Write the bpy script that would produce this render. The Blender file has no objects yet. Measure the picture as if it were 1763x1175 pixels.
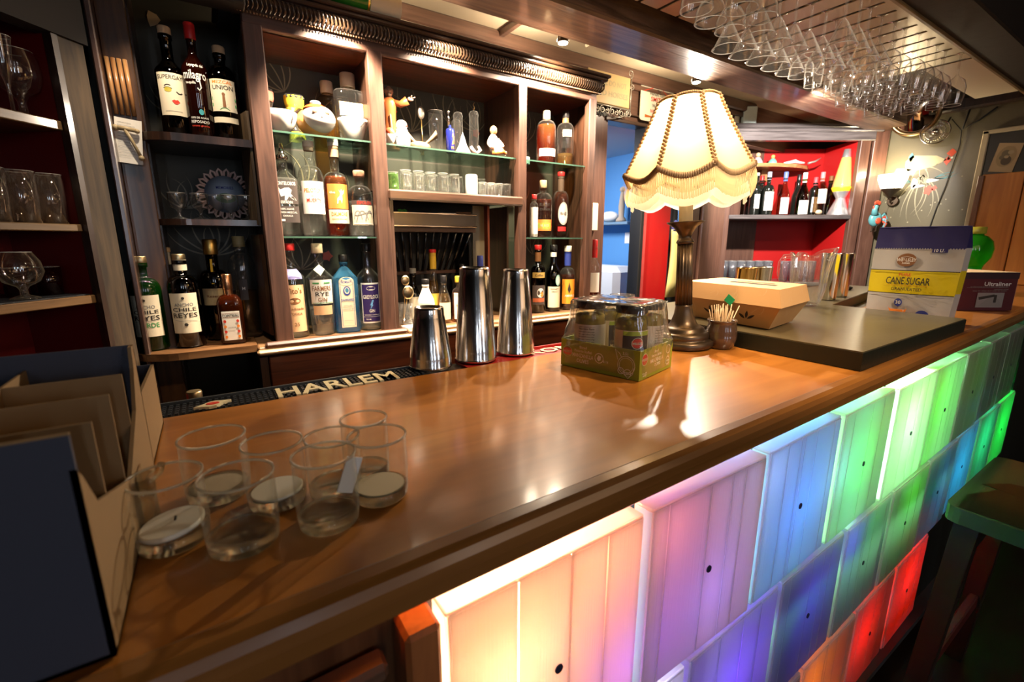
import bpy, bmesh, math, random
from mathutils import Vector, Matrix
random.seed(7)
PI = math.pi
SC = bpy.context.scene
COL = SC.collection

# ------------------------------------------------------------------ camera, exposure, light
CAM_Z, YAW, PITCH, FPX = 1.31, 56.9, 12.33, 789.0
cd = bpy.data.cameras.new('camera'); cam = bpy.data.objects.new('camera', cd); COL.objects.link(cam)
cam.location = (0, 0, CAM_Z)
cam.rotation_euler = (math.radians(90 - PITCH), 0, math.radians(YAW - 90))
cd.sensor_width = 36.0; cd.lens = 36.0 * FPX / 1763.0; cd.clip_start = .02; cd.clip_end = 60
cd.dof.use_dof = True; cd.dof.focus_distance = 1.08; cd.dof.aperture_fstop = 6.0
SC.camera = cam
SC.view_settings.view_transform = 'Standard'; SC.view_settings.look = 'None'
SC.view_settings.exposure = 0.15; SC.view_settings.gamma = 1.0
SC.view_settings.use_curve_mapping = False
SC.cycles.max_bounces = 10; SC.cycles.transparent_max_bounces = 40
SC.cycles.transmission_bounces = 8; SC.cycles.glossy_bounces = 4; SC.cycles.diffuse_bounces = 3
SC.cycles.caustics_reflective = False; SC.cycles.caustics_refractive = False
SC.cycles.sample_clamp_indirect = 4.0; SC.cycles.use_denoising = True
W = bpy.data.worlds.new('world'); SC.world = W; W.use_nodes = True
W.node_tree.nodes['Background'].inputs[0].default_value = (.9, .62, .38, 1)
W.node_tree.nodes['Background'].inputs[1].default_value = .012

def lamp(name, kind, loc, power, col=(1, .72, .42), size=.05, target=None, angle=60, blend=.6, size_y=None):
    d = bpy.data.lights.new(name, kind); d.energy = power; d.color = col
    if kind == 'AREA':
        d.size = size
        if size_y: d.shape = 'RECTANGLE'; d.size_y = size_y
    else: d.shadow_soft_size = size
    if kind == 'SPOT': d.spot_size = math.radians(angle); d.spot_blend = blend
    o = bpy.data.objects.new(name, d); COL.objects.link(o); o.location = loc
    if target: o.rotation_euler = (Vector(target) - Vector(loc)).to_track_quat('-Z', 'Y').to_euler()
    return o
WARM = (1, .70, .40); WARM2 = (1, .80, .58); COOL = (.86, .92, 1)
SPOTS = [(.40, 1.50, 2.055), (1.25, 1.55, 2.055), (2.08, 1.55, 2.055), (2.95, 1.55, 2.055)]
lamp('spot_light', 'SPOT', (.42, 1.53, 2.035), 135, WARM2, .02, (.42, 1.80, 1.50), 80, .5)
lamp('spot_light', 'SPOT', (.80, 1.53, 2.035), 115, WARM2, .02, (.80, 1.80, 1.45), 100, .6)  # added spot without a fixture, brightens the middle of the shelves
lamp('spot_light', 'SPOT', (1.25, 1.54, 2.03), 120, WARM2, .018, (1.30, 1.72, 1.3), 150, .5)
lamp('spot_light', 'SPOT', (2.08, 1.54, 2.03), 110, (1, .84, .66), .018, (1.75, 1.15, 1.0), 165, .5)
lamp('spot_light', 'SPOT', (-.02, 1.50, 2.035), 15, WARM2, .02, (-.02, 1.80, 1.30), 75, .6)  # added spot without a fixture, brightens the corner shelves
lamp('ceiling_fill', 'POINT', (.62, 1.72, 2.14), 3, WARM2, .02)  # extra point lights added to brighten the header and plaster strip
lamp('ceiling_fill', 'POINT', (1.25, 1.74, 2.10), 6, WARM2, .02)
lamp('ceiling_fill', 'POINT', (2.08, 1.74, 2.08), 5, WARM2, .02)
lamp('spot_light', 'SPOT', (2.62, 1.22, 2.03), 220, (1, .92, .84), .02, (3.50, 1.75, 1.55), 80, .4)  # unseen spot without a fixture, added to light the wine cabinet
lamp('spot_light', 'SPOT', (.95, .55, 2.05), 44, WARM, .03, (.85, 1.05, 1.1), 100, .9)  # added spot without a fixture, fills the bar from above
lamp('bulb_light', 'POINT', (.925, .705, 1.545), 4.4, (1, .74, .42), .03)
lamp('sconce_light', 'POINT', (3.90, 1.335, 1.76), 5, (1, .80, .50), .04)
lamp('front_fill_spot', 'SPOT', (.80, -.22, 2.16), 85, (1, .70, .42), .12, (1.25, .78, 1.08), 62, 1.0)  # unseen spot added to fill the fronts of things on the bar
lamp('front_room_fill', 'AREA', (1.6, -1.2, 2.15), 10, (1, .62, .34), 1.6, (1.5, .6, 1.0))  # weak unseen area light added as fill from the front room
for wx_ in (-.75, .35, 1.75):                       # tall narrow daylight windows in the wall behind the viewer
    lamp('window_daylight', 'AREA', (wx_, -2.93, 1.65), 4.2, (.80, .88, 1), .11, (wx_, 0, 1.6), size_y=1.0)
lamp('rear_room_light', 'AREA', (2.0, 2.75, 1.97), 34, (.97, .96, 1), .5, (2.5, 2.75, 0))
# coloured lamps inside the bar front, behind the translucent tiles (x, z, depth behind tile, power, colour)
BACKLIGHTS = [
    (.21, .88, .05, 9.0, (1, .64, .36)), (.15, .80, .06, .9, (1, .30, .03)), (.385, .78, .05, .45, (.50, .16, 1)), (.34, .95, .05, .6, (1, .38, .20)),
    (.45, .95, .05, .12, (1, .35, .45)), (.57, .80, .06, .28, (.45, .30, 1)), (.44, .66, .06, 1.8, (.70, .65, 1)),
    (.71, .95, .05, .4, (.35, .50, 1)), (.83, .85, .06, 1.5, (.08, .30, 1)), (.975, .87, .04, .5, (.35, .85, 1)),
    (1.10, .86, .06, 1.5, (.08, 1, .14)), (1.385, .87, .055, 15.0, (.45, 1, .52)), (1.62, .88, .06, 1.2, (.05, 1, .08)), (1.52, .74, .05, .6, (.2, 1, .2)),
    (.66, .58, .06, .8, (.22, .05, 1)), (.60, .45, .06, .4, (.25, .08, 1)), (.95, .60, .07, .14, (.14, .08, 1)), (1.12, .66, .05, .16, (.18, .2, 1)),
    (1.25, .66, .06, .10, (.12, .9, .1)), (1.52, .64, .06, .20, (.12, .8, .04)), (2.05, .57, .06, .9, (.06, .60, 1)), (1.83, .57, .06, .10, (.1, .4, .9)),
    (2.32, .60, .06, .4, (.04, 1, .35)), (2.62, .58, .05, 1.7, (.03, 1, .14)),
    (1.10, .20, .06, .16, (1, .3, .04)), (1.33, .30, .06, .45, (1, .02, .01)), (1.66, .32, .05, 1.6, (1, .04, .01)), (1.02, .35, .05, .3, (1, .3, .03)),
]
def FY(x): return .315 + .024 * x          # the bar front stands slightly askew
for (x, z, dp, pw, c) in BACKLIGHTS:
    lamp('bar_front_light', 'POINT', (x, FY(x) + .02 + dp, z), pw * 1.5, tuple(k ** 1.35 for k in c), .02)

# ------------------------------------------------------------------ measuring helper: a pixel of the photo onto a real plane
_a, _p = math.radians(YAW), math.radians(PITCH)
_F = Vector((math.cos(_a) * math.cos(_p), math.sin(_a) * math.cos(_p), -math.sin(_p)))
_R = Vector((math.sin(_a), -math.cos(_a), 0)); _U = _R.cross(_F)
def at(u, v, x=None, y=None, z=None):
    d = _F * FPX + _R * (u - 881.5) - _U * (v - 587.5)
    if x is not None: t = x / d.x
    elif y is not None: t = y / d.y
    else: t = (z - CAM_Z) / d.z
    return Vector((0, 0, CAM_Z)) + d * t

# ------------------------------------------------------------------ materials
MATS = {}
def _new(name):
    m = bpy.data.materials.new(name); m.use_nodes = True
    nt = m.node_tree; nt.nodes.clear()
    out = nt.nodes.new('ShaderNodeOutputMaterial')
    MATS[name] = m
    return m, nt, out
def N(nt, t, **k):
    n = nt.nodes.new(t)
    for a, b in k.items(): setattr(n, a, b)
    return n
def pbr(name, col, rough=.5, metal=0, spec=.5, var=.0, vscale=8, bump=0, bscale=60, trans=0, ior=1.45, coat=0, emis=None, estr=0, sub=0, stretch=(1, 1, 1)):
    if name in MATS: return MATS[name]
    m, nt, out = _new(name)
    b = N(nt, 'ShaderNodeBsdfPrincipled')
    nt.links.new(b.outputs[0], out.inputs[0])
    b.inputs['Base Color'].default_value = (*col, 1)
    b.inputs['Roughness'].default_value = rough; b.inputs['Metallic'].default_value = metal
    b.inputs['Specular IOR Level'].default_value = spec; b.inputs['IOR'].default_value = ior
    b.inputs['Transmission Weight'].default_value = trans
    b.inputs['Coat Weight'].default_value = coat; b.inputs['Coat Roughness'].default_value = .08
    if emis: b.inputs['Emission Color'].default_value = (*emis, 1); b.inputs['Emission Strength'].default_value = estr
    if var or bump:
        tc = N(nt, 'ShaderNodeTexCoord'); mp = N(nt, 'ShaderNodeMapping'); mp.inputs['Scale'].default_value = stretch
        nt.links.new(tc.outputs['Object'], mp.inputs[0])
    if var:
        nz = N(nt, 'ShaderNodeTexNoise'); nz.inputs['Scale'].default_value = vscale; nz.inputs['Detail'].default_value = 5
        nt.links.new(mp.outputs[0], nz.inputs['Vector'])
        mx = N(nt, 'ShaderNodeMix'); mx.data_type = 'RGBA'
        mx.inputs[6].default_value = (*[c * (1 - var) for c in col], 1); mx.inputs[7].default_value = (*[min(1, c * (1 + var)) for c in col], 1)
        nt.links.new(nz.outputs['Fac'], mx.inputs[0]); nt.links.new(mx.outputs[2], b.inputs['Base Color'])
    if bump:
        n2 = N(nt, 'ShaderNodeTexNoise'); n2.inputs['Scale'].default_value = bscale; n2.inputs['Detail'].default_value = 4
        nt.links.new(mp.outputs[0], n2.inputs['Vector'])
        bp = N(nt, 'ShaderNodeBump'); bp.inputs['Strength'].default_value = bump; bp.inputs['Distance'].default_value = .004
        nt.links.new(n2.outputs['Fac'], bp.inputs['Height']); nt.links.new(bp.outputs[0], b.inputs['Normal'])
    return m
def wood(name, c1, c2, rough=.35, axis=0, scale=6, coat=.3, bump=.15, wear=0, wearcol=(.5, .35, .2)):
    if name in MATS: return MATS[name]
    m, nt, out = _new(name)
    b = N(nt, 'ShaderNodeBsdfPrincipled'); nt.links.new(b.outputs[0], out.inputs[0])
    tc = N(nt, 'ShaderNodeTexCoord'); mp = N(nt, 'ShaderNodeMapping')
    s = [1, 1, 1]; s = [9.0 if i != axis else .7 for i in range(3)]; mp.inputs['Scale'].default_value = s
    nt.links.new(tc.outputs['Object'], mp.inputs[0])
    nz = N(nt, 'ShaderNodeTexNoise'); nz.inputs['Scale'].default_value = scale; nz.inputs['Detail'].default_value = 8; nz.inputs['Distortion'].default_value = .8
    nt.links.new(mp.outputs[0], nz.inputs['Vector'])
    cr = N(nt, 'ShaderNodeValToRGB'); cr.color_ramp.elements[0].position = .32; cr.color_ramp.elements[1].position = .68
    cr.color_ramp.elements[0].color = (*c1, 1); cr.color_ramp.elements[1].color = (*c2, 1)
    nt.links.new(nz.outputs['Fac'], cr.inputs[0])
    last = cr.outputs[0]
    n3 = N(nt, 'ShaderNodeTexNoise'); n3.inputs['Scale'].default_value = 2.3; n3.inputs['Detail'].default_value = 3
    nt.links.new(tc.outputs['Object'], n3.inputs['Vector'])
    mx = N(nt, 'ShaderNodeMix'); mx.data_type = 'RGBA'; mx.blend_type = 'MULTIPLY'; mx.inputs[0].default_value = .5
    nt.links.new(last, mx.inputs[6]); nt.links.new(n3.outputs['Color'], mx.inputs[7])
    c3 = N(nt, 'ShaderNodeValToRGB'); c3.color_ramp.elements[0].color = (.6, .6, .6, 1); c3.color_ramp.elements[1].color = (1.25, 1.25, 1.25, 1)
    nt.links.new(n3.outputs['Fac'], c3.inputs[0]); nt.links.new(c3.outputs[0], mx.inputs[7]); mx.inputs[0].default_value = .8
    nt.links.new(mx.outputs[2], b.inputs['Base Color'])
    b.inputs['Roughness'].default_value = rough; b.inputs['Coat Weight'].default_value = coat; b.inputs['Coat Roughness'].default_value = .12
    bp = N(nt, 'ShaderNodeBump'); bp.inputs['Strength'].default_value = bump; bp.inputs['Distance'].default_value = .002
    nt.links.new(nz.outputs['Fac'], bp.inputs['Height']); nt.links.new(bp.outputs[0], b.inputs['Normal'])
    return m
def thin(name, tint=(1, 1, 1), edge=.55, gloss=1.0, rough=.02, body=0, bodycol=(1, 1, 1), edgecol=None, ebody=0):
    """thin clear or tinted glass: transparent, darker at grazing angles, with Fresnel gloss; body mixes in some scattering"""
    if name in MATS: return MATS[name]
    m, nt, out = _new(name)
    tr = N(nt, 'ShaderNodeBsdfTransparent'); gl = N(nt, 'ShaderNodeBsdfGlossy'); gl.inputs['Roughness'].default_value = rough
    lw = N(nt, 'ShaderNodeLayerWeight'); lw.inputs['Blend'].default_value = .35
    cr = N(nt, 'ShaderNodeValToRGB'); cr.color_ramp.elements[0].position = .35; cr.color_ramp.elements[1].position = .95
    ec = edgecol or tuple(c * edge for c in tint)
    cr.color_ramp.elements[0].color = (*tint, 1); cr.color_ramp.elements[1].color = (*ec, 1)
    nt.links.new(lw.outputs['Facing'], cr.inputs[0]); nt.links.new(cr.outputs[0], tr.inputs[0])
    lf = N(nt, 'ShaderNodeLayerWeight'); lf.inputs['Blend'].default_value = .5
    pw = N(nt, 'ShaderNodeMath', operation='POWER'); pw.inputs[1].default_value = 4.0; nt.links.new(lf.outputs['Facing'], pw.inputs[0])
    mu = N(nt, 'ShaderNodeMath', operation='MULTIPLY_ADD'); mu.inputs[1].default_value = .42 * gloss; mu.inputs[2].default_value = .035 * gloss; mu.use_clamp = True
    nt.links.new(pw.outputs[0], mu.inputs[0])
    mx = N(nt, 'ShaderNodeMixShader'); nt.links.new(mu.outputs[0], mx.inputs[0])
    src = tr.outputs[0]
    if body:
        df = N(nt, 'ShaderNodeBsdfDiffuse'); df.inputs[0].default_value = (*bodycol, 1)
        tl = N(nt, 'ShaderNodeBsdfTranslucent'); tl.inputs[0].default_value = (*bodycol, 1)
        m2 = N(nt, 'ShaderNodeMixShader'); m2.inputs[0].default_value = .5
        nt.links.new(df.outputs[0], m2.inputs[1]); nt.links.new(tl.outputs[0], m2.inputs[2])
        m3 = N(nt, 'ShaderNodeMixShader'); m3.inputs[0].default_value = body
        if ebody:
            mr = N(nt, 'ShaderNodeMapRange'); mr.inputs[1].default_value = .35; mr.inputs[2].default_value = 1.0; mr.inputs[3].default_value = body; mr.inputs[4].default_value = ebody
            nt.links.new(lw.outputs['Facing'], mr.inputs[0]); nt.links.new(mr.outputs[0], m3.inputs[0])
        nt.links.new(tr.outputs[0], m3.inputs[1]); nt.links.new(m2.outputs[0], m3.inputs[2]); src = m3.outputs[0]
    nt.links.new(src, mx.inputs[1]); nt.links.new(gl.outputs[0], mx.inputs[2])
    nt.links.new(mx.outputs[0], out.inputs[0])
    return m
def translucent(name, col, tl=.6, gloss=.08, rough=.3, bump=0, bscale=200, stretch=(1, 1, 1), clear=0):
    if name in MATS: return MATS[name]
    m, nt, out = _new(name)
    a = N(nt, 'ShaderNodeBsdfTranslucent'); a.inputs[0].default_value = (*col, 1)
    d = N(nt, 'ShaderNodeBsdfDiffuse'); d.inputs[0].default_value = (*col, 1)
    g = N(nt, 'ShaderNodeBsdfGlossy'); g.inputs['Roughness'].default_value = rough
    m1 = N(nt, 'ShaderNodeMixShader'); m1.inputs[0].default_value = tl
    nt.links.new(d.outputs[0], m1.inputs[1]); nt.links.new(a.outputs[0], m1.inputs[2])
    src = m1.outputs[0]
    if clear:
        t = N(nt, 'ShaderNodeBsdfTransparent'); t.inputs[0].default_value = (*col, 1)
        mc = N(nt, 'ShaderNodeMixShader'); mc.inputs[0].default_value = clear
        nt.links.new(src, mc.inputs[1]); nt.links.new(t.outputs[0], mc.inputs[2]); src = mc.outputs[0]
    m2 = N(nt, 'ShaderNodeMixShader'); m2.inputs[0].default_value = gloss
    nt.links.new(src, m2.inputs[1]); nt.links.new(g.outputs[0], m2.inputs[2]); nt.links.new(m2.outputs[0], out.inputs[0])
    if bump:
        tc = N(nt, 'ShaderNodeTexCoord'); mp = N(nt, 'ShaderNodeMapping'); mp.inputs['Scale'].default_value = stretch
        nt.links.new(tc.outputs['Object'], mp.inputs[0])
        nz = N(nt, 'ShaderNodeTexNoise'); nz.inputs['Scale'].default_value = bscale; nt.links.new(mp.outputs[0], nz.inputs['Vector'])
        bp = N(nt, 'ShaderNodeBump'); bp.inputs['Strength'].default_value = bump; bp.inputs['Distance'].default_value = .002
        nt.links.new(nz.outputs['Fac'], bp.inputs['Height'])
        for q in (a, d, g): nt.links.new(bp.outputs[0], q.inputs['Normal'])
    return m
def glassbsdf(name, col=(1, 1, 1), ior=1.45, rough=0):
    if name in MATS: return MATS[name]
    m, nt, out = _new(name)
    g = N(nt, 'ShaderNodeBsdfGlass'); g.inputs[0].default_value = (*col, 1); g.inputs['IOR'].default_value = ior; g.inputs['Roughness'].default_value = rough
    t = N(nt, 'ShaderNodeBsdfTransparent'); t.inputs[0].default_value = (*col, 1)
    mx = N(nt, 'ShaderNodeMixShader'); mx.inputs[0].default_value = .35
    nt.links.new(g.outputs[0], mx.inputs[1]); nt.links.new(t.outputs[0], mx.inputs[2]); nt.links.new(mx.outputs[0], out.inputs[0])
    return m

dark = wood('dark_wood', (.012, .005, .003), (.05, .020, .010), .38, 2, coat=.35)
darkx = wood('dark_wood_along', (.012, .005, .003), (.05, .020, .010), .38, 0, coat=.35)
post_w = wood('worn_brown_wood', (.050, .022, .014), (.12, .055, .036), .45, 2, coat=.06)
post_wx = wood('worn_brown_wood_along', (.055, .024, .015), (.13, .06, .038), .45, 0, coat=.06)
redwood = wood('reddish_wood', (.045, .010, .004), (.14, .035, .012), .28, 0, coat=.5)
bar_w = wood('bar_top_wood', (.38, .135, .020), (.52, .20, .036), .30, 0, scale=3, coat=.55, bump=.02)
rail_w = wood('bar_rail_wood', (.21, .080, .014), (.34, .14, .030), .30, 0, scale=4, coat=.6, bump=.05)
old_w = wood('old_oak', (.03, .017, .008), (.10, .062, .028), .6, 2, coat=0, bump=.4)
light_wx = wood('light_worn_wood', (.30, .17, .08), (.55, .36, .20), .4, 0, coat=.3)
beam_w = wood('beam_wood', (.05, .026, .014), (.20, .115, .07), .42, 0, scale=5, coat=.35, bump=.8)
brown_w = wood('brown_painted_wood', (.10, .052, .034), (.17, .09, .060), .4, 0, coat=.3, bump=.05)
brown_wz = wood('brown_painted_wood_upright', (.085, .038, .026), (.15, .072, .048), .4, 2, coat=.4, bump=.05)
greyw = wood('grey_brown_wood', (.07, .058, .058), (.15, .13, .13), .3, 0, coat=.5, bump=.05)
orange_w = wood('orange_board', (.60, .19, .022), (.85, .34, .055), .4, 2, scale=3, coat=.3)
black = pbr('black_matte', (.008, .008, .008), .6)
blackgl = pbr('black_gloss', (.006, .006, .007), .2)
rubber = pbr('black_rubber', (.010, .012, .016), .45, bump=.3, bscale=300)
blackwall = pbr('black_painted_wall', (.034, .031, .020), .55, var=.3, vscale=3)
greywall = pbr('lit_black_wall', (.115, .100, .062), .26, var=.2, vscale=3)  # black wall paint made lighter, the lamp glow put into its colour
plaster = pbr('cream_plaster', (.62, .52, .36), .8, var=.1, vscale=3, bump=.3, bscale=20)
redp = pbr('red_paint', (.42, .010, .010), .45, var=.12, vscale=2)
redd = pbr('dark_red_paint', (.22, .006, .006), .5, var=.15, vscale=2)
blue = pbr('blue_paint', (.10, .30, .62), .6, var=.1, vscale=2)
palebl = pbr('pale_ceiling', (.52, .58, .62), .8)
white = pbr('white_paint', (.80, .80, .77), .45)
cream = pbr('cream_paper', (.78, .68, .50), .7, var=.06, vscale=20)
paper = pbr('white_paper', (.82, .80, .74), .7, var=.05, vscale=30)
steel = pbr('polished_steel', (.72, .70, .68), .10, 1)
steel2 = pbr('scuffed_steel', (.66, .63, .60), .16, 1, bump=.05, bscale=40, stretch=(6, 6, .6))
bronze = pbr('dark_bronze', (.10, .072, .048), .34, .8)
brass = pbr('old_brass', (.45, .28, .10), .28, 1)
copper = pbr('copper', (.85, .42, .20), .25, 1)
gold = pbr('gold_foil', (.85, .55, .14), .3, 1)
silverf = pbr('silver_foil', (.6, .6, .62), .3, 1)
glass = thin('clear_glass', (.985, .985, .975), .80, 2.6, body=.012, bodycol=(.95, .93, .88), ebody=.22)
glassg = thin('green_edge_glass', (.88, .95, .92), .5, 1.6, edgecol=(.25, .55, .48))
rimg = thin('bright_glass_rim', (.8, .8, .78), .8, 4.0, .10, body=.55, bodycol=(.95, .93, .88))
darkgreen = thin('dark_green_glass', (.03, .07, .02), .3, 2.0)
darkgl = thin('dark_bottle_glass', (.016, .012, .010), .3, 2.2)
votg = glassbsdf('votive_glass', (.97, .96, .90), 1.42)
wax = pbr('white_wax', (.85, .82, .72), .35)
cardb = pbr('brown_cardboard', (.52, .30, .125), .65, var=.08, vscale=12)
cardp = pbr('pale_cardboard', (.68, .48, .26), .7)
cardg = pbr('grey_cardboard', (.045, .05, .075), .7)
cardc = pbr('kraft_edge', (.27, .17, .075), .75)
text_d = pbr('dark_ink', (.03, .025, .02), .6)
text_w = pbr('white_ink', (.85, .84, .8), .6)
text_r = pbr('red_ink', (.62, .04, .02), .6)
text_b = pbr('blue_ink', (.03, .05, .30), .6)
text_g = pbr('green_ink', (.06, .32, .10), .6)
text_o = pbr('orange_ink', (.85, .25, .03), .6)
text_br = pbr('brown_ink', (.22, .09, .03), .6)
text_gr = pbr('grey_ink', (.25, .25, .24), .6)

# ------------------------------------------------------------------ mesh building
class B:
    def __init__(s): s.v = []; s.f = []; s.sm = []
    def add(s, v, f, smooth=False):
        k = len(s.v); s.v += [tuple(p) for p in v]; s.f += [tuple(i + k for i in q) for q in f]; s.sm += [smooth] * len(f); return s
    def box(s, x0, x1, y0, y1, z0, z1, bev=0):
        if x0 > x1: x0, x1 = x1, x0
        if y0 > y1: y0, y1 = y1, y0
        if z0 > z1: z0, z1 = z1, z0
        if not bev:
            v = [(x, y, z) for z in (z0, z1) for x, y in ((x0, y0), (x1, y0), (x1, y1), (x0, y1))]
            return s.add(v, [(3, 2, 1, 0), (4, 5, 6, 7), (0, 1, 5, 4), (1, 2, 6, 5), (2, 3, 7, 6), (3, 0, 4, 7)])
        b = min(bev, (x1 - x0) * .45, (y1 - y0) * .45, (z1 - z0) * .45)
        v = []
        for X, sx in ((x0, 1), (x1, -1)):
            for Y, sy in ((y0, 1), (y1, -1)):
                for Z, sz in ((z0, 1), (z1, -1)):
                    v += [(X, Y + sy * b, Z + sz * b), (X + sx * b, Y, Z + sz * b), (X + sx * b, Y + sy * b, Z)]
        bm = bmesh.new()
        for p in v: bm.verts.new(p)
        bmesh.ops.convex_hull(bm, input=bm.verts[:])
        bmesh.ops.dissolve_limit(bm, angle_limit=.02, verts=bm.verts[:], edges=bm.edges[:])
        bm.verts.index_update()
        s.add([q.co[:] for q in bm.verts], [[w.index for w in f.verts] for f in bm.faces]); bm.free(); return s
    def rbox(s, c, size, rz=0, bev=0, rot=None):
        t = B().box(-size[0] / 2, size[0] / 2, -size[1] / 2, size[1] / 2, -size[2] / 2, size[2] / 2, bev)
        M = rot if rot is not None else Matrix.Rotation(rz, 3, 'Z')
        return s.add([M @ Vector(p) + Vector(c) for p in t.v], t.f)
    def rings(s, rs, close=False, cap0=True, cap1=True, smooth=True):
        n = len(rs[0]); v = [p for r in rs for p in r]; f = []
        for i in range(len(rs) - 1 + (1 if close else 0)):
            a, b = i * n, ((i + 1) % len(rs)) * n
            for j in range(n): f.append((a + j, a + (j + 1) % n, b + (j + 1) % n, b + j))
        k = len(s.f); s.add(v, f, smooth)
        if not close:
            base = len(s.v) - len(v)
            if cap0: s.f.append(tuple(base + j for j in reversed(range(n)))); s.sm.append(False)
            if cap1: s.f.append(tuple(base + (len(rs) - 1) * n + j for j in range(n))); s.sm.append(False)
        return s
    def lathe(s, prof, c=(0, 0, 0), seg=24, n=2, asp=1, closed=False, caps=True, scallop=0, sc_n=8, axis='Z', phase=0):
        rs = []
        for r, z in prof:
            ring = []
            for j in range(seg):
                t = 2 * PI * j / seg + phase
                ct, st = math.cos(t), math.sin(t)
                k = 1 / ((abs(ct) ** n + abs(st) ** n) ** (1 / n)) if n != 2 else 1
                rr = r * k * (1 + scallop * math.cos(sc_n * t))
                p = (rr * ct, rr * st * asp, z)
                if axis == 'X': p = (p[2], p[0], p[1])
                if axis == 'Y': p = (p[0], p[2], p[1])
                ring.append((p[0] + c[0], p[1] + c[1], p[2] + c[2]))
            rs.append(ring)
        return s.rings(rs, closed, caps, caps)
    def tube(s, pts, r, seg=8, caps=True, closed=False):
        P = [Vector(p) for p in pts]; rs = []
        rad = r if isinstance(r, (list, tuple)) else [r] * len(P)
        up = Vector((0, 0, 1)); prev = None
        for i, p in enumerate(P):
            if closed: t = (P[(i + 1) % len(P)] - P[i - 1])
            else: t = (P[min(i + 1, len(P) - 1)] - P[max(i - 1, 0)])
            t = t.normalized() if t.length > 1e-9 else Vector((0, 0, 1))
            if prev is None:
                a = t.cross(up)
                if a.length < 1e-3: a = t.cross(Vector((1, 0, 0)))
            else: a = prev - t * prev.dot(t)
            a.normalize(); prev = a; b = t.cross(a)
            rs.append([p + (a * math.cos(2 * PI * j / seg) + b * math.sin(2 * PI * j / seg)) * rad[i] for j in range(seg)])
        return s.rings(rs, closed, caps, caps)
    def prism(s, poly, z0, z1, M=None):
        n = len(poly); v = [(x, y, z0) for x, y in poly] + [(x, y, z1) for x, y in poly]
        f = [tuple(reversed(range(n))), tuple(range(n, 2 * n))] + [(i, (i + 1) % n, n + (i + 1) % n, n + i) for i in range(n)]
        if M is not None: v = [tuple(M(Vector(p))) for p in v]
        return s.add(v, f)
    def ball(s, c, r, seg=14, rings=9, sc=(1, 1, 1)):
        prof = [(max(1e-4, math.sin(PI * i / rings)) * r, -math.cos(PI * i / rings) * r) for i in range(rings + 1)]
        t = B().lathe(prof, seg=seg)
        return s.add([(p[0] * sc[0] + c[0], p[1] * sc[1] + c[1], p[2] * sc[2] + c[2]) for p in t.v], t.f, True)
    def build(s, name, m, parent=None, loc=None, rz=0, kind=None, label=None):
        me = bpy.data.meshes.new(name); me.from_pydata([tuple(p) for p in s.v], [], s.f)
        me.polygons.foreach_set('use_smooth', s.sm); me.materials.append(m); me.update()
        o = bpy.data.objects.new(name, me); COL.objects.link(o)
        if parent: o.parent = parent
        if loc: o.location = loc
        o.rotation_euler.z = rz
        if kind: o['kind'] = kind
        if label: o['label'] = label
        return o
def thing(name, label, cat, loc=(0, 0, 0), rz=0, group=None):
    o = bpy.data.objects.new(name, None); COL.objects.link(o); o.empty_display_size = .05
    o.location = loc; o.rotation_euler.z = rz; o['label'] = label; o['category'] = cat
    if group: o['group'] = group
    return o
def tag(o, label, cat, group=None):
    o['label'] = label; o['category'] = cat
    if group: o['group'] = group
    return o
def struct(o): o['kind'] = 'structure'; return o
def dup(root, loc=None, rz=None, label=None, group=None):
    r = root.copy(); COL.objects.link(r)
    if loc is not None: r.location = loc
    if rz is not None: r.rotation_euler.z = rz
    if label: r['label'] = label
    if group: r['group'] = group
    for ch in list(root.children):
        c = ch.copy(); COL.objects.link(c); c.parent = r
        for g in list(ch.children):
            d = g.copy(); COL.objects.link(d); d.parent = c
    return r

# ------------------------------------------------------------------ lettering
_TC = {}
def text2d(s, serif=False):
    """flat glyph outlines of a string, normalised to cap height 1, centred; returns verts, faces, width"""
    if s in _TC: return _TC[s]
    cu = bpy.data.curves.new('t', 'FONT'); cu.body = s; cu.size = 1; cu.resolution_u = 2; cu.offset = .014; cu.align_x = 'CENTER'
    o = bpy.data.objects.new('t', cu); COL.objects.link(o)
    dg = bpy.context.evaluated_depsgraph_get(); dg.update()
    me = bpy.data.meshes.new_from_object(o.evaluated_get(dg))
    v = [(p.co.x, p.co.y) for p in me.vertices]; f = [tuple(p.vertices) for p in me.polygons]
    bpy.data.objects.remove(o); bpy.data.curves.remove(cu); bpy.data.meshes.remove(me)
    x0 = min(p[0] for p in v); x1 = max(p[0] for p in v)
    k = 1 / .70; cx = (x0 + x1) / 2
    r = ([((x - cx) * k, y * k - .5) for x, y in v], f, (x1 - x0) * k)
    _TC[s] = r; return r
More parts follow.
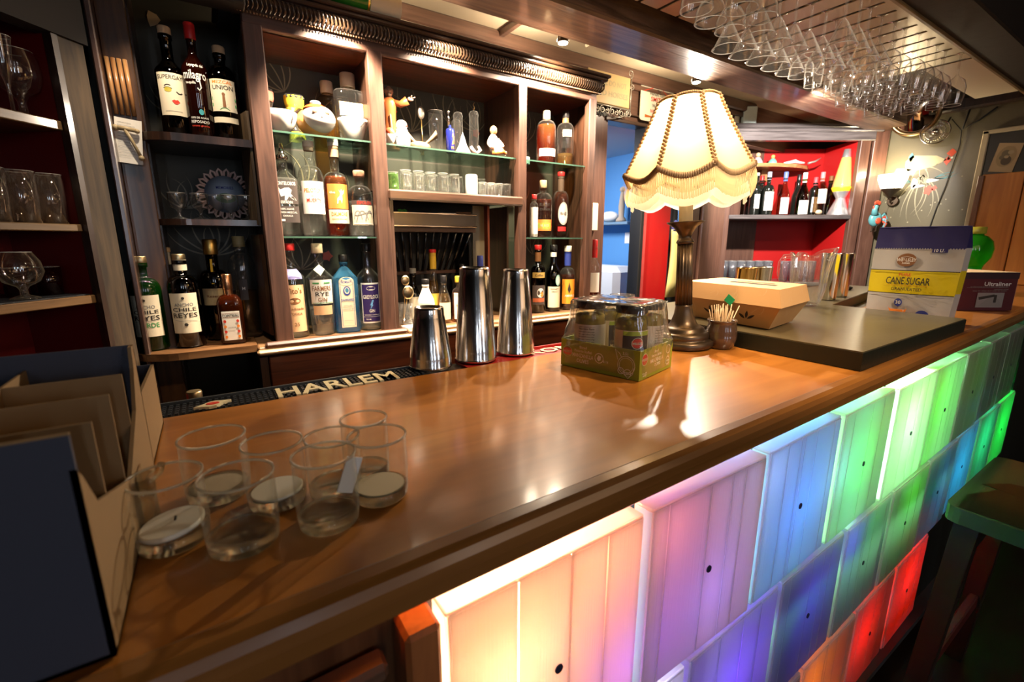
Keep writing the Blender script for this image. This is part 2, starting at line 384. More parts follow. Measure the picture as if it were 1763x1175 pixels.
def prints(parent, mp, items, off0=.0004, name='print'):
    """flat printing on a surface. mp(u, v, off) -> point; items are text, rect, circle, line, polygon"""
    by = {}
    for i, it in enumerate(items):
        mt = it[-1]; b = by.setdefault(mt.name, (B(), mt))[0]; off = off0 + .00012 * i
        k = it[0]
        if k == 't':
            _, s, u, v, h, w, _m = it
            V, F_, tw = text2d(s); kx = (w / tw) if w else h
            b.add([mp(u + x * kx, v + y * h, off) for x, y in V], F_)
        elif k == 'r':
            _, u0, v0, u1, v1, _m = it
            n = max(1, int(abs(u1 - u0) / .006)); n = min(n, 24)
            V = []; 
            for j in range(n + 1):
                u = u0 + (u1 - u0) * j / n; V += [mp(u, v0, off), mp(u, v1, off)]
            b.add(V, [(2 * j, 2 * j + 2, 2 * j + 3, 2 * j + 1) for j in range(n)], True)
        elif k == 'c':
            _, u, v, ru, rv, _m = it
            V = [mp(u, v, off)] + [mp(u + ru * math.cos(t * PI / 10), v + rv * math.sin(t * PI / 10), off) for t in range(20)]
            b.add(V, [(0, 1 + j, 1 + (j + 1) % 20) for j in range(20)])
        elif k == 'l':
            _, pts, w, _m = it
            V = []; 
            for j, p in enumerate(pts):
                q0 = pts[max(0, j - 1)]; q1 = pts[min(len(pts) - 1, j + 1)]
                dx, dy = q1[0] - q0[0], q1[1] - q0[1]; L = math.hypot(dx, dy) or 1
                nx, ny = -dy / L * w / 2, dx / L * w / 2
                V += [mp(p[0] + nx, p[1] + ny, off), mp(p[0] - nx, p[1] - ny, off)]
            b.add(V, [(2 * j, 2 * j + 1, 2 * j + 3, 2 * j + 2) for j in range(len(pts) - 1)])
        elif k == 'p':
            _, pts, _m = it
            b.add([mp(p[0], p[1], off) for p in pts], [tuple(range(len(pts)))])
    for nm, (b, mt) in by.items(): b.build(name, mt, parent)
def plane_map(o, U, V, Nn):
    o, U, V, Nn = Vector(o), Vector(U).normalized(), Vector(V).normalized(), Vector(Nn).normalized()
    return lambda u, v, off=0: tuple(o + U * u + V * v + Nn * off)

# ------------------------------------------------------------------ bottles
def sect(R, n, asp, th):
    ct, st = math.cos(th), math.sin(th)
    k = 1 / ((abs(ct) ** n + abs(st) ** n) ** (1 / n)) if n != 2 else 1
    return (R * k * ct, R * k * st * asp)
def bprof(R, H, zs, zn, rn, style='round', base=1.0, flare=0):
    p = [(R * .86 * base, 0), (R * base, .006), (R + flare, zs)]
    k = 8
    for i in range(1, k + 1):
        t = i / k
        if style == 'round':
            a = t * PI / 2; r = rn + (R - rn) * math.cos(a) ** .9 if t < 1 else rn; z = zs + (zn - zs) * math.sin(a)
        elif style == 'slope':
            r = R + flare + (rn - R - flare) * (.5 - .5 * math.cos(PI * t)); z = zs + (zn - zs) * t
        else:                                   # angular shoulder
            r = R + flare + (rn - R - flare) * t; z = zs + (zn - zs) * t
        p.append((max(r, rn), z))
    p += [(rn, zn + .3 * (H - zn)), (rn, H - .022), (rn * 1.18, H - .020), (rn * 1.18, H - .008), (rn, H - .006), (rn, H)]
    return p
def inner(prof, d, top):
    q = []
    for r, z in prof:
        if z >= top: 
            q.append((max(.002, q[-1][0] if q else r - d), top)); break
        q.append((max(.002, r - d), max(z, .005)))
    # interpolate the last radius to the fill height
    for (r0, z0), (r1, z1) in zip(prof, prof[1:]):
        if z0 <= top <= z1 and z1 > z0:
            q[-1] = (max(.002, r0 + (r1 - r0) * (top - z0) / (z1 - z0) - d), top); break
    return q
def itv(i): return i[3] if i[0] == 't' else (i[2] if i[0] in 'cr' else i[1][0][1])
def bottle(name, label, loc, R, H, zs, zn, rn, glassm, liq=None, fill=0, style='round', n=2, asp=1, cap=None, caph=.03, capr=None,
           lab=None, items=(), group=None, rz=0, base=1, flare=0, extra=(), seal=None, capshape=None, cat='bottle'):
    """lab = list of (z0, z1, half width in metres, material); items = printing on it with u = metres round from the front, v = height"""
    if rz == 0: rz = -.42 if loc[0] > 1.0 else (-.22 if loc[0] > .6 else -.08)      # labels turned a little to the room
    t = thing(name, label, cat, loc, rz, group)
    prof = bprof(R, H - caph * .55 if cap else H, zs, zn, rn, style, base, flare)
    b = B(); rs = []; seg = 28
    for r, z in prof:
        nn = n if r > rn * 1.5 else 2
        a_ = asp if r > rn * 1.5 else 1
        if nn != 2: nn = 2 + (n - 2) * min(1, (r - rn * 1.5) / max(.001, R * .9 - rn * 1.5))
        rs.append([(*sect(r, nn, a_, 2 * PI * j / seg), z) for j in range(seg)])
    b.rings(rs).build('glass_body', glassm, t)
    if liq:
        ip = inner(prof, .0028, fill); rs = []
        for r, z in ip:
            nn = n if r > rn * 1.5 else 2; a_ = asp if r > rn * 1.5 else 1
            rs.append([(*sect(r, nn, a_, 2 * PI * j / seg), z) for j in range(seg)])
        B().rings(rs).build('liquid', liq, t)
    def rad_at(z):
        for (r0, z0), (r1, z1) in zip(prof, prof[1:]):
            if z0 <= z <= z1 and z1 > z0: return r0 + (r1 - r0) * (z - z0) / (z1 - z0)
        return R
    def mp(u, v, off=0):
        r = rad_at(v); th = -PI / 2 + u / max(.5 * R, r)
        nn = n if r > rn * 1.5 else 2; a_ = asp if r > rn * 1.5 else 1
        if nn >= 3.5:                     # flat sided bottle: the front is a plane
            x = max(-r * .93, min(r * .93, u)); y = -r * a_ * .997
            c_ = abs(x) / r; y = -r * a_ * (max(0, 1 - c_ ** nn)) ** (1 / nn)
            return (x, y - off - .0005, v)
        x, y = sect(r + off + .0005, nn, a_, th); return (x, y, v)
    for (z0, z1, hw, m) in (lab or []):
        V = []; k = 16
        for j in range(k + 1):
            u = -hw + 2 * hw * j / k
            for q in range(5): V.append(mp(u, z0 + (z1 - z0) * q / 4))
        f = [(j * 5 + q, (j + 1) * 5 + q, (j + 1) * 5 + q + 1, j * 5 + q + 1) for j in range(k) for q in range(4)]
        lo = B().add(V, f, True).build('label', m, t)
        its = [i for i in items if z0 - .001 <= itv(i) <= z1 + .001]
        if its: prints(lo, mp, its)
    rest = [i for i in items if not any(z0 - .001 <= itv(i) <= z1 + .001 for (z0, z1, _, _) in (lab or []))]
    if rest: prints(t, mp, rest)
    if cap:
        cr_ = capr or rn * 1.25; z0 = H - caph
        if capshape == 'pour':
            B().lathe([(cr_, z0), (cr_, z0 + caph * .25), (cr_ * .55, z0 + caph * .35), (cr_ * .45, z0 + caph * .6), (cr_ * .22, H)], seg=14).build('pour_spout', cap, t)
        elif capshape == 'ball':
            B().lathe([(cr_ * .9, z0), (cr_, z0 + caph * .3), (cr_ * .6, z0 + caph * .4)], seg=14).ball((0, 0, z0 + caph * .65), cr_ * 1.1).build('stopper', cap, t)
        else:
            B().lathe([(cr_ * .96, z0), (cr_, z0 + .002), (cr_, H - .003), (cr_ * .9, H)], seg=18).build('cap', cap, t)
    if seal:
        B().lathe([(rn * 1.12, H - seal[0]), (rn * 1.16, H - caph * .9)], seg=16, caps=False).build('neck_seal', seal[1], t)
    return t
liq_amber = thin('amber_spirit', (.62, .20, .03), .4, .6, body=.14, bodycol=(.85, .22, .01))
liq_dark = thin('dark_amber_spirit', (.42, .09, .015), .4, .6, body=.10, bodycol=(.55, .10, .01))
liq_clear = thin('clear_spirit', (.95, .95, .93), .85, .8, body=.09, bodycol=(.9, .9, .85))
liq_gold = thin('gold_spirit', (.90, .72, .40), .5, .6, body=.06, bodycol=(.9, .6, .2))
liq_red = thin('red_liqueur', (.50, .03, .02), .4, .6, body=.12, bodycol=(.6, .03, .02))

# ================================================================== THE SETTING
struct(B().box(-2.5, 5.5, -3, 5, -.1, 0).build('floor', pbr('dark_floor', (.02, .012, .008), .4)))
# ceiling: plaster strip over the back bar, dark boards over the front room
cl = struct(B().box(-2.5, 5.5, -3, 5, 2.245, 2.33).build('ceiling', pbr('dark_ceiling', (.012, .008, .006), .5)))
B().box(-1.5, 4.6, 1.50, 2.06, 2.235, 2.2448).build('plaster_strip', plaster, cl)
# long ceiling beam
bm_ = struct(B().box(-1.6, 4.05, 1.30, 1.50, 2.05, 2.235, .008).build('trim_1', beam_w))
bb = struct(B().box(-1.6, 4.05, .60, .745, 2.085, 2.235, .006).build('trim_2', pbr('dark_board', (.018, .012, .008), .65, bump=.3, bscale=20)))
struct(B().box(-1.6, 4.05, .735, .750, 2.075, 2.15, .003).build('trim_3', wood('board_edge', (.16, .10, .04), (.30, .19, .08), .4, 0)))
# back wall with the doorway to the blue room
wb = struct(B().box(-1.2, 1.93, 2.0, 2.06, 0, 2.24).build('wall_back', blackwall))
B().box(2.22, 2.52, 2.0, 2.06, 0, 1.975).build('red_panel', redp, wb)
B().box(1.93, 4.2, 2.0, 2.06, 1.975, 2.24).build('header_board', brown_w, wb)
B().box(-.3, 3.3, 1.955, 1.998, 2.17, 2.235, .008).box(-.3, 3.3, 1.975, 1.998, 2.14, 2.17, .005).build('crown_moulding', brown_w, wb)
B().box(1.93, 3.2, 1.985, 2.0, 2.005, 2.012, .002).box(1.90, 3.2, 1.975, 2.06, 1.955, 1.975, .003).build('header_bead', wood('dim_bead', (.05, .03, .02), (.10, .06, .04), .4, 0), wb)
B().box(1.66, 1.925, 1.985, 1.999, .9, 1.975, .003).build('side_board', brown_wz, wb)
B().box(2.215, 2.245, 1.97, 2.06, 0, 1.96, .004).build('door_jamb', black, wb)
B().box(2.245, 2.275, 1.975, 2.03, 0, 1.96, .004).build('red_jamb', pbr('worn_red', (.42, .05, .045), .6, var=.3, vscale=30), wb)
B().box(2.68, 2.78, 1.97, 2.06, 0, 1.96, .006).box(2.80, 3.05, 1.96, 2.06, 0, 1.98, .006).build('door_post', brown_wz, wb)
B().box(2.50, 2.70, 2.12, 2.14, 0, 1.96).build('passage_darkness', black, wb)  # black sheet standing in for the darkness of the passage
# blue room
br = struct(B().box(1.0, 4.6, 3.6, 3.66, 0, 2.5).build('wall_rear_room', blue))
struct(B().box(2.95, 3.0, 2.1, 3.6, 0, 2.5).build('wall_rear_side', blue))
struct(B().box(1.0, 1.06, 2.1, 3.6, 0, 2.5).build('wall_rear_left', blue))
struct(B().box(1.06, 2.95, 2.07, 3.60, 2.0, 2.03).build('trim_4', palebl))
# far right wall, mural painted over black
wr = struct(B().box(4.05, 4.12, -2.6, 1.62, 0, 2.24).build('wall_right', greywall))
struct(B().box(3.98, 4.05, -2.6, 1.45, 2.10, 2.17, .01).build('trim_5', dark))
struct(B().box(-2.0, -1.94, -3, 2.1, 0, 2.3).build('wall_left', pbr('dim_wall', (.06, .03, .02), .7)))
struct(B().box(-2.5, 5.5, -3.06, -3.0, 0, 2.3).build('wall_front', pbr('dim_wall2', (.10, .055, .03), .7)))

for i_, wx_ in enumerate((-.75, .35, 1.75)):
    wf = struct(B().box(wx_ - .12, wx_ - .06, -3.0, -2.94, 1.12, 2.24, .003).box(wx_ + .06, wx_ + .12, -3.0, -2.94, 1.12, 2.24, .003).box(wx_ - .12, wx_ + .12, -3.0, -2.94, 1.09, 1.15, .003).box(wx_ - .12, wx_ + .12, -3.0, -2.94, 2.16, 2.24, .003).build('window_%d' % (i_ + 1), brown_wz))
    B().box(wx_ - .06, wx_ + .06, -2.995, -2.99, 1.12, 2.18).build('pane', pbr('daylight_pane', (.8, .85, .9), .3, emis=(.72, .84, 1), estr=6), wf)
def stroke3(mp, pts, w0, w1, b):
    n = len(pts); V = []
    for j, p in enumerate(pts):
        q0 = pts[max(0, j - 1)]; q1 = pts[min(n - 1, j + 1)]
        dx, dy = q1[0] - q0[0], q1[1] - q0[1]; L = math.hypot(dx, dy) or 1
        t = j / (n - 1); w = (w0 + (w1 - w0) * t) * (math.sin(PI * min(1, .15 + t * .85)) * .8 + .2) / 2
        V += [mp(p[0] - dy / L * w, p[1] + dx / L * w, .001), mp(p[0] + dy / L * w, p[1] - dx / L * w, .001)]
    b.add(V, [(2 * j, 2 * j + 1, 2 * j + 3, 2 * j + 2) for j in range(n - 1)])
def bez(a, b, c, d, n=12):
    o = []
    for i in range(n + 1):
        t = i / n; s = 1 - t
        o.append((s**3 * a[0] + 3*s*s*t*b[0] + 3*s*t*t*c[0] + t**3*d[0], s**3 * a[1] + 3*s*s*t*b[1] + 3*s*t*t*c[1] + t**3*d[1]))
    return o
def plume(b, mp, o, ang, n, L, spread, w, seed=1, bend=.5):
    rnd = random.Random(seed)
    for i in range(n):
        a = ang + spread * (i / max(1, n - 1) - .5) + rnd.uniform(-.06, .06); l = L * rnd.uniform(.75, 1.1); k = bend * (1 if i >= n / 2 else -1) * rnd.uniform(.6, 1.2)
        e = (o[0] + l * math.cos(a), o[1] + l * math.sin(a)); e2 = (e[0] + l * .5 * math.cos(a - k * 2.4), e[1] + l * .5 * math.sin(a - k * 2.4))
        stroke3(mp, bez(o, (o[0] + l * .5 * math.cos(a + k * .6), o[1] + l * .5 * math.sin(a + k * .6)), e, e2), w, w * .3, b)
paintc = pbr('cream_mural_paint', (.34, .30, .18), .4); paintd = pbr('dim_mural_paint', (.13, .11, .07), .4)
paintr = pbr('red_mural_paint', (.55, .07, .03), .4); paintb = pbr('teal_mural_paint', (.06, .22, .24), .4); paintw = pbr('white_mural_paint', (.8, .8, .75), .4)
def blob(b, mp, c, r, seed=0, k=7, sx=1, sy=1):
    rnd = random.Random(seed); pts = []
    for i in range(k * 3):
        a = 2 * PI * i / (k * 3); rr = r * (1 + .22 * math.cos(k * a) + rnd.uniform(-.1, .1))
        pts.append(mp(c[0] + rr * sx * math.cos(a), c[1] + rr * sy * math.sin(a), .0014))
    b.add(pts, [tuple(range(len(pts)))])
# mural on the far right wall: u runs towards the viewer (-Y), v is height
mpR = lambda u, v, off=0: (4.05 - off, 1.62 - u, v)
b = B(); plume(b, mpR, (.42, 1.74), -PI / 2, 8, .20, 1.4, .009, 3, .35); plume(b, mpR, (.40, 1.80), -1.2, 4, .14, 1.6, .007, 5)
for k in range(26): blob(b, mpR, (.22 + .5 * random.random(), 1.36 + .5 * random.random()), .004, k, 5)
b.build('painted_plumes', paintc, wr)
b = B(); blob(b, mpR, (.40, 1.82), .075, 2, 3, 1.3, .7); blob(b, mpR, (.30, 1.78), .03, 9, 3, 1.6, .5); b.build('painted_bird_body', pbr('soft_cream_paint', (.36, .32, .18), .4), wr)
b = B(); blob(b, mpR, (.38, 1.69), .014, 1, 3, 1.3, 2.2); blob(b, mpR, (.47, 1.70), .014, 4, 3, 2.4, .8); blob(b, mpR, (.40, 1.67), .014, 8, 3, 2.4, .8)
blob(b, mpR, (.535, 1.825), .007, 8); blob(b, mpR, (.55, 1.83), .006, 18); b.build('painted_white_flowers', paintw, wr)
b = B(); blob(b, mpR, (.545, 1.86), .022, 1, 4, .9, 1); blob(b, mpR, (.53, 1.815), .020, 6, 4, .8, 1.2); blob(b, mpR, (.46, 1.64), .026, 3, 5, .9, 1.1); blob(b, mpR, (.49, 1.65), .014, 3, 5)
blob(b, mpR, (.70, 1.93), .02, 5, 5); b.build('painted_red_flowers', paintr, wr)
b = B(); blob(b, mpR, (.34, 1.86), .020, 5, 4, .7, 1.2); plume(b, mpR, (.48, 1.71), .2, 4, .08, .6, .008, 2); plume(b, mpR, (.36, 1.70), 2.9, 3, .05, .5, .006, 4); b.build('painted_teal_leaves', paintb, wr)
# paint on the black wall behind the back bar and the corner shelves
mpB = lambda u, v, off=0: (u, 1.999 - off, v)
b = B()
for (o, a, n, L, s_) in [((-.02, 1.72), 1.9, 7, .10, 1.9, ), ((-.05, 1.42), 1.4, 7, .10, 2.2), ((.02, 1.26), 1.6, 9, .12, 2.6)]:
    plume(b, mpB, o, a, n, L, s_, .007, int(L * 100))
b.build('painted_dim_plumes', pbr('dull_mural_paint', (.16, .13, .075), .4), wb)
b = B(); blob(b, mpB, (-.02, 1.77), .022, 2, 5); blob(b, mpB, (.01, 1.74), .016, 4, 5); b.build('painted_red_blossom', pbr('dull_red_paint', (.30, .03, .02), .4), wb)
b = B(); blob(b, mpB, (-.06, 2.0), .014, 2, 3, 1.1, 1.6); b.build('painted_small_bird', pbr('tan_paint', (.5, .36, .2), .5), wb)

# ================================================================== BACK BAR CABINET
bc = thing('back_bar_cabinet', 'tall dark wooden back bar cabinet with carved cornice and three bays of glass shelves', 'cabinet', (.14, 1.68, .95))
bc_o = Vector(bc.location)
def L(b): return b                              # (geometry below is given in room coordinates and shifted to the thing)
def part(b, name, m, parent=bc, origin=bc_o, kind=None, label=None):
    b.v = [tuple(Vector(p) - origin) for p in b.v]; return b.build(name, m, parent, kind=kind, label=label)
for (x0, x1, z0) in [(.158, .212, .975), (.520, .570, .975), (1.128, 1.170, .975), (1.512, 1.555, .975)]:
    part(B().box(x0, x1, 1.68, 1.715, z0, 1.935, .003), 'post', post_w)
part(B().box(.16, 1.555, 1.682, 1.712, 1.925, 1.965, .003), 'head_rail', post_wx)
# cornice
part(B().box(.10, 1.60, 1.640, 1.99, 2.020, 2.032, .003).box(.11, 1.595, 1.652, 1.99, 2.008, 2.022, .004).box(.14, 1.57, 1.668, 1.72, 1.958, 2.01, .003), 'cornice', pbr('cornice_wood', (.045, .022, .012), .3, coat=.4))
b = B(); rnd = random.Random(4)
for i in range(118):                              # carved acanthus scrolls of the frieze
    x = .15 + i * .0121
    b.tube([(x, 1.666, 1.964), (x + .006, 1.657, 1.975), (x + .002, 1.650, 1.990), (x - .005, 1.655, 2.000)], [.0045, .004, .0035, .002], 5)
    if i % 2: b.ball((x + .004, 1.659, 1.984 + .006 * rnd.random()), .0045, 6, 4)
part(b, 'carved_frieze', pbr('carved_dark_wood', (.06, .034, .020), .22, coat=.6), kind='stuff')
b = B()
for i in range(170): b.ball((.15 + i * .00837, 1.668, 1.956), .0032, 6, 4)
part(b, 'beading', pbr('bead_wood', (.16, .09, .05), .25), kind='stuff')
part(B().box(.17, 1.55, 1.70, 1.985, 1.925, 1.937), 'top_board', redwood)
part(B().box(.16, 1.555, 1.975, 1.990, .975, 1.94), 'back_panel', blackwall)
for x in (.165, .535, 1.14, 1.545): part(B().box(x - .006, x + .006, 1.715, 1.976, .975 if x < .3 or x > 1.5 else 1.49, 1.93), 'side_panel', wood('panel_wood', (.02, .009, .005), (.07, .03, .016), .35, 2))
for z0, z1 in ((.975, 1.46),):
    for x in (.545, 1.15): part(B().box(x - .005, x + .005, 1.80 if x > 1 else 1.715, 1.976, z0, z1), 'side_panel', wood('panel_wood', (.02, .009, .005), (.07, .03, .016), .35, 2))
for (x0, x1, z) in [(.172, 1.54, 1.650), (.172, .538, 1.325), (1.156, 1.54, 1.325)]:
    g = part(B().box(x0, x1, 1.700, 1.965, z - .006, z, .0008), 'glass_shelf', glassg)
    part(B().box(x0, x1, 1.6992, 1.7015, z - .0058, z - .0004), 'shelf_edge', thin('glass_edge', (.25, .55, .45), .8, 2.5, body=.35, bodycol=(.35, .62, .50)))
part(B().box(.55, 1.16, 1.700, 1.97, 1.472, 1.490, .002), 'niche_shelf', dark)
part(B().box(.565, 1.150, 1.672, 1.70, 1.455, 1.492, .006), 'niche_trim', wood('niche_trim_wood', (.05, .025, .015), (.12, .06, .04), .3, 0))
part(B().box(.566, .585, 1.69, 1.70, .975, 1.46), 'niche_jamb', wood('niche_jamb_wood', (.05, .025, .015), (.12, .06, .04), .4, 2))
part(B().box(1.045, 1.055, 1.80, 1.83, .975, 1.46), 'niche_divider', pbr('reddish_edge', (.28, .07, .03), .4))
part(B().box(.585, 1.045, 1.955, 1.97, .98, 1.47), 'niche_back', black)
part(B().box(1.055, 1.145, 1.955, 1.97, .98, 1.47), 'painted_panel', pbr('lit_panel', (.5, .46, .33), .35, var=.2, vscale=5))  # light on this panel put into its pale colour
# painting on the cabinet back
mpC = lambda u, v, off=0: tuple(Vector((u, 1.974 - off, v)) - bc_o)
b = B()
for (o, a, n, Ln, s_) in [((.30, 1.84), 2.2, 6, .12, 2.), ((.42, 1.74), .8, 5, .10, 2.), ((.78, 1.76), 1.7, 7, .14, 2.4), ((.95, 1.82), 1.2, 6, .10, 2.2), ((1.10, 1.8), 2., 6, .12, 2.), ((.33, 1.50), 1.6, 7, .12, 2.4), ((.44, 1.42), 1.5, 6, .14, 2.), ((.30, 1.2), 1.5, 7, .12, 2.5), ((1.36, 1.78), 2., 7, .14, 2.5), ((1.32, 1.48), 1.9, 7, .12, 2.5), ((1.42, 1.24), 1.3, 6, .1, 2.)]:
    plume(b, mpC, o, a, n, Ln, s_, .006, int(o[0] * 99))
b.build('painted_vines', pbr('vine_paint', (.20, .17, .10), .4), bc)
b = B()
for i, c in enumerate([(.70, 1.83), (1.09, 1.79), (1.10, 1.38), (1.085, 1.33), (1.49, 1.83), (.40, 1.25), (1.50, 1.78)]): blob(b, mpC, c, .018, i, 5)
b.build('painted_red_flowers', paintr, bc)

# counter of the back bar
ct = thing('back_bar_counter', 'dark wooden back bar counter with pale worn front edge and deep drawer fronts', 'counter', (.1, 1.62, 0))
ct_o = Vector(ct.location)
part(B().box(.10, 1.92, 1.640, 1.982, .945, .975, .004), 'worktop', wood('counter_top', (.16, .08, .035), (.34, .19, .09), .35, 0), ct, ct_o)
part(B().box(.095, 1.92, 1.615, 1.645, .952, .968, .006), 'front_edge', light_wx, ct, ct_o)
part(B().box(.12, .60, 1.632, 1.660, .972, .988, .007), 'rounded_lip', post_wx, ct, ct_o)
part(B().box(.60, 1.90, 1.628, 1.66, .968, .980, .003), 'stepped_edge', light_wx, ct, ct_o)
part(B().box(.125, .85, 1.635, 1.66, .815, .944, .004), 'drawer_front', redwood, ct, ct_o)
part(B().box(.86, 1.9, 1.635, 1.66, .815, .944, .004), 'drawer_front', redwood, ct, ct_o)
part(B().box(.10, .122, 1.63, 1.97, .1, .944), 'side_board', dark, ct, ct_o)
part(B().box(.12, 1.9, 1.80, 1.97, .05, .81), 'lower_cabinet', black, ct, ct_o)
part(B().box(.47, .485, 1.66, 1.70, .5, .815).box(.56, .575, 1.66, 1.70, .5, .815), 'support', wood('pale_leg', (.16, .09, .04), (.3, .18, .09), .5, 2), ct, ct_o)

# ================================================================== CORNER SHELVES left of the cabinet
cs = thing('corner_shelf_unit', 'three rounded dark wooden shelves fixed between painted black wall and the cabinet', 'shelf', (.0, 1.95, .95))
cs_o = Vector(cs.location)
def qshelf(x0, x1, yf, yb, z, th, rc):
    poly = [(x1, yb), (x1, yf)] 
    for i in range(11):
        a = i / 10 * PI / 2; poly.append((x0 + rc - rc * math.sin(a), yf + rc * .9 - rc * .9 * math.cos(a)))
    poly.append((x0, yb)); return B().prism(poly, z - th, z)
part(qshelf(-.135, .155, 1.715, 1.99, 1.615, .022, .10), 'shelf_board', dark, cs, cs_o)
part(qshelf(-.12, .155, 1.735, 1.99, 1.375, .018, .09), 'shelf_board', dark, cs, cs_o)
part(qshelf(-.245, .10, 1.665, 1.99, .980, .022, .16), 'shelf_board', wood('lower_shelf_wood', (.10, .045, .018), (.26, .13, .055), .3, 0), cs, cs_o)
part(B().prism([(.155, 1.99), (.155, 1.72), (.148, 1.72), (.13, 1.80), (.14, 1.99)], 1.36, 1.70), 'side_bracket', old_w, cs, cs_o)
part(B().prism([(.155, 1.99), (.155, 1.70), (.145, 1.72), (.13, 1.83), (.14, 1.99)], 1.0, 1.33), 'side_bracket', dark, cs, cs_o)
# boards and posts between corner shelves and red cabinet
for i, (x0, x1, y0, m) in enumerate([(-.190, -.176, 1.715, dark), (-.174, -.145, 1.76, dark), (-.143, -.115, 1.775, old_w)]):
    pass
pb = struct(B().box(-.192, -.178, 1.70, 1.80, .3, 2.2, .003).build('trim_6', wood('thin_post', (.05, .025, .018), (.11, .06, .045), .3, 2)))
pw = struct(B().box(-.178, -.112, 1.765, 1.80, .3, 2.2, .002).build('trim_7', wood('panel_left', (.03, .012, .005), (.09, .04, .015), .35, 2)))
b = B()
for i in range(4): b.tube([(-.168 + i * .013, 1.762, 1.655), (-.170 + i * .013, 1.762, 1.80)], .0055, 8)
b.build('fluting', wood('flute_wood', (.30, .12, .04), (.55, .30, .12), .3, 2, coat=.4), pw)
struct(B().box(-.115, -.108, 1.80, 1.99, .3, 2.2).build('trim_8', dark))
# header over everything on the left
struct(B().box(-1.2, .17, 1.62, 1.70, 1.955, 2.24, .004).build('trim_9', pbr('left_header', (.010, .006, .004), .7)))

# ================================================================== RED CABINET on the far left (set at an angle)
dl = Vector((.664, .748, 0)); nl = Vector((.748, -.664, 0)); P0 = Vector((-.25, 1.65, 0))
def LC(s, d, z): return P0 + dl * s - nl * d + Vector((0, 0, z))      # s along the front, d into the cabinet
rc = thing('red_lined_cabinet', 'dark wooden cabinet lined in deep red with three open glassware shelves', 'cabinet', tuple(P0), math.atan2(dl.y, dl.x))
def rbx(name, m, s0, s1, d0, d1, z0, z1, bev=0, parent=rc, **k): return B().box(s0, s1, d0, d1, z0, z1, bev).build(name, m, parent, **k)
rbx('stile', old_w, .0, .068, 0, .03, .3, 1.98, .003)
rbx('side_panel', pbr('red_lining', (.12, .003, .003), .4), -.012, 0, .02, .26, .3, 1.98)
rbx('back_panel', pbr('red_back', (.13, .003, .003), .4, var=.2, vscale=3), -.9, 0, .25, .262, .3, 1.98)
rbx('stile', dark, -.012, .002, -.004, .022, .3, 1.98)
for z, th, m in ((1.602, .022, wood('shelf_edge_a', (.13, .075, .03), (.24, .14, .06), .4, 0)), (1.352, .018, wood('shelf_edge_a', (0, 0, 0), (0, 0, 0))), (1.168, .022, wood('shelf_edge_c', (.16, .08, .028), (.28, .15, .055), .4, 0))):
    rbx('shelf_board', m, -.9, -.012, .012, .25, z - th, z, .002)
rbx('head_board', pbr('left_header', (0, 0, 0)), -.9, .07, -.01, .04, 1.80, 2.1)
rbx('rubber_shelf_mat', rubber, -.86, -.02, .02, .24, 1.1685, 1.1715)

# ================================================================== THE BAR
bar = thing('bar_counter', 'long wooden bar counter with thick rounded rail above a front of colour-lit square tiles', 'bar', (.5, .5, 0))
bar_o = Vector(bar.location)
def bp(b, name, m, **k): return part(b, name, m, bar, bar_o, **k)
xa, xb = -.75, 4.0
# top: slightly recessed inside the rail
def slant(b):                                      # shear y of the front part so that it follows FY(x)
    b.v = [(x, y + .026 * x * max(0, min(1, (.80 - y) / .475)), z) for x, y, z in b.v]; return b
top = B().box(xa, xb, .3245, .80, 1.024, 1.0585)
bp(slant(top), 'bar_top', bar_w)
bp(B().box(1.12, xb, .7995, 1.05, 1.022, 1.0583), 'bar_top', wood('bar_end_top', (.05, .035, .018), (.10, .07, .035), .4, 0))
prof = [(.304, 1.021), (.299, 1.026), (.2975, 1.040), (.299, 1.050), (.303, 1.0565), (.310, 1.0600), (.322, 1.0605), (.325, 1.0590), (.327, 1.0560), (.327, 1.022), (.315, 1.020)]
rs = []
for x in [xa + (xb - xa) * i / 30 for i in range(31)]: rs.append([(x, y + .026 * x, z) for y, z in prof])
b = B().rings(rs, smooth=False); bp(b, 'bar_rail', rail_w)
bp(slant(B().box(xa, 1.12, .801, .876, 1.02, 1.0495, .002)), 'mat_ledge', dark)
# carcass behind the tiles
bp(B().box(xa, 3.0, .62, .64, .1, 1.0).box(xa, 3.0, .34, .62, .08, .10).box(2.80, 2.82, .40, .62, .1, 1.0).box(xa, xb, .66, .78, .06, 1.0), 'carcass', pbr('carcass_dark', (.05, .045, .045), .7))
bp(slant(B().box(xa, .128, .338, .36, .1, .995)), 'front_board', wood('front_panel_wood', (.10, .035, .012), (.20, .08, .03), .35, 2))
bp(slant(B().box(.098, .130, .305, .345, .1, .992, .004)), 'edge_post', wood('orange_post', (.30, .09, .03), (.5, .18, .05), .35, 2))
b = B()
for i in range(26): b.box(-.20 + i * .0105, -.1945 + i * .0105, .321, .332, .15, .95)
bp(slant(b), 'reeded_panel', wood('reed_wood', (.14, .05, .02), (.26, .11, .04), .35, 2), kind='stuff')
bp(slant(B().box(-.21, .085, .312, .336, .955, .972, .004)), 'panel_moulding', wood('front_moulding', (.10, .05, .03), (.2, .1, .06), .3, 0))
bp(slant(B().box(2.78, xb, .32, .34, .1, .99)).box(1.82, 2.5, .375, .385, .1, .40), 'front_board', pbr('unlit_front', (.012, .014, .011), .5))
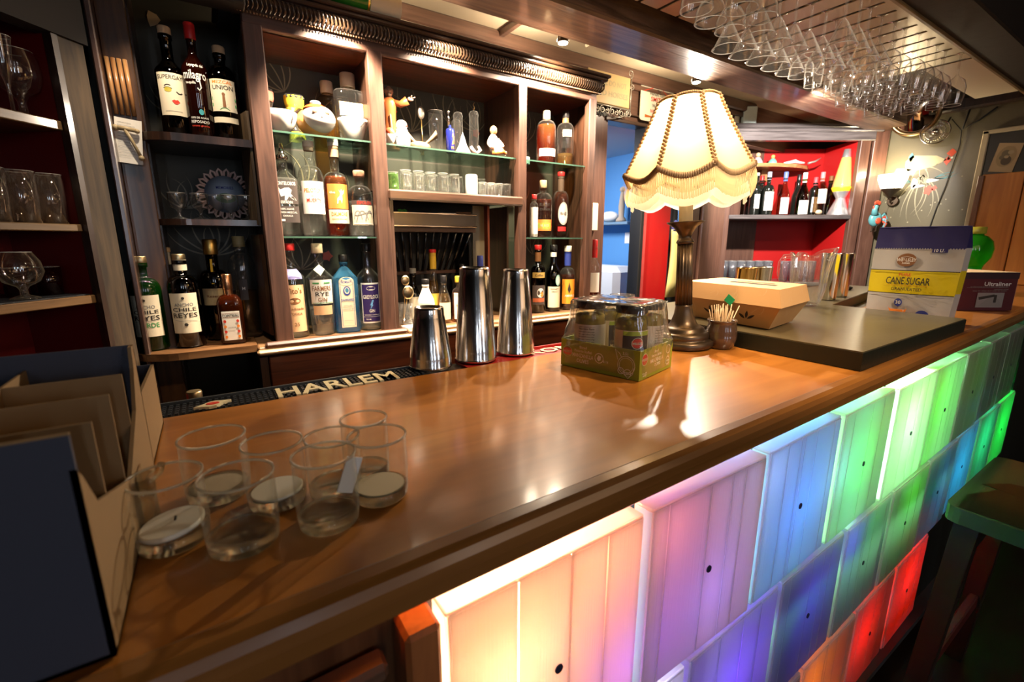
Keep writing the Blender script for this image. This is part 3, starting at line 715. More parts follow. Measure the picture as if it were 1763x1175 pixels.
# the translucent tiles: each a hollow square of ribbed plastic
tile_m = translucent('ribbed_tile_plastic', (.74, .74, .74), .93, .07, .22, bump=.25, bscale=30, stretch=(14, 1, .15), clear=.02)
edge_m = translucent('tile_rim_plastic', (.95, .95, .95), .90, .10, .15, clear=.22)
TW, TH = .267, .280
def rib_x(v):
    rnd = random.Random(v); return sorted(.02 + (TW - .04) * (i + rnd.uniform(.1, .9)) / (3 + v % 3) for i in range(3 + v % 3))
def tile_mesh(v):
    b = B(); x = .004
    for r in rib_x(v) + [TW - .004]:
        b.box(x, r - .0009, -.002, .003, .004, TH - .004, .0006); x = r + .0009
    return b
def tile_rim():
    b = B(); e = .004
    b.box(.0, TW - .001, .0005, .028, TH - .005, TH, .001).box(0, TW - .001, .0005, .028, 0, .004, .001)
    b.box(0, e, .0005, .028, .004, TH - .005).box(TW - .005, TW - .001, .0005, .028, .004, TH - .005)
    return b
def ribs(v):
    b = B()
    for x in rib_x(v): b.add([(x - .0012, -.0015, .004), (x + .0012, -.0015, .004), (x + .0012, -.0015, TH - .004), (x - .0012, -.0015, TH - .004)], [(0, 1, 2, 3)])
    return b
rib_m = translucent('clear_rib_plastic', (.98, .98, .98), .97, .03, .15)
tfm = [None] * 4; hole_m = pbr('tile_hole', (.02, .02, .06), .5)
def tile(x, z, k):
    t = B(); o = None
    if tfm[k % 4] is None:
        o = tile_mesh(k).build('light_tile', tile_m, bar); r = tile_rim().build('tile_rim', edge_m, o); s = ribs(k).build('tile_ribs', rib_m, o, kind='stuff')
        h = B().lathe([(.0001, -.0036), (.006, -.0036), (.006, .002)], (TW * .5, 0, TH * .52), 12, axis='Z')
        h = B(); h.v = []; h.lathe([(.0055, -.0034), (.0055, .0)], seg=12, axis='Y', c=(TW * .5, 0, TH * .5)); h.build('screw_hole', hole_m, o)
        tfm[k % 4] = o
    else:
        src = tfm[k % 4]; o = src.copy(); COL.objects.link(o); o.parent = bar
        for c in list(src.children): d = c.copy(); COL.objects.link(d); d.parent = o
    rnd = random.Random(int(x * 1000 + z * 77))
    o.location = Vector((x, FY(x), z)) - bar_o + Vector((0, rnd.uniform(-.003, .002), 0)); o.rotation_euler = (0, rnd.uniform(-.006, .006), math.atan(.024) + rnd.uniform(-.01, .01))
    return o
k = 0
for i in range(9): tile(.137 + .28 * i, .709, k); k += 1
for i in range(10): tile(-.03 + .28 * i, .419, k + 1); k += 1
for i in range(6): tile(.13 + .28 * i, .129, k); k += 1
for z in (.696, .406): bp(slant(B().box(.0, 2.80, .352, .62, z - .006, z)), 'row_light_baffle', pbr('carcass_dark', (0, 0, 0)))  # unseen baffles, added to keep the light of the tile rows apart

# rubber bar mats along the inner edge
mat_ = thing('bar_mat', 'long black rubber bar mat with cream lettering along the inner edge of the bar', 'bar mat', (-.2, .82, 1.0520))
mo = Vector(mat_.location)
def mt(b, name, m, p=mat_, o=mo, **k): return part(b, name, m, p, o, **k)
mt(B().box(-.70, .335, .806, .868, 1.0505, 1.0555), 'mat_base', rubber)
mt(B().box(-.70, .335, .8655, .870, 1.0525, 1.0615), 'mat_lip', pbr('mat_edge', (.05, .055, .06), .4))
b = B()
for i in range(120):
    for j in range(5): b.box(-.69 + i * .0085, -.6855 + i * .0085, .812 + j * .0105, .818 + j * .0105, 1.0555, 1.0587)
mt(b, 'rubber_nubs', pbr('nub_rubber', (.025, .03, .036), .35), kind='stuff')
cream_r = pbr('cream_rubber', (.72, .62, .38), .5)
V, F_, tw = text2d('HARLEM'); b = B(); wx, hy = .205, .052
vv = [(.172 + x / tw * wx, .832 + y * hy, 1.0600) for x, y in V]; b.add(vv, F_)
lt = mt(b, 'lettering', cream_r)
md = lt.modifiers.new('thick', 'SOLIDIFY'); md.thickness = .003
b = B(); b.prism([(-.046, .817), (-.034, .826), (-.027, .834), (-.018, .837), (-.009, .833), (.004, .831), (-.008, .822), (-.016, .812), (-.026, .810), (-.034, .814)], 1.0575, 1.0620); mt(b, 'emblem', cream_r)
mt(B().prism([(-.021 + .009 * math.cos(t * PI / 8), .823 + .006 * math.sin(t * PI / 8)) for t in range(16)], 1.0620, 1.0627), 'red_badge', text_r)
mat2 = thing('bar_mat', 'red rubber bar mat with cream lettering behind the tall steel shakers', 'bar mat', (.7, .84, 1.0520))
m2o = Vector(mat2.location)
mt(B().box(.42, 1.10, .806, .868, 1.0505, 1.0555), 'mat_base', pbr('red_rubber', (.30, .012, .012), .4), mat2, m2o)
mt(B().box(.42, 1.10, .8655, .870, 1.0525, 1.0615), 'mat_lip', pbr('red_rubber_edge', (.5, .03, .03), .4), mat2, m2o)
V, F_, tw = text2d('KOMBUCHA'); b = B(); b.add([(.76 + x / tw * .34, .838 + y * .036, 1.0585) for x, y in V], F_); mt(b, 'lettering', cream_r, mat2, m2o)

# black slab at the far end
slp = [(1.045, .352), (1.748, .364), (1.755, .700), (2.62, .86), (2.62, 1.045), (1.045, 1.045)]
sl = tag(B().prism([(x - 1.045, y - .352) for x, y in slp], 0, .036).build('slab', pbr('slab_shaded_side', (.007, .010, .007), .4, bump=.1, bscale=60), loc=(1.045, .352, 1.0598)), 'large dark olive-black slab lying on the bar beside the lamp', 'board')  # sides given a near-black colour for the shade on them
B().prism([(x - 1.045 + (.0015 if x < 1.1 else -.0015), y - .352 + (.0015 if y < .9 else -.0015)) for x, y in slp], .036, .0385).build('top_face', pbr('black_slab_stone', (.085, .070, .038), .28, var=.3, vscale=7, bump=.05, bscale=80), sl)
tag(B().lathe([(.055, 0), (.06, .004), (.06, .010), (.05, .014)], seg=20).build('coaster_stack', black, loc=(2.34, .93, 1.1003)), 'round flat black tray lying on the far end of the bar', 'tray')

# ================================================================== LAMP
lp = thing('table_lamp', 'bronze column table lamp with scalloped cream fabric shade and long fringe, on the bar', 'lamp', (.95, .69, 1.0605))
lp.rotation_mode = 'QUATERNION'
from mathutils import Quaternion
lp.rotation_quaternion = Quaternion((_F.x, _F.y, 0), -math.radians(3.2))      # it leans a little
B().lathe([(.066, 0), (.070, .003), (.070, .014), (.064, .018), (.058, .019), (.060, .023), (.060, .031), (.053, .036), (.048, .037), (.048, .043), (.040, .048), (.033, .052), (.028, .062), (.022, .078), (.019, .096), (.020, .100)], seg=40).build('base', bronze, lp)
b = B()
b.lathe([(.0185, .098), (.0165, .248)], seg=112, scallop=.06, sc_n=16)
b.build('fluted_column', bronze, lp)
B().lathe([(.019, .244), (.020, .248), (.017, .253), (.013, .256), (.014, .261), (.017, .268), (.026, .281), (.041, .291), (.042, .294), (.038, .293), (.012, .286)], seg=36).build('drip_cup', bronze, lp)
B().lathe([(.0155, .288), (.0150, .42)], seg=24).build('candle_sleeve', translucent('ivory_sleeve', (.9, .84, .66), .5, .1), lp)
B().ball((0, 0, .436), .018, 12, 8).build('bulb', pbr('lit_bulb', (1, .9, .7), .4, emis=(1, .75, .42), estr=25), lp)
shade_m = translucent('shade_fabric', (.84, .66, .38), .72, .02, .5, clear=.0)
braid_m = translucent('brown_braid', (.58, .42, .25), .38, .03, .5)
face = math.atan2(-.69, -.95)                       # a panel faces the room
NS = 8
def shade_pt(t, k, j, nn=6):
    """t 0 top..1 bottom, panel k, sub j: an eight-panel bell whose seams stand proud"""
    a0 = face + (k - .5) * 2 * PI / NS; a1 = face + (k + .5) * 2 * PI / NS; f = j / nn
    R = .066 + (.141 - .066) * (t ** 1.10)
    p0 = Vector((math.cos(a0), math.sin(a0), 0)) * R; p1 = Vector((math.cos(a1), math.sin(a1), 0)) * R
    p = p0.lerp(p1, f); p *= 1 - .035 * math.sin(PI * f) * t
    z = .550 - t * .152
    if t > .0: z -= .018 * math.sin(PI * f) * t ** 3
    else: z += .004 * math.sin(PI * f)
    return Vector((p.x, p.y, z))
for k in range(NS):
    b = B(); V = []; T = 10
    for i in range(T + 1):
        for j in range(7): V.append(shade_pt(i / T, k, j))
    b.add(V, [(i * 7 + j, i * 7 + j + 1, (i + 1) * 7 + j + 1, (i + 1) * 7 + j) for i in range(T) for j in range(6)], True)
    b.build('shade_panel', shade_m, lp)
    b = B(); pts = [shade_pt(i / 40, k, 0) * 1.0 for i in range(41)]
    for i, p in enumerate(pts):
        q = Vector((p.x, p.y, 0)).normalized(); tt = Vector((-q.y, q.x, 0))
        b.ball(tuple(p + q * .0015 + tt * (.0026 if i % 2 else -.0026)), .0036, 6, 4)
    b.build('seam_braid', braid_m, lp, kind='stuff')
    b = B(); pts = [shade_pt(1, k, j / 4 * 1.0, 6) for j in range(25)]
    for i, p in enumerate(pts):
        q = Vector((p.x, p.y, 0)).normalized(); b.ball(tuple(p + q * .001 + Vector((0, 0, .003))), .0055, 6, 4, (1, 1, 1.35))
    pts = [shade_pt(0, k, j / 2, 6) for j in range(13)]
    for i, p in enumerate(pts): b.ball(tuple(p), .0036, 6, 4)
    b.build('hem_braid', braid_m, lp, kind='stuff')
fr_m = translucent('fringe_thread', (.60, .48, .30), .42, .03, .5)
b = B(); rnd = random.Random(5)
for k in range(NS):
    for j in range(34):
        p = shade_pt(1, k, (j + .5) / 34 * 6, 6); q = Vector((p.x, p.y, 0)).normalized(); tt = Vector((-q.y, q.x, 0))
        L_ = .044 + rnd.uniform(-.001, .001); w = .00125
        bulge = .005
        V = []
        for s_ in range(5):
            u = s_ / 4; c = p + q * (.002 + bulge * math.sin(PI * u * .8)) - Vector((0, 0, L_ * u)) + tt * rnd.uniform(-.0004, .0004)
            V += [c - tt * w, c + tt * w + q * .0006]
        b.add(V, [(2 * s_, 2 * s_ + 1, 2 * s_ + 3, 2 * s_ + 2) for s_ in range(4)])
b.build('fringe', fr_m, lp, kind='stuff')
# white lining hem showing below the fringe
b = B(); V = []; nn = NS * 12
for i in range(nn + 1):
    k, j = divmod(i % nn, 12); p = shade_pt(1, k, j / 2, 6); q = Vector((p.x, p.y, 0)).normalized(); p = p * 1.0
    z0 = p.z - .030; z1 = p.z - .058
    V += [(p.x * .93, p.y * .93, z0), (p.x * .955 + q.x * .002 * math.sin(i * 1.9), p.y * .955 + q.y * .002 * math.sin(i * 1.9), z1)]
b.add(V, [(2 * i, 2 * i + 2, 2 * i + 3, 2 * i + 1) for i in range(nn)], True); b.build('lining_hem', translucent('white_lining', (.92, .90, .84), .6, .02), lp)
B().lathe([(.066, .5495), (.066, .5515)], seg=40, caps=False).build('top_ring', brass, lp)
b = B()
for a in range(3): b.tube([(0, 0, .52), (.065 * math.cos(a * 2.09), .065 * math.sin(a * 2.09), .548)], .0014, 5)
b.build('harp', brass, lp)

# ================================================================== THINGS ON THE BAR
BZ = 1.0595
vot_t = thin('votive_wall_glass', (.94, .93, .89), .9, 1.2, body=.02, bodycol=(.85, .8, .65), ebody=.28)
rim_v = thin('votive_rim', (.85, .83, .77), .8, 2.5, .06, body=.35, bodycol=(.8, .75, .6))
def votive(label, x, y, R=.028, H=.066, fill=None, tilt=0, wick=False, cat='candle glass'):
    t = thing('candle_glass', label, cat, (x, y, BZ))
    pr = [(.0001, 0), (R * .90, 0), (R * .97, .002), (R, .012), (R * 1.02, H * .5), (R, H), (R - .0012, H + .0006), (R - .0022, H - .0005), (R - .0024, H * .5), (R - .003, .014), (R * .8, .0095), (.0001, .0085)]
    B().lathe([(R * .97, .003), (R, .012), (R * 1.02, H * .5), (R, H)], seg=40, caps=False).build('glass_body', vot_t, t)
    B().lathe([(R - .0008, H - .0009), (R + .0010, H - .0009), (R + .0010, H + .0009), (R - .0008, H + .0009)], seg=44, caps=False, closed=True).build('rim', rim_v, t)
    B().lathe([(.0001, 0), (R * .90, 0), (R * .965, .002), (R * .985, .011), (R * .90, .0125), (R * .6, .010), (.0001, .0095)], seg=40, caps=False).build('thick_base', votg, t)
    if fill:
        z0, z1, m, tl = fill
        b = B(); r = R * .88
        b.lathe([(r * .95, z0), (r, z0 + .001), (r, z1 - .001), (r * .96, z1)], seg=28)
        b.v = [(p[0], p[1], p[2] + p[0] * tl) for p in b.v]; b.build('wax_disc', m, t)
        if wick: B().tube([(.002, .001, z1), (.003, .0, z1 + .004)], .001, 6).build('wick', black, t)
    return t
G7 = None
votive('short glass with a thick tilted disc of white wax, nearest the cardboard cartons', -.052, .448, .0265, .060, (.013, .018, wax, .10), wick=True)
votive('empty clear candle glass standing nearest the viewer in the left cluster', -.002, .413, .0275, .062)
votive('clear candle glass with thin white wax, right rear of the left cluster', .030, .468, .0265, .062, (.010, .014, wax, .05))
votive('clear candle glass farthest back in the left cluster', -.018, .515, .0285, .062, (.0095, .011, pbr('smoky_wax', (.5, .42, .3), .4), 0))
t = votive('clear candle glass with a white paper slip inside, front of the right cluster', .065, .405, .0265, .066)
b = B(); b.box(-.007, .007, -.0004, .0004, 0, .034); M_ = Matrix.Rotation(.35, 3, 'Y')
b.v = [tuple(M_ @ Vector(p) + Vector((.014, -.004, .026))) for p in b.v]; b.build('paper_slip', paper, t)
votive('clear candle glass with a film of wax at right of the right cluster', .118, .424, .0275, .064, (.0095, .012, pbr('thin_wax', (.55, .48, .33), .4), 0))
votive('narrow clear candle glass standing at the back of the right cluster', .118, .470, .0235, .066)
votive('low clear candle glass half hidden behind the glass with the paper slip', .082, .455, .0255, .060)
# small clear creamer beside the cartons
t = thing('glass_pourer', 'small clear glass pourer with a spout beside the cardboard cartons', 'pourer', (-.0745, .478, BZ))
b = B().lathe([(.0001, 0), (.012, 0), (.013, .003), (.012, .03), (.013, .052), (.0115, .052), (.0105, .03), (.0115, .006), (.0001, .005)], seg=20, caps=False)
b.build('glass_body', votg, t)
B().tube([(.010, -.006, .050), (.018, -.010, .058), (.020, -.011, .064)], [.004, .0035, .003], 8).build('spout', votg, t)

def shaker(label, x, y, rb, rt, H, m=steel2):
    t = thing('cocktail_shaker', label, 'shaker', (x, y, 1.0590), random.uniform(0, 6), 'upturned steel shakers on the bar mat')
    B().lathe([(rb, 0), (rb * 1.012, .001), (rb * 1.012, .006), (rb * .995, .008), (rb * .99, .022), (rb * .985, .023), (rt * 1.03, H - .020), (rt * 1.0, H - .0185), (rt * .985, H - .004), (rt * .95, H), (rt * .90, H + .0005), (rt * .86, H - .004), (rt * .5, H - .006), (.0001, H - .0055)], seg=56, caps=False).build('cup_body', m, t)
    B().lathe([(rb * 1.010, .001), (rb * 1.026, .002), (rb * 1.026, .0045), (rb * 1.010, .0055)], seg=56, caps=False).build('rolled_rim', steel, t)
    return t
shaker('short upturned steel cocktail shaker, leftmost of the three on the bar mat', .357, .852, .0425, .030, .122)
shaker('tallest upturned steel shaker, middle of the three on the bar mat', .464, .856, .0445, .032, .197)
shaker('tall upturned steel shaker with soft domed end, rightmost of the three', .572, .862, .0435, .029, .189)

# ---- shrink wrapped tray of olive jars
ang = math.atan2(.549 - .544 + .012, .74 - .63)
pk = thing('olive_jar_pack', 'green cardboard tray of olive jars shrink-wrapped in clear film, on the bar', 'jar pack', (.630, .544, BZ), 0); pk.scale = (1.17, 1.17, 1.17)
uX = Vector((.134, .004, 0)); uY = Vector((-.079, .127, 0))   # short side (towards the lamp), long side (to the back left)
lx, ly = .122, .158; ux_, uy_ = uX.normalized(), Vector((-uX.y, uX.x, 0)).normalized()
# real tray is a rectangle turned on the bar
rzp = math.radians(27); ex = Vector((math.cos(rzp - .22), math.sin(rzp - .22), 0)); ey = Vector((-ex.y, ex.x, 0))
lx, ly = .118, .150
def pk_pt(a, c, z): return tuple(ex * a + ey * c + Vector((0, 0, z)))
tray_m = pbr('olive_green_card', (.30, .36, .03), .55, var=.05, vscale=10); tray_in = pbr('tray_inside', (.25, .17, .06), .7)
def obox(b, a0, a1, c0, c1, z0, z1):
    q = B().box(a0, a1, c0, c1, z0, z1); return b.add([pk_pt(*p) for p in q.v], q.f)
b = B(); t_ = .0015
obox(b, 0, lx, 0, t_, 0, .048); obox(b, 0, t_, t_, ly, 0, .048); obox(b, lx - t_, lx, t_, ly, 0, .048); obox(b, t_, lx - t_, ly - t_, ly, 0, .048); obox(b, t_, lx - t_, t_, ly - t_, 0, .002)
tray = b.build('card_tray', tray_m, pk)
mA = lambda u, v, off=0: tuple(ex * (-off) + ey * (ly - u) + Vector((0, 0, v)))       # long side facing the viewer's left
mB = lambda u, v, off=0: tuple(ex * u - ey * off + Vector((0, 0, v)))                 # short side
pale_ink = pbr('pale_green_ink', (.88, .86, .66), .6)
def ring_(u, v, r, w, m, n=20): return ('l', [(u + r * math.cos(i * 2 * PI / n), v + r * math.sin(i * 2 * PI / n)) for i in range(n + 1)], w, m)
prints(tray, mA, [('c', .014, .027, .0095, .0065, text_r), ring_(.014, .027, .0095, .0006, pale_ink), ('t', 'WELLSLEY', .014, .027, .0035, .017, pale_ink),
    ('t', 'Sliced', .046, .038, .0045, None, pale_ink), ('t', 'Pimiento Stuffed', .046, .0315, .0045, .034, pale_ink), ('t', 'MANZANILLA', .046, .0235, .0065, .042, pale_ink), ('t', 'OLIVES', .046, .0145, .0065, .024, pale_ink),
    ring_(.078, .025, .008, .0012, pale_ink), ('p', [(.074, .024), (.077, .030), (.082, .028), (.081, .022), (.077, .020)], pale_ink), ('t', '8 / 16', .091, .021, .004, .009, pale_ink),
    ring_(.128, .022, .015, .0008, pale_ink), ring_(.128, .022, .012, .0005, pale_ink), ring_(.119, .012, .005, .0008, pale_ink), ring_(.131, .010, .006, .0008, pale_ink), ('t', '100%', .131, .010, .0035, .009, pale_ink),
    ('t', '3.51', .126, .041, .0045, .009, pale_ink), ('l', [(.113, .030), (.108, .046), (.116, .040), (.120, .034)], .0008, pale_ink), ('l', [(.128, .007), (.132, .001), (.140, .010), (.142, .020)], .0008, pale_ink)])
prints(tray, mB, [('c', .016, .032, .0095, .0085, text_r), ring_(.016, .032, .0095, .0007, pale_ink), ('t', 'WELLSLEY', .016, .032, .0038, .018, pale_ink),
    ('t', 'Sliced', .054, .040, .0045, None, pale_ink), ('t', 'Pimiento Stuffed', .056, .0335, .0045, .036, pale_ink), ('t', 'MANZANILLA', .057, .0255, .0065, .045, pale_ink), ('t', 'OLIVES', .060, .0175, .0050, .022, pale_ink),
    ring_(.098, .036, .0075, .0012, pale_ink), ring_(.098, .016, .0070, .0008, pale_ink), ('t', '6 x 21', .016, .010, .003, .014, pale_ink), ('t', '10 OZ', .016, .006, .003, .012, pale_ink), ('t', '100%', .098, .016, .003, .010, pale_ink)])
jar_g = thin('jar_glass', (.92, .93, .85), .5, 1.5); brine = thin('olive_brine', (.80, .70, .26), .6, .4, body=.38, bodycol=(.75, .62, .16))
olive_m = pbr('green_olive', (.30, .27, .05), .35); lid_m = pbr('black_jar_lid', (.015, .014, .016), .22)
lab_w = pbr('jar_back_label', (.66, .64, .62), .6); lab_k = pbr('jar_front_label', (.035, .024, .022), .5); lab_lime = pbr('lime_band', (.36, .50, .05), .5)
JR = .0355; jars = []
for ia in range(2):
    for ic in range(2):
        a = .030 + ia * .058; c = .034 + ic * .078
        p = pk_pt(a, c, 0)
        nm = [['olive jar with black label in the nearest corner of the green tray', 'olive jar nearest the back bar, showing small-print label in the green tray'], ['olive jar beside the lamp showing a white ingredients label', 'hidden rear olive jar of the green tray']][ia][ic]
        jars.append((a, c, nm, (ia, ic)))
for (a, c, nm, key) in jars:
    o = thing('olive_jar', nm, 'jar', tuple(Vector((.630, .544, BZ + .0028)) + Vector(pk_pt(a, c, 0)) * 1.17), math.atan2(ex.y, ex.x) + {(0, 0): -.62, (0, 1): -.9, (1, 0): .2, (1, 1): 0}[key])
    o.scale = (1.17, 1.17, 1.17); r = .0265
    B().lathe([(r * .9, 0), (r, .004), (r, .082), (r * .93, .093), (r * .86, .098), (r * .88, .103)], seg=26).build('glass_body', jar_g, o)
    B().lathe([(r * .86, .003), (r * .94, .006), (r * .94, .080), (r * .86, .090)], seg=22).build('brine', brine, o)
    b = B(); rnd = random.Random(int(a * 1e3))
    for z in range(7):
        for q in range(6): b.ball(((r * .66) * math.cos(q * 1.05 + z * .5), (r * .66) * math.sin(q * 1.05 + z * .5), .012 + z * .0122), .0078, 8, 6, (1, 1, .85))
    b.build('olives', olive_m, o, kind='stuff')
    B().lathe([(r * .93, .100), (r * .96, .101), (r * .96, .111), (r * .93, .1135), (r * .7, .1125), (.0001, .1125)], seg=30, caps=False).build('lid', lid_m, o)
    mj = lambda u, v, off=0: ((r + .0006 + off) * math.cos(-PI / 2 + u / r), (r + .0006 + off) * math.sin(-PI / 2 + u / r), v)
    lo = B(); V = []; hw = .056 if key == (0, 0) else .050
    for j in range(21): V += [mj(-hw / 2 * 1.5 + hw * 1.5 * j / 20, .012), mj(-hw / 2 * 1.5 + hw * 1.5 * j / 20, .074)]
    back = key in ((0, 1), (1, 0))
    lo.add(V, [(2 * j, 2 * j + 2, 2 * j + 3, 2 * j + 1) for j in range(20)], True)
    l_ = lo.build('label', lab_w if back else cream, o)
    if back:
        its = [('r', -.022, .070, .006, .0705, text_d), ('t', 'Nutrition Facts', -.008, .067, .0034, .026, text_d)] + [('t', 'Serv size 3 olives (15g) ' if i % 2 else 'INGREDIENTS: olives, water', -.008, .062 - i * .0042, .0022, .027, text_d) for i in range(11)]
        prints(l_, mj, its)
    else:
        prints(l_, mj, [('r', -.024, .012, .022, .066, lab_k), ('r', -.024, .066, .022, .073, lab_lime), ('c', -.001, .054, .009, .0075, text_r), ring_(-.001, .054, .009, .0006, pale_ink), ('t', 'WELLSLEY', -.001, .054, .0035, .016, pale_ink), ('t', 'Sliced', -.001, .042, .004, None, cream), ('t', 'Pimiento Stuffed', -.001, .0365, .004, .032, cream), ('t', 'MANZANILLA', -.001, .0295, .0058, .040, cream), ('t', 'OLIVES', -.001, .0215, .005, .022, cream)])
# film: a loose skin drawn over the lids and down round the tray
film = thin('shrink_film', (.97, .96, .94), .85, 3.2, .09, body=.07, bodycol=(.95, .9, .8), ebody=.5)
b = B(); rsf = []; nF = 72
def rrect(t, ax, cx, rad):
    """point on a rounded rectangle of half sizes ax, cx"""
    a = 2 * PI * t; n = 5.0 if rad == 0 else rad
    ct, st = math.cos(a), math.sin(a); k = 1 / ((abs(ct) ** n + abs(st) ** n) ** (1 / n)); return ct * k * ax, st * k * cx
rnd = random.Random(3)
for iz, (z, sx, sc_, n) in enumerate([(.006, 1.015, 1.012, 14), (.03, 1.02, 1.015, 14), (.050, 1.02, 1.015, 12), (.062, .99, .99, 8), (.080, .955, .96, 6), (.100, .93, .95, 6), (.1125, .915, .94, 6), (.1165, .88, .91, 6), (.1172, .70, .74, 5), (.1170, .4, .45, 4), (.1168, .1, .1, 3)]):
    ring = []
    for j in range(nF):
        px_, py_ = rrect(j / nF, lx / 2 * sx, ly / 2 * sc_, n); w = .0016 * math.sin(j * 2.3 + iz * 1.4) + rnd.uniform(-.0014, .0014)
        if iz < 2: w *= .3
        k = 1 + w / .06
        ring.append(pk_pt(lx / 2 + px_ * k, ly / 2 + py_ * k, z + (rnd.uniform(-.0007, .0007) if iz > 6 else 0)))
    rsf.append(ring)
B().rings(rsf, cap0=False).build('shrink_film', film, pk)

# ---- open clear plastic jar behind the pack
t = thing('open_jar', 'open clear screw-neck jar standing behind the wrapped olive jars', 'jar', (.842, .795, BZ))
B().lathe([(.034, 0), (.038, .004), (.038, .085), (.033, .094), (.030, .097), (.030, .108), (.0315, .110), (.030, .112), (.0315, .115), (.030, .117), (.030, .122), (.0288, .122), (.0288, .097), (.036, .084), (.036, .006), (.0001, .005)], seg=36, caps=False).build('glass_body', thin('clear_plastic', (.93, .93, .90), .55, 1.6, body=.05, bodycol=(.8, .8, .75)), t)

# ---- cup of wooden picks
t = thing('clay_cup', 'small dark brown glazed clay cup standing beside the lamp base', 'cup', (1.008, .628, BZ))
B().lathe([(.026, 0), (.029, .003), (.033, .016), (.0345, .030), (.0340, .031), (.0345, .034), (.034, .036), (.0345, .040), (.0335, .046), (.031, .058), (.0315, .062), (.034, .066), (.033, .068), (.029, .063), (.029, .01), (.0001, .008)], seg=40, caps=False).build('cup_body', pbr('brown_glaze', (.075, .045, .030), .22, var=.3, vscale=30, coat=.6), t)
b = B(); rnd = random.Random(8)
pick0 = None; gi = 0
for i in range(34):
    a = rnd.uniform(0, 2 * PI); r = .026 * math.sqrt(rnd.random()); lean = rnd.uniform(.05, .30)
    bx, by = r * math.cos(a) * .5, r * math.sin(a) * .5; tx, ty = r * math.cos(a) + lean * .03 * math.cos(a), r * math.sin(a) + lean * .03 * math.sin(a)
    if i > 27: tx += .022; bx -= .01
    h = rnd.uniform(.088, .104)
    b = B().tube([(bx, by, .012), (tx, ty, h)], .0011, 6)
    o = b.build('wooden_pick', wood('pick_wood', (.62, .42, .22), (.8, .62, .38), .5, 2), None, loc=(1.008, .628, BZ))
    tag(o, 'thin pale wooden drink pick standing in the brown clay cup', 'pick', 'wooden picks in the clay cup')

# ---- perforated takeaway box on the slab
bx_ = thing('pastry_box', 'brown cardboard carrier box with sloping sides and leaf-shaped vents on the slab', 'box', (1.20, .69, 1.1))
bo = Vector(bx_.location)
# outline at three heights (corners: near-left, near-right, far-right, far-left)
T3 = [Vector(p) for p in ((1.092, .545, 1.198), (1.292, .578, 1.198), (1.322, .838, 1.198), (1.118, .830, 1.198))]
cc = sum(T3, Vector()) / 4
def grow(k, z): return [Vector((cc.x + (p.x - cc.x) * k, cc.y + (p.y - cc.y) * k, z)) for p in T3]
Lv = [grow(.82, 1.1015), grow(1.05, 1.160), grow(1.045, 1.1605), grow(.97, 1.198)]
b = B().rings([[tuple(p) for p in Lv[0]], [tuple(p) for p in Lv[1]]], smooth=False); part(b, 'box_tray', cardb, bx_, bo)
def side_map(P, Q, P2, Q2):
    """u 0..1 along, v 0..1 up, on the sloping quad P Q (bottom) P2 Q2 (top)"""
    nn = (Q - P).cross(P2 - P).normalized()
    return lambda u, v, off=0: tuple(((P.lerp(Q, u)).lerp(P2.lerp(Q2, u), v)) + nn * off - bo)
k1 = grow(1.058, 1.158); k2 = grow(.975, 1.200)
b = B().rings([[tuple(p) for p in k1], [tuple(p) for p in k2]], smooth=False); lid = part(b, 'box_lid', pbr('lid_cardboard', (.58, .36, .17), .65, var=.06, vscale=10), bx_, bo)
vent = pbr('vent_shadow', (.03, .015, .01), .8)
def leaf(u, v, L_, w, a):
    pts = []
    for i in range(13):
        t = i / 12; pts.append((t * L_, w * math.sin(PI * t)))
    for i in range(11, 0, -1):
        t = i / 12; pts.append((t * L_, -w * math.sin(PI * t)))
    return [(u + (x * math.cos(a) - y * math.sin(a)), v + (x * math.sin(a) + y * math.cos(a)) * 4.2) for x, y in pts]
mS = side_map(Lv[0][3], Lv[0][0], Lv[1][3], Lv[1][0]); mE = side_map(Lv[0][0], Lv[0][1], Lv[1][0], Lv[1][1])
its = []
for cu in (.33, .73):
    for a in (PI * .80, PI * .5, PI * .2): its.append(('p', leaf(cu + .015 * math.cos(a), .30 + .03 * math.sin(a), .085, .014, a), vent))
prints(bx_, mS, its, name='leaf_vent')
mL = side_map(k1[3], k1[0], k2[3], k2[0]); mL2 = side_map(k1[0], k1[1], k2[0], k2[1])
pale = pbr('pale_leaf_print', (.62, .45, .27), .65)
rnd = random.Random(2)
for m_, pr_ in ((mL, bx_), (mS, bx_), (mL2, bx_), (mE, bx_)):
    it = []
    for q in range(5):
        u = rnd.uniform(.08, .85); v = rnd.uniform(.1, .6); a = rnd.uniform(-1, 1)
        it.append(('l', [(u + .07 * math.cos(a + s * .35) * s / 3 * .9, v + .6 * abs(math.sin(a + s * .5)) * s / 6) for s in range(7)], .0035, pale))
    prints(bx_, m_, [(i[0], [(max(.02, min(.98, x)), max(.02, min(.98, y))) for x, y in i[1]], i[2], i[3]) for i in it], name='leaf_print')
mT = lambda u, v, off=0: tuple(k2[3].lerp(k2[0], u).lerp(k2[2].lerp(k2[1], u), v) + Vector((0, 0, off + .0004)) - bo)
prints(bx_, mT, [('r', .36, .40, .85, .50, vent), ('r', .36, .62, .78, .66, vent)], name='handle_slot')
B().rbox((0, 0, 0), (.0012, .022, .020), 0, 0, Matrix.Rotation(.6, 3, 'X')).build('green_sticker', pbr('green_sticker', (.02, .40, .16), .5), bx_, loc=tuple(Vector(mL(.56, .12, .003))))
b = B()
for i in range(26): b.box(0, .004, 0, .001, 0, .0028)
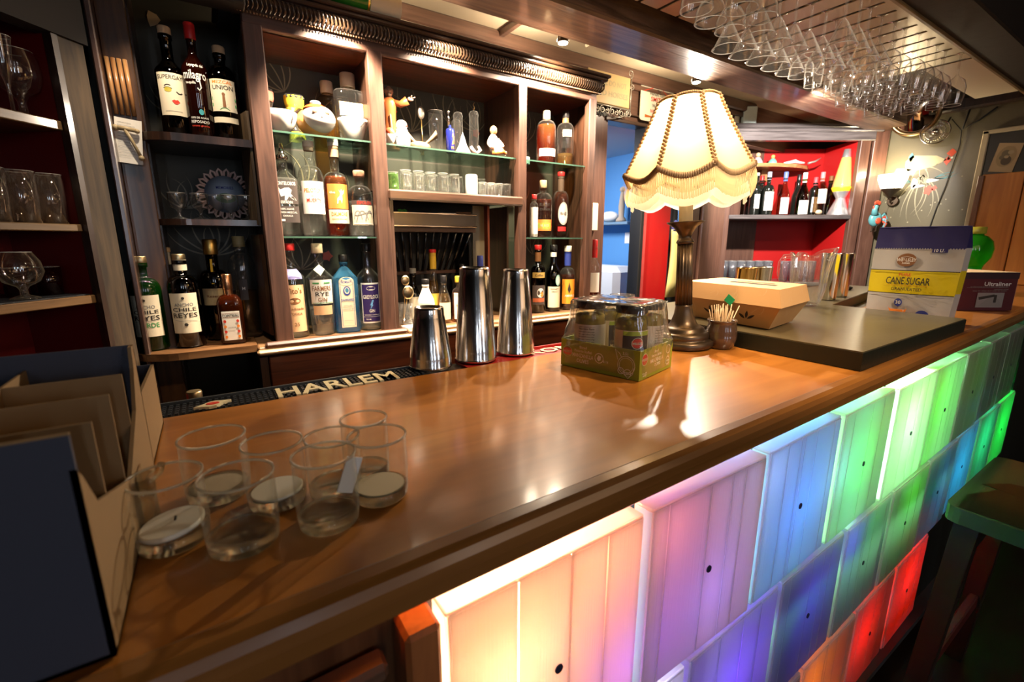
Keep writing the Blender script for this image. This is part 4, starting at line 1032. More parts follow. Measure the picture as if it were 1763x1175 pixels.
# ---- sugar sack
sg = thing('sugar_sack', 'white, yellow and blue paper sack of cane sugar standing behind the slab', 'sack', (1.815, .520, BZ), 0)
fdir = Vector((.10, -.995, 0)).normalized(); ndir = Vector((-fdir.y, fdir.x, 0)) * -1     # front faces the viewer
if ndir.dot(Vector((-1, 0, 0))) < 0: ndir = -ndir
Wd, Hd, Dp = .200, .290, .105
navy = pbr('navy_paper', (.016, .014, .11), .62, bump=.35, bscale=14); bagw = pbr('white_sack_paper', (.48, .46, .44), .6, bump=.35, bscale=16); bagy = pbr('yellow_sack_paper', (.72, .56, .01), .45, bump=.3, bscale=16)
def sg_pt(u, v, off=0, fold=True):
    """front face: u -.5...5 across, v 0..1 up"""
    bul = .012 * math.cos(PI * u) * math.sin(PI * min(1, v * 1.05)) + .0025 * math.sin(u * 21 + v * 9) * math.sin(v * 14 + u * 5)
    w = Wd * (1 + .07 * v + .03 * math.sin(PI * v)); lean = -.03 * v ** 3
    return tuple(fdir * (u * w) + ndir * (bul + lean + off) + Vector((0, 0, v * Hd)))
def zone(v0, v1, name, m, zig=0):
    b = B(); V = []; nu, nv = 22, max(2, int((v1 - v0) * 30))
    for j in range(nv + 1):
        for i in range(nu + 1): V.append(sg_pt(i / nu - .5, v0 + (v1 - v0) * j / nv, 0))
    b.add(V, [(j * (nu + 1) + i, j * (nu + 1) + i + 1, (j + 1) * (nu + 1) + i + 1, (j + 1) * (nu + 1) + i) for j in range(nv) for i in range(nu)], True)
    # gusseted sides and back
    for sgn in (-1, 1):
        V = []
        for j in range(nv + 1):
            v = v0 + (v1 - v0) * j / nv; p = Vector(sg_pt(.5 * sgn, v)); d = Dp * (1 - max(0, v - .8) * 4.2 if v > .8 else 1); d = max(.012, d)
            for i in range(5): V.append(tuple(p - ndir * (d * i / 4) - fdir * sgn * (.010 * math.sin(PI * i / 4))))
        b.add(V, [(j * 5 + i, j * 5 + i + 1, (j + 1) * 5 + i + 1, (j + 1) * 5 + i) for j in range(nv) for i in range(4)], True)
    V = []
    for j in range(nv + 1):
        v = v0 + (v1 - v0) * j / nv; d = Dp * (1 - max(0, v - .8) * 4.2 if v > .8 else 1); d = max(.012, d)
        V += [tuple(Vector(sg_pt(-.5, v)) - ndir * d), tuple(Vector(sg_pt(.5, v)) - ndir * d)]
    b.add(V, [(2 * j, 2 * j + 1, 2 * j + 3, 2 * j + 2) for j in range(nv)], True)
    return b.build(name, m, sg)
z1_ = zone(0, .31, 'lower_white_paper', bagw); z2_ = zone(.31, .555, 'yellow_band', bagy); z3_ = zone(.555, .79, 'upper_white_paper', bagw); z4_ = zone(.79, 1.0, 'blue_folded_top', navy)
mg = lambda u, v, off=0: sg_pt(u / .236, v / Hd, off * 1.5 + .0014)
H_ = Hd
b = B()
zz = []
for i in range(34):
    u = -.118 + .236 * i / 34 + .003; zz.append(('p', [(u - .0034, .791 * H_), (u, .775 * H_), (u + .0034, .791 * H_)], navy))
prints(sg, mg, zz + [('r', -.118, .555 * H_ - .0012, .118, .555 * H_ + .0012, text_d), ('r', -.118, .31 * H_ - .0012, .118, .31 * H_ + .0012, text_d),
    ('r', .040, .745 * H_, .078, .792 * H_, navy), ('t', '10 LB', .058, .767 * H_, .0085, .026, paper),
    ('c', -.020, .665 * H_, .026, .020, text_br), ring_(-.020, .665 * H_, .0, .001, paper), ('t', 'WELLSLEY', -.020, .667 * H_, .0095, .052, paper), ('t', 'FARMS', -.020, .632 * H_, .0045, .020, paper), ('l', [(-.036, .690 * H_), (-.020, .700 * H_), (-.004, .690 * H_)], .001, paper),
    ('t', 'PURE', -.016, .512 * H_, .0090, .032, text_r), ('t', 'CANE SUGAR', -.006, .448 * H_, .0215, .118, text_d), ('l', [(-.063, .398 * H_), (.052, .398 * H_)], .0007, text_o), ('t', 'GRANULATED', -.006, .360 * H_, .0090, .082, text_d),
    ('c', -.022, .215 * H_, .0115, .0125, text_b), ('p', [(-.027, .187 * H_), (-.022, .165 * H_), (-.017, .187 * H_)], text_b), ('t', '30', -.022, .217 * H_, .0105, .015, paper), ('p', [(-.048, .155 * H_), (-.044, .115 * H_), (.002, .115 * H_), (.006, .155 * H_), (.0, .140 * H_), (-.042, .140 * H_)], text_o), ('t', 'CALORIES', -.021, .128 * H_, .006, .038, paper), ('t', 'per serving', -.021, .098 * H_, .0045, .03, text_b),
    ('c', .048, .085 * H_, .020, .018, text_b), ('t', '100%', .048, .088 * H_, .0095, .030, paper)])
b = B(); p0 = Vector(sg_pt(-.5, 1.0)); p1 = Vector(sg_pt(.5, 1.0))
for j in range(2): pass
b.rings([[tuple(p0 - ndir * .014), tuple(p1 - ndir * .014), tuple(p1 + ndir * .0008), tuple(p0 + ndir * .0008)], [tuple(p0 - ndir * .014 + Vector((0, 0, .004))), tuple(p1 - ndir * .014 + Vector((0, 0, .004))), tuple(p1 + ndir * .0008 + Vector((0, 0, .003))), tuple(p0 + ndir * .0008 + Vector((0, 0, .003)))]], smooth=False)
b.build('rolled_top_fold', navy, sg)

# ---- dark red boxed appliance
ub = thing('boxed_appliance', 'dark red product box with white side printed with a small grey tool picture', 'box', (2.275, .512, BZ))
uo = Vector(ub.location); ud = Vector((2.436 - 2.262, .392 - .512, 0)).normalized(); un = Vector((-ud.y, ud.x, 0)); un = un if un.x > 0 else -un
wU, dU, hU = .205, .26, .138
def ubp(a, d, z): return tuple(ud * a + un * d + Vector((0, 0, z)))
maroon = pbr('maroon_card', (.085, .005, .010), .65)
q = B().box(0, wU, 0, dU, 0, hU, .001); B().add([ubp(*p) for p in q.v], q.f).build('box_body', maroon, ub)
q = B().box(-.001, wU + .001, -.001, dU, hU * .84, hU + .001); B().add([ubp(*p) for p in q.v], q.f).build('box_lid', pbr('dark_lid_card', (.03, .004, .008), .6), ub)
q = B().box(wU, wU + .0015, .002, dU, .006, hU - .003); e_ = B().add([ubp(*p) for p in q.v], q.f).build('white_side', pbr('box_white_side', (.5, .47, .52), .5), ub)
q = B().box(0, wU, 0, dU, hU + .001, hU + .002); B().add([ubp(*p) for p in q.v], q.f).build('top_sheet', cardp, ub)
mu_ = lambda u, v, off=0: ubp(u, -off - .0013, v)
prints(ub, mu_, [('t', 'Ultraliner', .135, .098, .014, .095, text_w), ('r', .028, .084, .175, .0846, text_gr), ('t', 'professional bar and kitchen appliance', .105, .088, .003, .13, text_gr), ('t', 'stainless steel', .15, .078, .003, .05, text_gr), ('t', 'easy to clean and easy to store', .11, .073, .003, .12, text_gr),
    ('r', .070, .012, .165, .066, pbr('picture_pale', (.28, .27, .27), .5)), ('p', [(.075, .050), (.130, .060), (.135, .052), (.078, .040)], text_d), ('p', [(.080, .018), (.110, .046), (.150, .044), (.160, .016)], text_gr), ('r', .130, .030, .140, .058, text_d)])

# ---- green glass jar and wooden board behind the sack
t = thing('green_jar', 'round bright green glass jar with yellow lid behind the sugar sack', 'jar', (3.02, .685, BZ - .001))
B().lathe([(.055, 0), (.075, .01), (.082, .06), (.080, .10), (.070, .125), (.074, .14), (.094, .175), (.098, .215), (.090, .25), (.070, .272), (.055, .278), (.055, .29)], seg=36).build('glass_body', thin('bright_green_glass', (.10, .75, .06), .45, 1.2, body=.45, bodycol=(.06, .55, .03)), t)
B().lathe([(.058, .283), (.060, .285), (.060, .312), (.056, .315)], seg=32, scallop=.03, sc_n=16).build('lid', pbr('yellow_green_lid', (.55, .50, .05), .4), t)

# ---- pressed glass pitcher, steel shakers and tumblers towards the far cabinet
t = thing('glass_pitcher', 'clear ribbed glass pitcher with loop handle behind the cardboard box', 'pitcher', (1.640, .735, 1.1005), math.atan2(-_R.y, -_R.x) * 0)
pg = thin('pitcher_glass', (.98, .98, .96), .8, 3.0, body=.015, bodycol=(.95, .92, .85), ebody=.5)
pr = []
rs = []
for (r, z) in [(.036, 0), (.038, .003), (.035, .008), (.040, .014), (.048, .05), (.052, .11), (.055, .155), (.058, .168)]:
    ring = []
    for j in range(64):
        a = 2 * PI * j / 64; k = 1 + .055 * math.cos(12 * a) * (1 if z > .012 else .3)
        lip = max(0, math.cos(a - math.atan2(_R.y, _R.x))) ** 10
        zz_ = z + (.026 * lip * (z - .12) / .048 if z > .12 else 0) + (.006 * math.cos(6 * a) if z > .16 else 0)
        k2_ = k + (.45 * lip * (z - .12) / .048 if z > .12 else 0)
        ring.append((r * k2_ * math.cos(a), r * k2_ * math.sin(a), zz_))
    rs.append(ring)
inn = [[(x * .90, y * .90, max(z, .008)) for x, y, z in ring] for ring in reversed(rs)]
B().rings(rs + inn, cap0=True, cap1=True).build('glass_body', pg, t)
hd = -Vector((_R.x, _R.y, 0))
B().tube([tuple(hd * a + Vector((0, 0, z))) for a, z in [(.053, .152), (.066, .161), (.086, .160), (.098, .140), (.098, .110), (.088, .080), (.072, .056), (.052, .047)]], [.007, .008, .008, .008, .008, .008, .008, .007], 10).build('handle', pg, t)
def tin(label, x, y, R, H, m, z=BZ, name='steel_tin', top=1.12):
    t = thing(name, label, 'tumbler', (x, y, z), 0, 'metal tins at the far end of the bar')
    B().lathe([(R * .92, 0), (R * .94, .002), (R * top, H), (R * top * 1.01, H + .001), (R * top * .97, H), (R * .88, .006), (.0001, .005)], seg=36, caps=False).build('cup_body', m, t)
    B().lathe([(R * top * 1.0, H - .002), (R * top * 1.03, H - .001), (R * top * 1.0, H + .001)], seg=36, caps=False).build('rim', m, t)
tin('tall brushed steel tin just right of the glass pitcher', 1.885, .775, .030, .165, steel2, z=1.1005)
tin('steel tin reflecting green, furthest right behind the glass pitcher', 2.03, .795, .030, .163, steel2, z=1.1005)
tin('gold coloured metal tumbler behind the cardboard box', 2.02, 1.36 - .45, .04, .16, gold, top=1.08) if False else None
tin('gold coloured metal tumbler behind the cardboard box', 1.56, .90, .032, .118, pbr('brass_tin', (.70, .45, .16), .12, 1), z=1.1005, top=1.10)
tin('grey steel tumbler between the gold tumbler and the glass pitcher', 1.66, .90, .030, .118, steel2, z=1.1005, top=1.10)

# ---- cardboard cartons with dividers, left end of the bar
def carton(label, x0, x1, y0, y1, h, cells, notch, glasses):
    t = thing('carton', label, 'carton', ((x0 + x1) / 2, (y0 + y1) / 2, BZ), 0)
    o = Vector(t.location); th = .003
    part(B().box(x0, x1, y0, y0 + th, BZ, BZ + h), 'front_panel', cardg, t, o)
    part(B().box(x0, x1, y0 + .0002, y0 + th + .0006, BZ + h - .001, BZ + h + .0008), 'cut_edge', cardc, t, o)
    part(B().box(x0, x1, y1 - th, y1, BZ, BZ + h), 'rear_panel', cardg, t, o)
    part(B().box(x0, x0 + th, y0, y1, BZ, BZ + h), 'side_panel', cardg, t, o)
    W2 = y1 - y0
    poly = [(y0, 0), (y1, 0), (y1, h)] + ([(y1 - .014, h), (y1 - .022, h * .86), (y1 - .05, h * .62), (y0 + W2 * notch, h * .38), (y0 + W2 * notch - .02, h * .42), (y0 + .03, h * .62), (y0 + .010, h * .80), (y0, h * .86)] if notch else [(y0, h)])
    b = B(); b.prism(poly, x1 - th, x1, M=lambda p: Vector((p.z, p.x, BZ + p.y))); part(b, 'notched_side_panel', cardc, t, o)
    nx, ny = cells
    for i in range(1, nx): part(B().box(x0 + (x1 - x0) * i / nx - .001, x0 + (x1 - x0) * i / nx + .001, y0 + th, y1 - th, BZ, BZ + h * .90), 'divider', cardc, t, o)
    for i in range(1, ny): part(B().box(x0 + th, x1 - th, y0 + (y1 - y0) * i / ny - .001, y0 + (y1 - y0) * i / ny + .001, BZ, BZ + h * .90), 'divider', cardc, t, o)
    part(B().box(x0, x1, y0, y1, BZ, BZ + .003), 'base_panel', cardc, t, o)
carton('large grey cardboard carton with crossed dividers at the left end of the bar', -.40, -.076, .330, .600, .146, (4, 4), .52, True)
carton('lower grey cardboard carton just behind the large carton', -.30, -.080, .606, .775, .086, (3, 2), 0, True)

# ================================================================== BOTTLES
BY = 1.77
def bot(u, v0, v1, y, zs, **k):                    # helper: x of a bottle standing at depth y, seen at column u; returns (x, height)
    vm = (v0 + v1) / 2; return at(u, vm, y=y).x
redcap = pbr('red_cap', (.55, .02, .02), .4); corkm = pbr('cork', (.62, .42, .24), .7); blackcap = pbr('black_cap', (.015, .014, .015), .3)
whitecap = pbr('white_cap', (.78, .72, .62), .4); yellowcap = pbr('yellow_cap', (.75, .48, .04), .4); woodcap = pbr('wood_stopper', (.72, .55, .36), .5)
lab_cr = pbr('cream_label', (.78, .70, .52), .6); lab_wh = pbr('white_label', (.84, .82, .76), .6); lab_or = pbr('orange_label', (.80, .25, .05), .5); lab_pk = pbr('peach_label', (.78, .50, .28), .6)
lab_bk = pbr('charcoal_label', (.07, .055, .05), .5); lab_nv = pbr('navy_label', (.035, .02, .12), .5); lab_gn = pbr('lime_label', (.25, .45, .06), .5); lab_tn = pbr('tan_label', (.55, .42, .22), .6)
bombay = thin('pale_blue_glass', (.42, .74, .98), .6, 1.6, body=.35, bodycol=(.14, .48, .88))
greeng = thin('green_bottle_glass', (.03, .32, .03), .4, 1.6, body=.12, bodycol=(.02, .25, .02))
wineg = thin('olive_wine_glass', (.22, .25, .06), .4, 1.6)
CZ, S2, S1 = .9765, 1.3255, 1.6505
gp = 'spirit bottles of the back bar'
# --- bottom row, left bay
bottle('spirit_bottle', 'clear bottle with orange-cream label and red cap, leftmost on the counter of the left bay', (.236, 1.77, CZ), .040, .325, .205, .245, .014, glass, liq_clear, .15, 'slope',
    cap=redcap, caph=.024, lab=[(.022, .185, .036, lab_pk), (.205, .238, .034, pbr('violet_collar', (.30, .26, .60), .5))],
    items=[('t', "Tito's", 0, .165, .018, .05, text_br), ('c', .0, .130, .018, .011, text_br), ('t', 'Handmade', 0, .103, .008, .055, text_br), ('t', 'VODKA', 0, .085, .008, .04, text_br), ('t', '25', 0, .048, .012, .016, text_br), ('t', 'Texas', -.006, .225, .010, .03, paper)])
bottle('spirit_bottle', 'broad clear gin bottle with white diamond tag on its shoulder', (.325, 1.765, CZ), .046, .325, .205, .240, .0145, glass, liq_clear, .10, 'ang', base=.84, flare=.002,
    cap=woodcap, caph=.034, capr=.019, lab=[(.115, .200, .040, lab_wh), (.075, .108, .034, lab_pk)],
    items=[('r', -.030, .186, -.008, .191, text_g), ('r', .008, .186, .030, .191, text_g), ('t', 'FARMERS', 0, .170, .017, .064, text_br), ('t', 'RYE', 0, .150, .014, .045, text_d), ('t', 'GIN', 0, .130, .014, .030, text_br), ('r', -.036, .117, .036, .119, text_g), ('p', [(.0, .252), (.026, .234), (.0, .214), (-.026, .234)], paper)])
bottle('spirit_bottle', 'square-shouldered pale blue gin bottle with arched cream label', (.412, 1.765, CZ), .043, .285, .200, .240, .013, bombay, None, 0, 'ang', n=6, asp=.75,
    cap=blackcap, caph=.026, lab=[(.020, .190, .026, lab_cr)],
    items=[('c', 0, .190, .026, .016, lab_cr), ('t', 'BOMBAY', 0, .187, .009, .034, text_b), ('c', 0, .155, .013, .017, text_b), ('c', 0, .156, .009, .012, lab_cr), ('c', 0, .157, .006, .009, bombay), ('t', 'SAPPHIRE', 0, .122, .009, .042, text_b), ('t', 'DISTILLED', 0, .100, .005, .03, text_gr), ('t', 'LONDON DRY GIN', 0, .088, .005, .038, text_gr), ('l', [(-.022, .026), (-.022, .186), (-.012, .200), (.012, .200), (.022, .186), (.022, .026), (-.022, .026)], .0012, text_b), ('r', -.016, .045, .016, .046, text_gr)])
bottle('spirit_bottle', 'clear gin bottle with large purple label, rightmost on the counter of the left bay', (.499, 1.77, CZ), .041, .325, .195, .245, .0135, glass, liq_clear, .17, 'slope',
    cap=blackcap, caph=.030, lab=[(.028, .180, .037, lab_wh)],
    items=[('r', -.033, .034, .033, .174, lab_nv), ('c', 0, .160, .016, .008, paper), ('c', 0, .160, .011, .004, lab_nv), ('t', 'GREYLOCK', 0, .128, .014, .060, paper), ('p', [(.002, .116), (.008, .116), (.002, .098), (.006, .098), (-.006, .080), (-.002, .096), (-.006, .096)], pbr('light_blue_ink', (.15, .4, .75), .5)), ('t', 'GIN', 0, .075, .011, .02, paper), ('r', -.033, .052, .033, .053, paper), ('t', 'handcrafted in small batches', 0, .060, .004, .056, paper), ('t', '750 ML', -.014, .043, .005, .02, paper)])
# --- middle row, left bay
bottle('spirit_bottle', 'clear bottle with charcoal label of a leaping white animal and steel pour spout', (.243, 1.775, S2), .041, .300, .185, .215, .013, glass, liq_clear, .19, 'ang', n=4, asp=.8,
    cap=steel, caph=.052, capshape='pour', capr=.019, lab=[(.105, .180, .036, lab_bk), (.045, .098, .036, lab_bk)],
    items=[('t', 'MONTELOBOS', 0, .171, .011, .062, paper), ('p', [(-.030, .160), (-.024, .162), (-.016, .150), (-.004, .156), (.010, .158), (.018, .150), (.014, .138), (.028, .122), (.030, .116), (.018, .122), (.008, .130), (.0, .116), (-.006, .116), (-.004, .132), (-.016, .128), (-.020, .142), (-.030, .150)], paper), ('t', 'ESPADIN', 0, .111, .0085, .036, paper), ('t', '100% AGAVE', 0, .089, .006, .04, paper), ('t', 'JOVEN MEZCAL', 0, .078, .006, .058, paper), ('t', 'OAXACA', 0, .067, .006, .03, paper), ('r', -.032, .049, -.010, .056, paper)])
bottle('spirit_bottle', 'clear bottle with plain white label and faint orange lettering on the second shelf', (.327, 1.77, S2), .042, .315, .185, .235, .0145, glass, liq_clear, .15, 'round',
    cap=whitecap, caph=.02, seal=(.032, pbr('pale_foil', (.72, .58, .42), .5)), lab=[(.075, .182, .040, lab_wh)],
    items=[('t', 'PELOTON', 0, .152, .013, .058, text_o), ('t', 'DE LA', 0, .134, .006, .014, text_o), ('t', 'MUERTE', 0, .120, .012, .046, text_r)])
bottle('spirit_bottle', 'amber whisky bottle with orange label and white stag emblem', (.408, 1.77, S2), .041, .330, .180, .220, .0145, glass, liq_amber, .205, 'round',
    cap=whitecap, caph=.024, seal=(.060, pbr('peach_foil', (.75, .42, .26), .45)), lab=[(.095, .178, .038, lab_or), (.045, .092, .038, lab_cr)],
    items=[('p', [(-.006, .112), (-.004, .130), (.004, .138), (.006, .148), (.002, .158), (.008, .152), (.010, .162), (.014, .152), (.020, .160), (.018, .148), (.012, .140), (.012, .126), (.010, .112), (.007, .124), (0, .124), (-.003, .112)], paper), ('t', 'the', -.020, .150, .008, .02, paper), ('t', 'DALMORE', 0, .077, .013, .056, text_o), ('t', 'HIGHLAND SINGLE MALT', 0, .060, .005, .055, text_o)])
bottle('spirit_bottle', 'squat clear bottle with red-banded label of grey animals, rightmost on the second shelf left bay', (.489, 1.765, S2), .044, .232, .135, .180, .015, glass, liq_clear, .125, 'round',
    cap=pbr('pink_wood_stopper', (.62, .30, .20), .5), caph=.022, capr=.020, lab=[(.040, .110, .041, lab_cr), (.110, .126, .041, lab_bk)],
    items=[('t', 'ESPOLON', .006, .118, .011, .052, text_r), ('l', bez((-.034, .06), (-.03, .10), (-.01, .10), (-.006, .06)), .003, text_gr), ('l', bez((-.026, .05), (-.01, .12), (.01, .08), (.016, .06)), .003, text_gr), ('l', bez((.006, .055), (.014, .10), (.03, .10), (.034, .07)), .004, text_gr), ('l', bez((-.03, .075), (-.01, .07), (.01, .09), (.03, .085)), .003, text_gr), ('r', -.036, .044, .036, .047, paper)])
bottle('spirit_bottle', 'thin dark bottle half hidden behind the left bay post', (.552, 1.90, S2 - .001), .018, .24, .12, .19, .009, glass, liq_dark, .10, 'slope', cap=silverf, caph=.03) if False else None
# --- right bay
bottle('spirit_bottle', 'round-shouldered bourbon bottle full of amber with narrow white label, upper right bay', (1.338, 1.77, S1), .044, .225, .145, .185, .016, glass, liq_amber, .165, 'round', cap=woodcap, caph=.036, capr=.0165, lab=[(.030, .062, .043, lab_wh)], items=[('t', 'WHISKEY', 0, .046, .008, .05, text_gr)])
bottle('spirit_bottle', 'clear half-empty whiskey bottle with grey square tag, upper right bay', (1.452, 1.775, S1), .040, .240, .155, .190, .0135, glass, liq_gold, .055, 'round', cap=blackcap, caph=.030, seal=(.05, text_br), lab=[(.125, .155, .022, text_gr), (.075, .105, .030, glass)], items=[('t', 'RESERVE', 0, .14, .006, .03, paper)])
bottle('spirit_bottle', 'bourbon bottle with embossed neck and orange and lime label, right bay middle shelf', (1.325, 1.77, S2), .043, .255, .160, .200, .015, glass, liq_dark, .17, 'round', cap=corkm, caph=.034, capr=.0165, lab=[(.030, .080, .040, lab_or), (.040, .066, .034, lab_gn)], items=[('t', 'BULLEIT', 0, .145, .012, .05, text_d), ('t', 'BOURBON', 0, .125, .010, .05, text_d), ('t', '95 RYE', 0, .053, .011, .04, paper)])
bottle('spirit_bottle', 'dark whiskey bottle with grey oval label and red neck strip, right bay middle shelf', (1.433, 1.775, S2), .037, .300, .175, .215, .0135, glass, liq_dark, .21, 'round', cap=redcap, caph=.020, seal=(.085, pbr('dark_neck_strip', (.12, .07, .05), .4)), lab=[(.030, .05, .02, redcap)], items=[('c', .006, .11, .026, .052, pbr('grey_oval', (.38, .36, .33), .5)), ('c', .006, .11, .021, .044, pbr('pale_oval', (.62, .58, .52), .5)), ('t', 'TRACE', .006, .11, .01, .032, text_d)])
bottle('mini_bottle', 'small white-labelled bottle beside the right bay post', (1.238, 1.72, S2), .018, .185, .135, .150, .009, glass, None, 0, 'round', cap=redcap, caph=.02, lab=[(.004, .130, .0185, lab_wh)])
bottle('spirit_bottle', 'dark liqueur bottle with fruit picture, leftmost on the counter of the right bay', (1.292, 1.76, CZ), .036, .315, .190, .225, .0135, darkgl, None, 0, 'round', cap=redcap, caph=.022, seal=(.075, text_br), lab=[(.165, .190, .033, pbr('gold_label', (.45, .30, .08), .4)), (.040, .130, .033, lab_bk)], items=[('t', 'Coffee', 0, .177, .010, .04, text_d), ('c', .008, .095, .018, .022, paper), ('c', .014, .088, .009, .012, text_o), ('r', -.030, .052, .030, .070, pbr('rust_label', (.45, .12, .05), .5))])
bottle('spirit_bottle', 'black aperitif bottle with cream rectangular label and pale medallion', (1.380, 1.755, CZ), .036, .315, .180, .235, .014, thin('blackgreen_glass', (.02, .04, .015), .3, 2), None, 0, 'slope', cap=blackcap, caph=.024, seal=(.055, paper), lab=[(.020, .120, .034, lab_cr)], items=[('c', .018, .150, .014, .026, pbr('aqua_medallion', (.35, .6, .55), .5)), ('c', .018, .150, .009, .018, paper), ('t', 'FERNET', 0, .108, .007, .04, text_d), ('t', 'AMARO', 0, .096, .006, .03, text_d)])
bottle('spirit_bottle', 'orange liqueur bottle with yellow and orange label and blue neck', (1.478, 1.765, CZ), .037, .310, .165, .205, .0145, glass, liq_dark, .17, 'round', cap=whitecap, caph=.028, seal=(.095, text_b), lab=[(.030, .150, .036, pbr('bright_orange_label', (.85, .33, .03), .5))], items=[('p', [(-.034, .145), (.034, .145), (.034, .115), (-.034, .095)], text_r), ('p', [(0, .135), (.010, .10), (0, .08), (-.008, .10)], text_d), ('t', 'AMARO', .004, .070, .011, .05, paper)])
bottle('spirit_bottle', 'olive green bottle with cream label half behind the cabinet end post', (1.60, 1.89, CZ), .036, .330, .190, .24, .013, wineg, None, 0, 'slope', cap=redcap, caph=.04, lab=[(.06, .18, .034, lab_cr)])
bottle('spirit_bottle', 'slim bottle with red capsule standing outside the cabinet end post', (1.655, 1.765, CZ), .028, .340, .20, .245, .012, glass, liq_dark, .17, 'slope', cap=redcap, caph=.05, capr=.0135, seal=(.09, redcap), lab=[(.075, .175, .027, lab_wh), (.02, .06, .027, lab_cr)])
# --- niche: bitters and small bottles
bottle('bitters_bottle', 'dark bitters bottle with cream paper label at left in the niche', (.690, 1.80, CZ), .028, .225, .100, .170, .011, darkgl, None, 0, 'slope', cap=text_gr, caph=.02, lab=[(.020, .11, .026, lab_cr)])
bottle('bitters_bottle', 'small bottle wrapped in oversized cream paper label, black cap', (.716, 1.735, CZ), .034, .185, .085, .160, .012, lab_wh, None, 0, 'slope', cap=blackcap, caph=.022, lab=[(.015, .09, .030, lab_cr)], items=[('t', 'bitters', 0, .06, .008, .035, text_o)])
bottle('bitters_bottle', 'small amber bottle with dark cap in the middle of the niche', (.800, 1.745, CZ), .028, .195, .085, .155, .011, glass, liq_gold, .12, 'slope', cap=blackcap, caph=.03, lab=[(.015, .085, .026, lab_cr)])
bottle('bitters_bottle', 'small cream-wrapped bitters bottle with yellow cap', (.868, 1.74, CZ), .031, .190, .110, .140, .013, glass, liq_amber, .12, 'round', cap=yellowcap, caph=.026, capr=.0165, lab=[(.012, .122, .0315, lab_wh)], items=[('t', 'BITTERS', 0, .07, .008, .04, text_o)])
bottle('bitters_bottle', 'slender bottle with yellow and blue neck band and red cap in the niche', (.775, 1.79, CZ), .024, .300, .130, .210, .0125, glass, liq_gold, .17, 'slope', cap=redcap, caph=.014, seal=(.08, yellowcap), lab=[(.02, .12, .026, pbr('yellow_label', (.8, .6, .1), .5))])
bottle('bitters_bottle', 'dark slim bottle standing behind the yellow capped bottle', (.930, 1.83, CZ), .025, .235, .13, .19, .010, darkgl, None, 0, 'slope', cap=blackcap, caph=.03, lab=[(.03, .11, .024, lab_pk)])
bottle('bitters_bottle', 'dark slim bottle with blue cap beside the green leaf', (1.005, 1.80, CZ), .024, .27, .16, .21, .011, darkgl, None, 0, 'slope', cap=text_b, caph=.05, capr=.014, lab=[(.03, .12, .023, lab_pk)])
t = thing('spoon_glass', 'small clear glass holding two brass bar spoons in the niche', 'glass', (.620, 1.715, CZ + .012))
B().lathe([(.024, 0), (.027, .003), (.030, .085), (.0285, .085), (.0255, .006), (.0001, .006)], seg=24, caps=False).build('glass_body', glass, t)
for i, (dx, h) in enumerate(((.004, .165), (.010, .125))):
    o = thing('bar_spoon', ['tall brass bar spoon leaning in the niche glass', 'shorter brass bar spoon in the niche glass'][i], 'spoon', (.620, 1.715, CZ + .02))
    B().tube([(-.01, 0, 0), (dx * .6, -.004 - .006 * i, h - .03)], .0016, 6).build('handle', brass, o)
    B().ball((dx, -.006 - .008 * i, h - .006 * i), .017 + .006 * i, 12, 8, (1, .28, 1.15)).build('bowl', pbr('pale_brass', (.75, .58, .34), .25, 1), o)
tag(B().box(-.07, .07, -.03, .03, 0, .010, .001).build('paper_pad', paper, loc=(.67, 1.69, CZ), rz=.1), 'white folded bar cloth lying on the counter edge in the niche', 'cloth')
tag(B().ball((0, 0, .006), .009, 10, 6, (1.2, 1, .7)).build('olive', olive_m, loc=(.665, 1.675, CZ + .010)), 'single dark olive on the white cloth in the niche', 'olive')
# black slatted rack with steel tray
rk = thing('slatted_rack', 'black slatted rack hanging in the niche below a steel tray', 'rack', (.79, 1.86, 1.05))
ro = Vector(rk.location)
for i in range(11):
    x = .615 + i * .035; xb_ = .66 + i * .026
    part(B().tube([(x, 1.80, 1.36), (x * .5 + xb_ * .5, 1.83, 1.27), (xb_, 1.88, 1.18)], .006, 6), 'slat', blackgl, rk, ro)
part(B().box(.60, .98, 1.79, 1.81, 1.345, 1.365, .002).box(.64, .94, 1.87, 1.89, 1.17, 1.185, .002), 'rail', pbr('rack_rail', (.05, .022, .012), .4), rk, ro)
[part(B().box(x_, x_ + .005, 1.81, 1.95, .98, 1.36), 'side_frame', blackgl, rk, ro) for x_ in (.62, .955)]
tr_ = thing('steel_tray', 'shallow steel tray with a knife and herbs above the slatted rack', 'tray', (.79, 1.83, 1.366)); to = Vector(tr_.location)
part(B().box(.605, .975, 1.78, 1.785, 1.366, 1.418, .002).box(.605, .975, 1.90, 1.905, 1.366, 1.418, .002).box(.605, .61, 1.785, 1.90, 1.366, 1.418).box(.97, .975, 1.785, 1.90, 1.366, 1.418).box(.605, .975, 1.78, 1.905, 1.366, 1.370), 'tray_body', pbr('dull_tray_steel', (.16, .14, .12), .3, 1), tr_, to)
part(B().box(.600, .98, 1.776, 1.79, 1.416, 1.420, .001).box(.600, .98, 1.776, 1.786, 1.366, 1.371, .001), 'tray_rim', steel, tr_, to)
o = thing('paring_knife', 'small knife laid across the steel tray in the niche', 'knife', (.88, 1.80, 1.420))
B().box(-.07, .01, -.006, .006, 0, .002).build('blade', steel, o, rz=-.1); B().box(.01, .08, -.006, .006, 0, .009, .003).build('handle', text_br, o, rz=-.1)
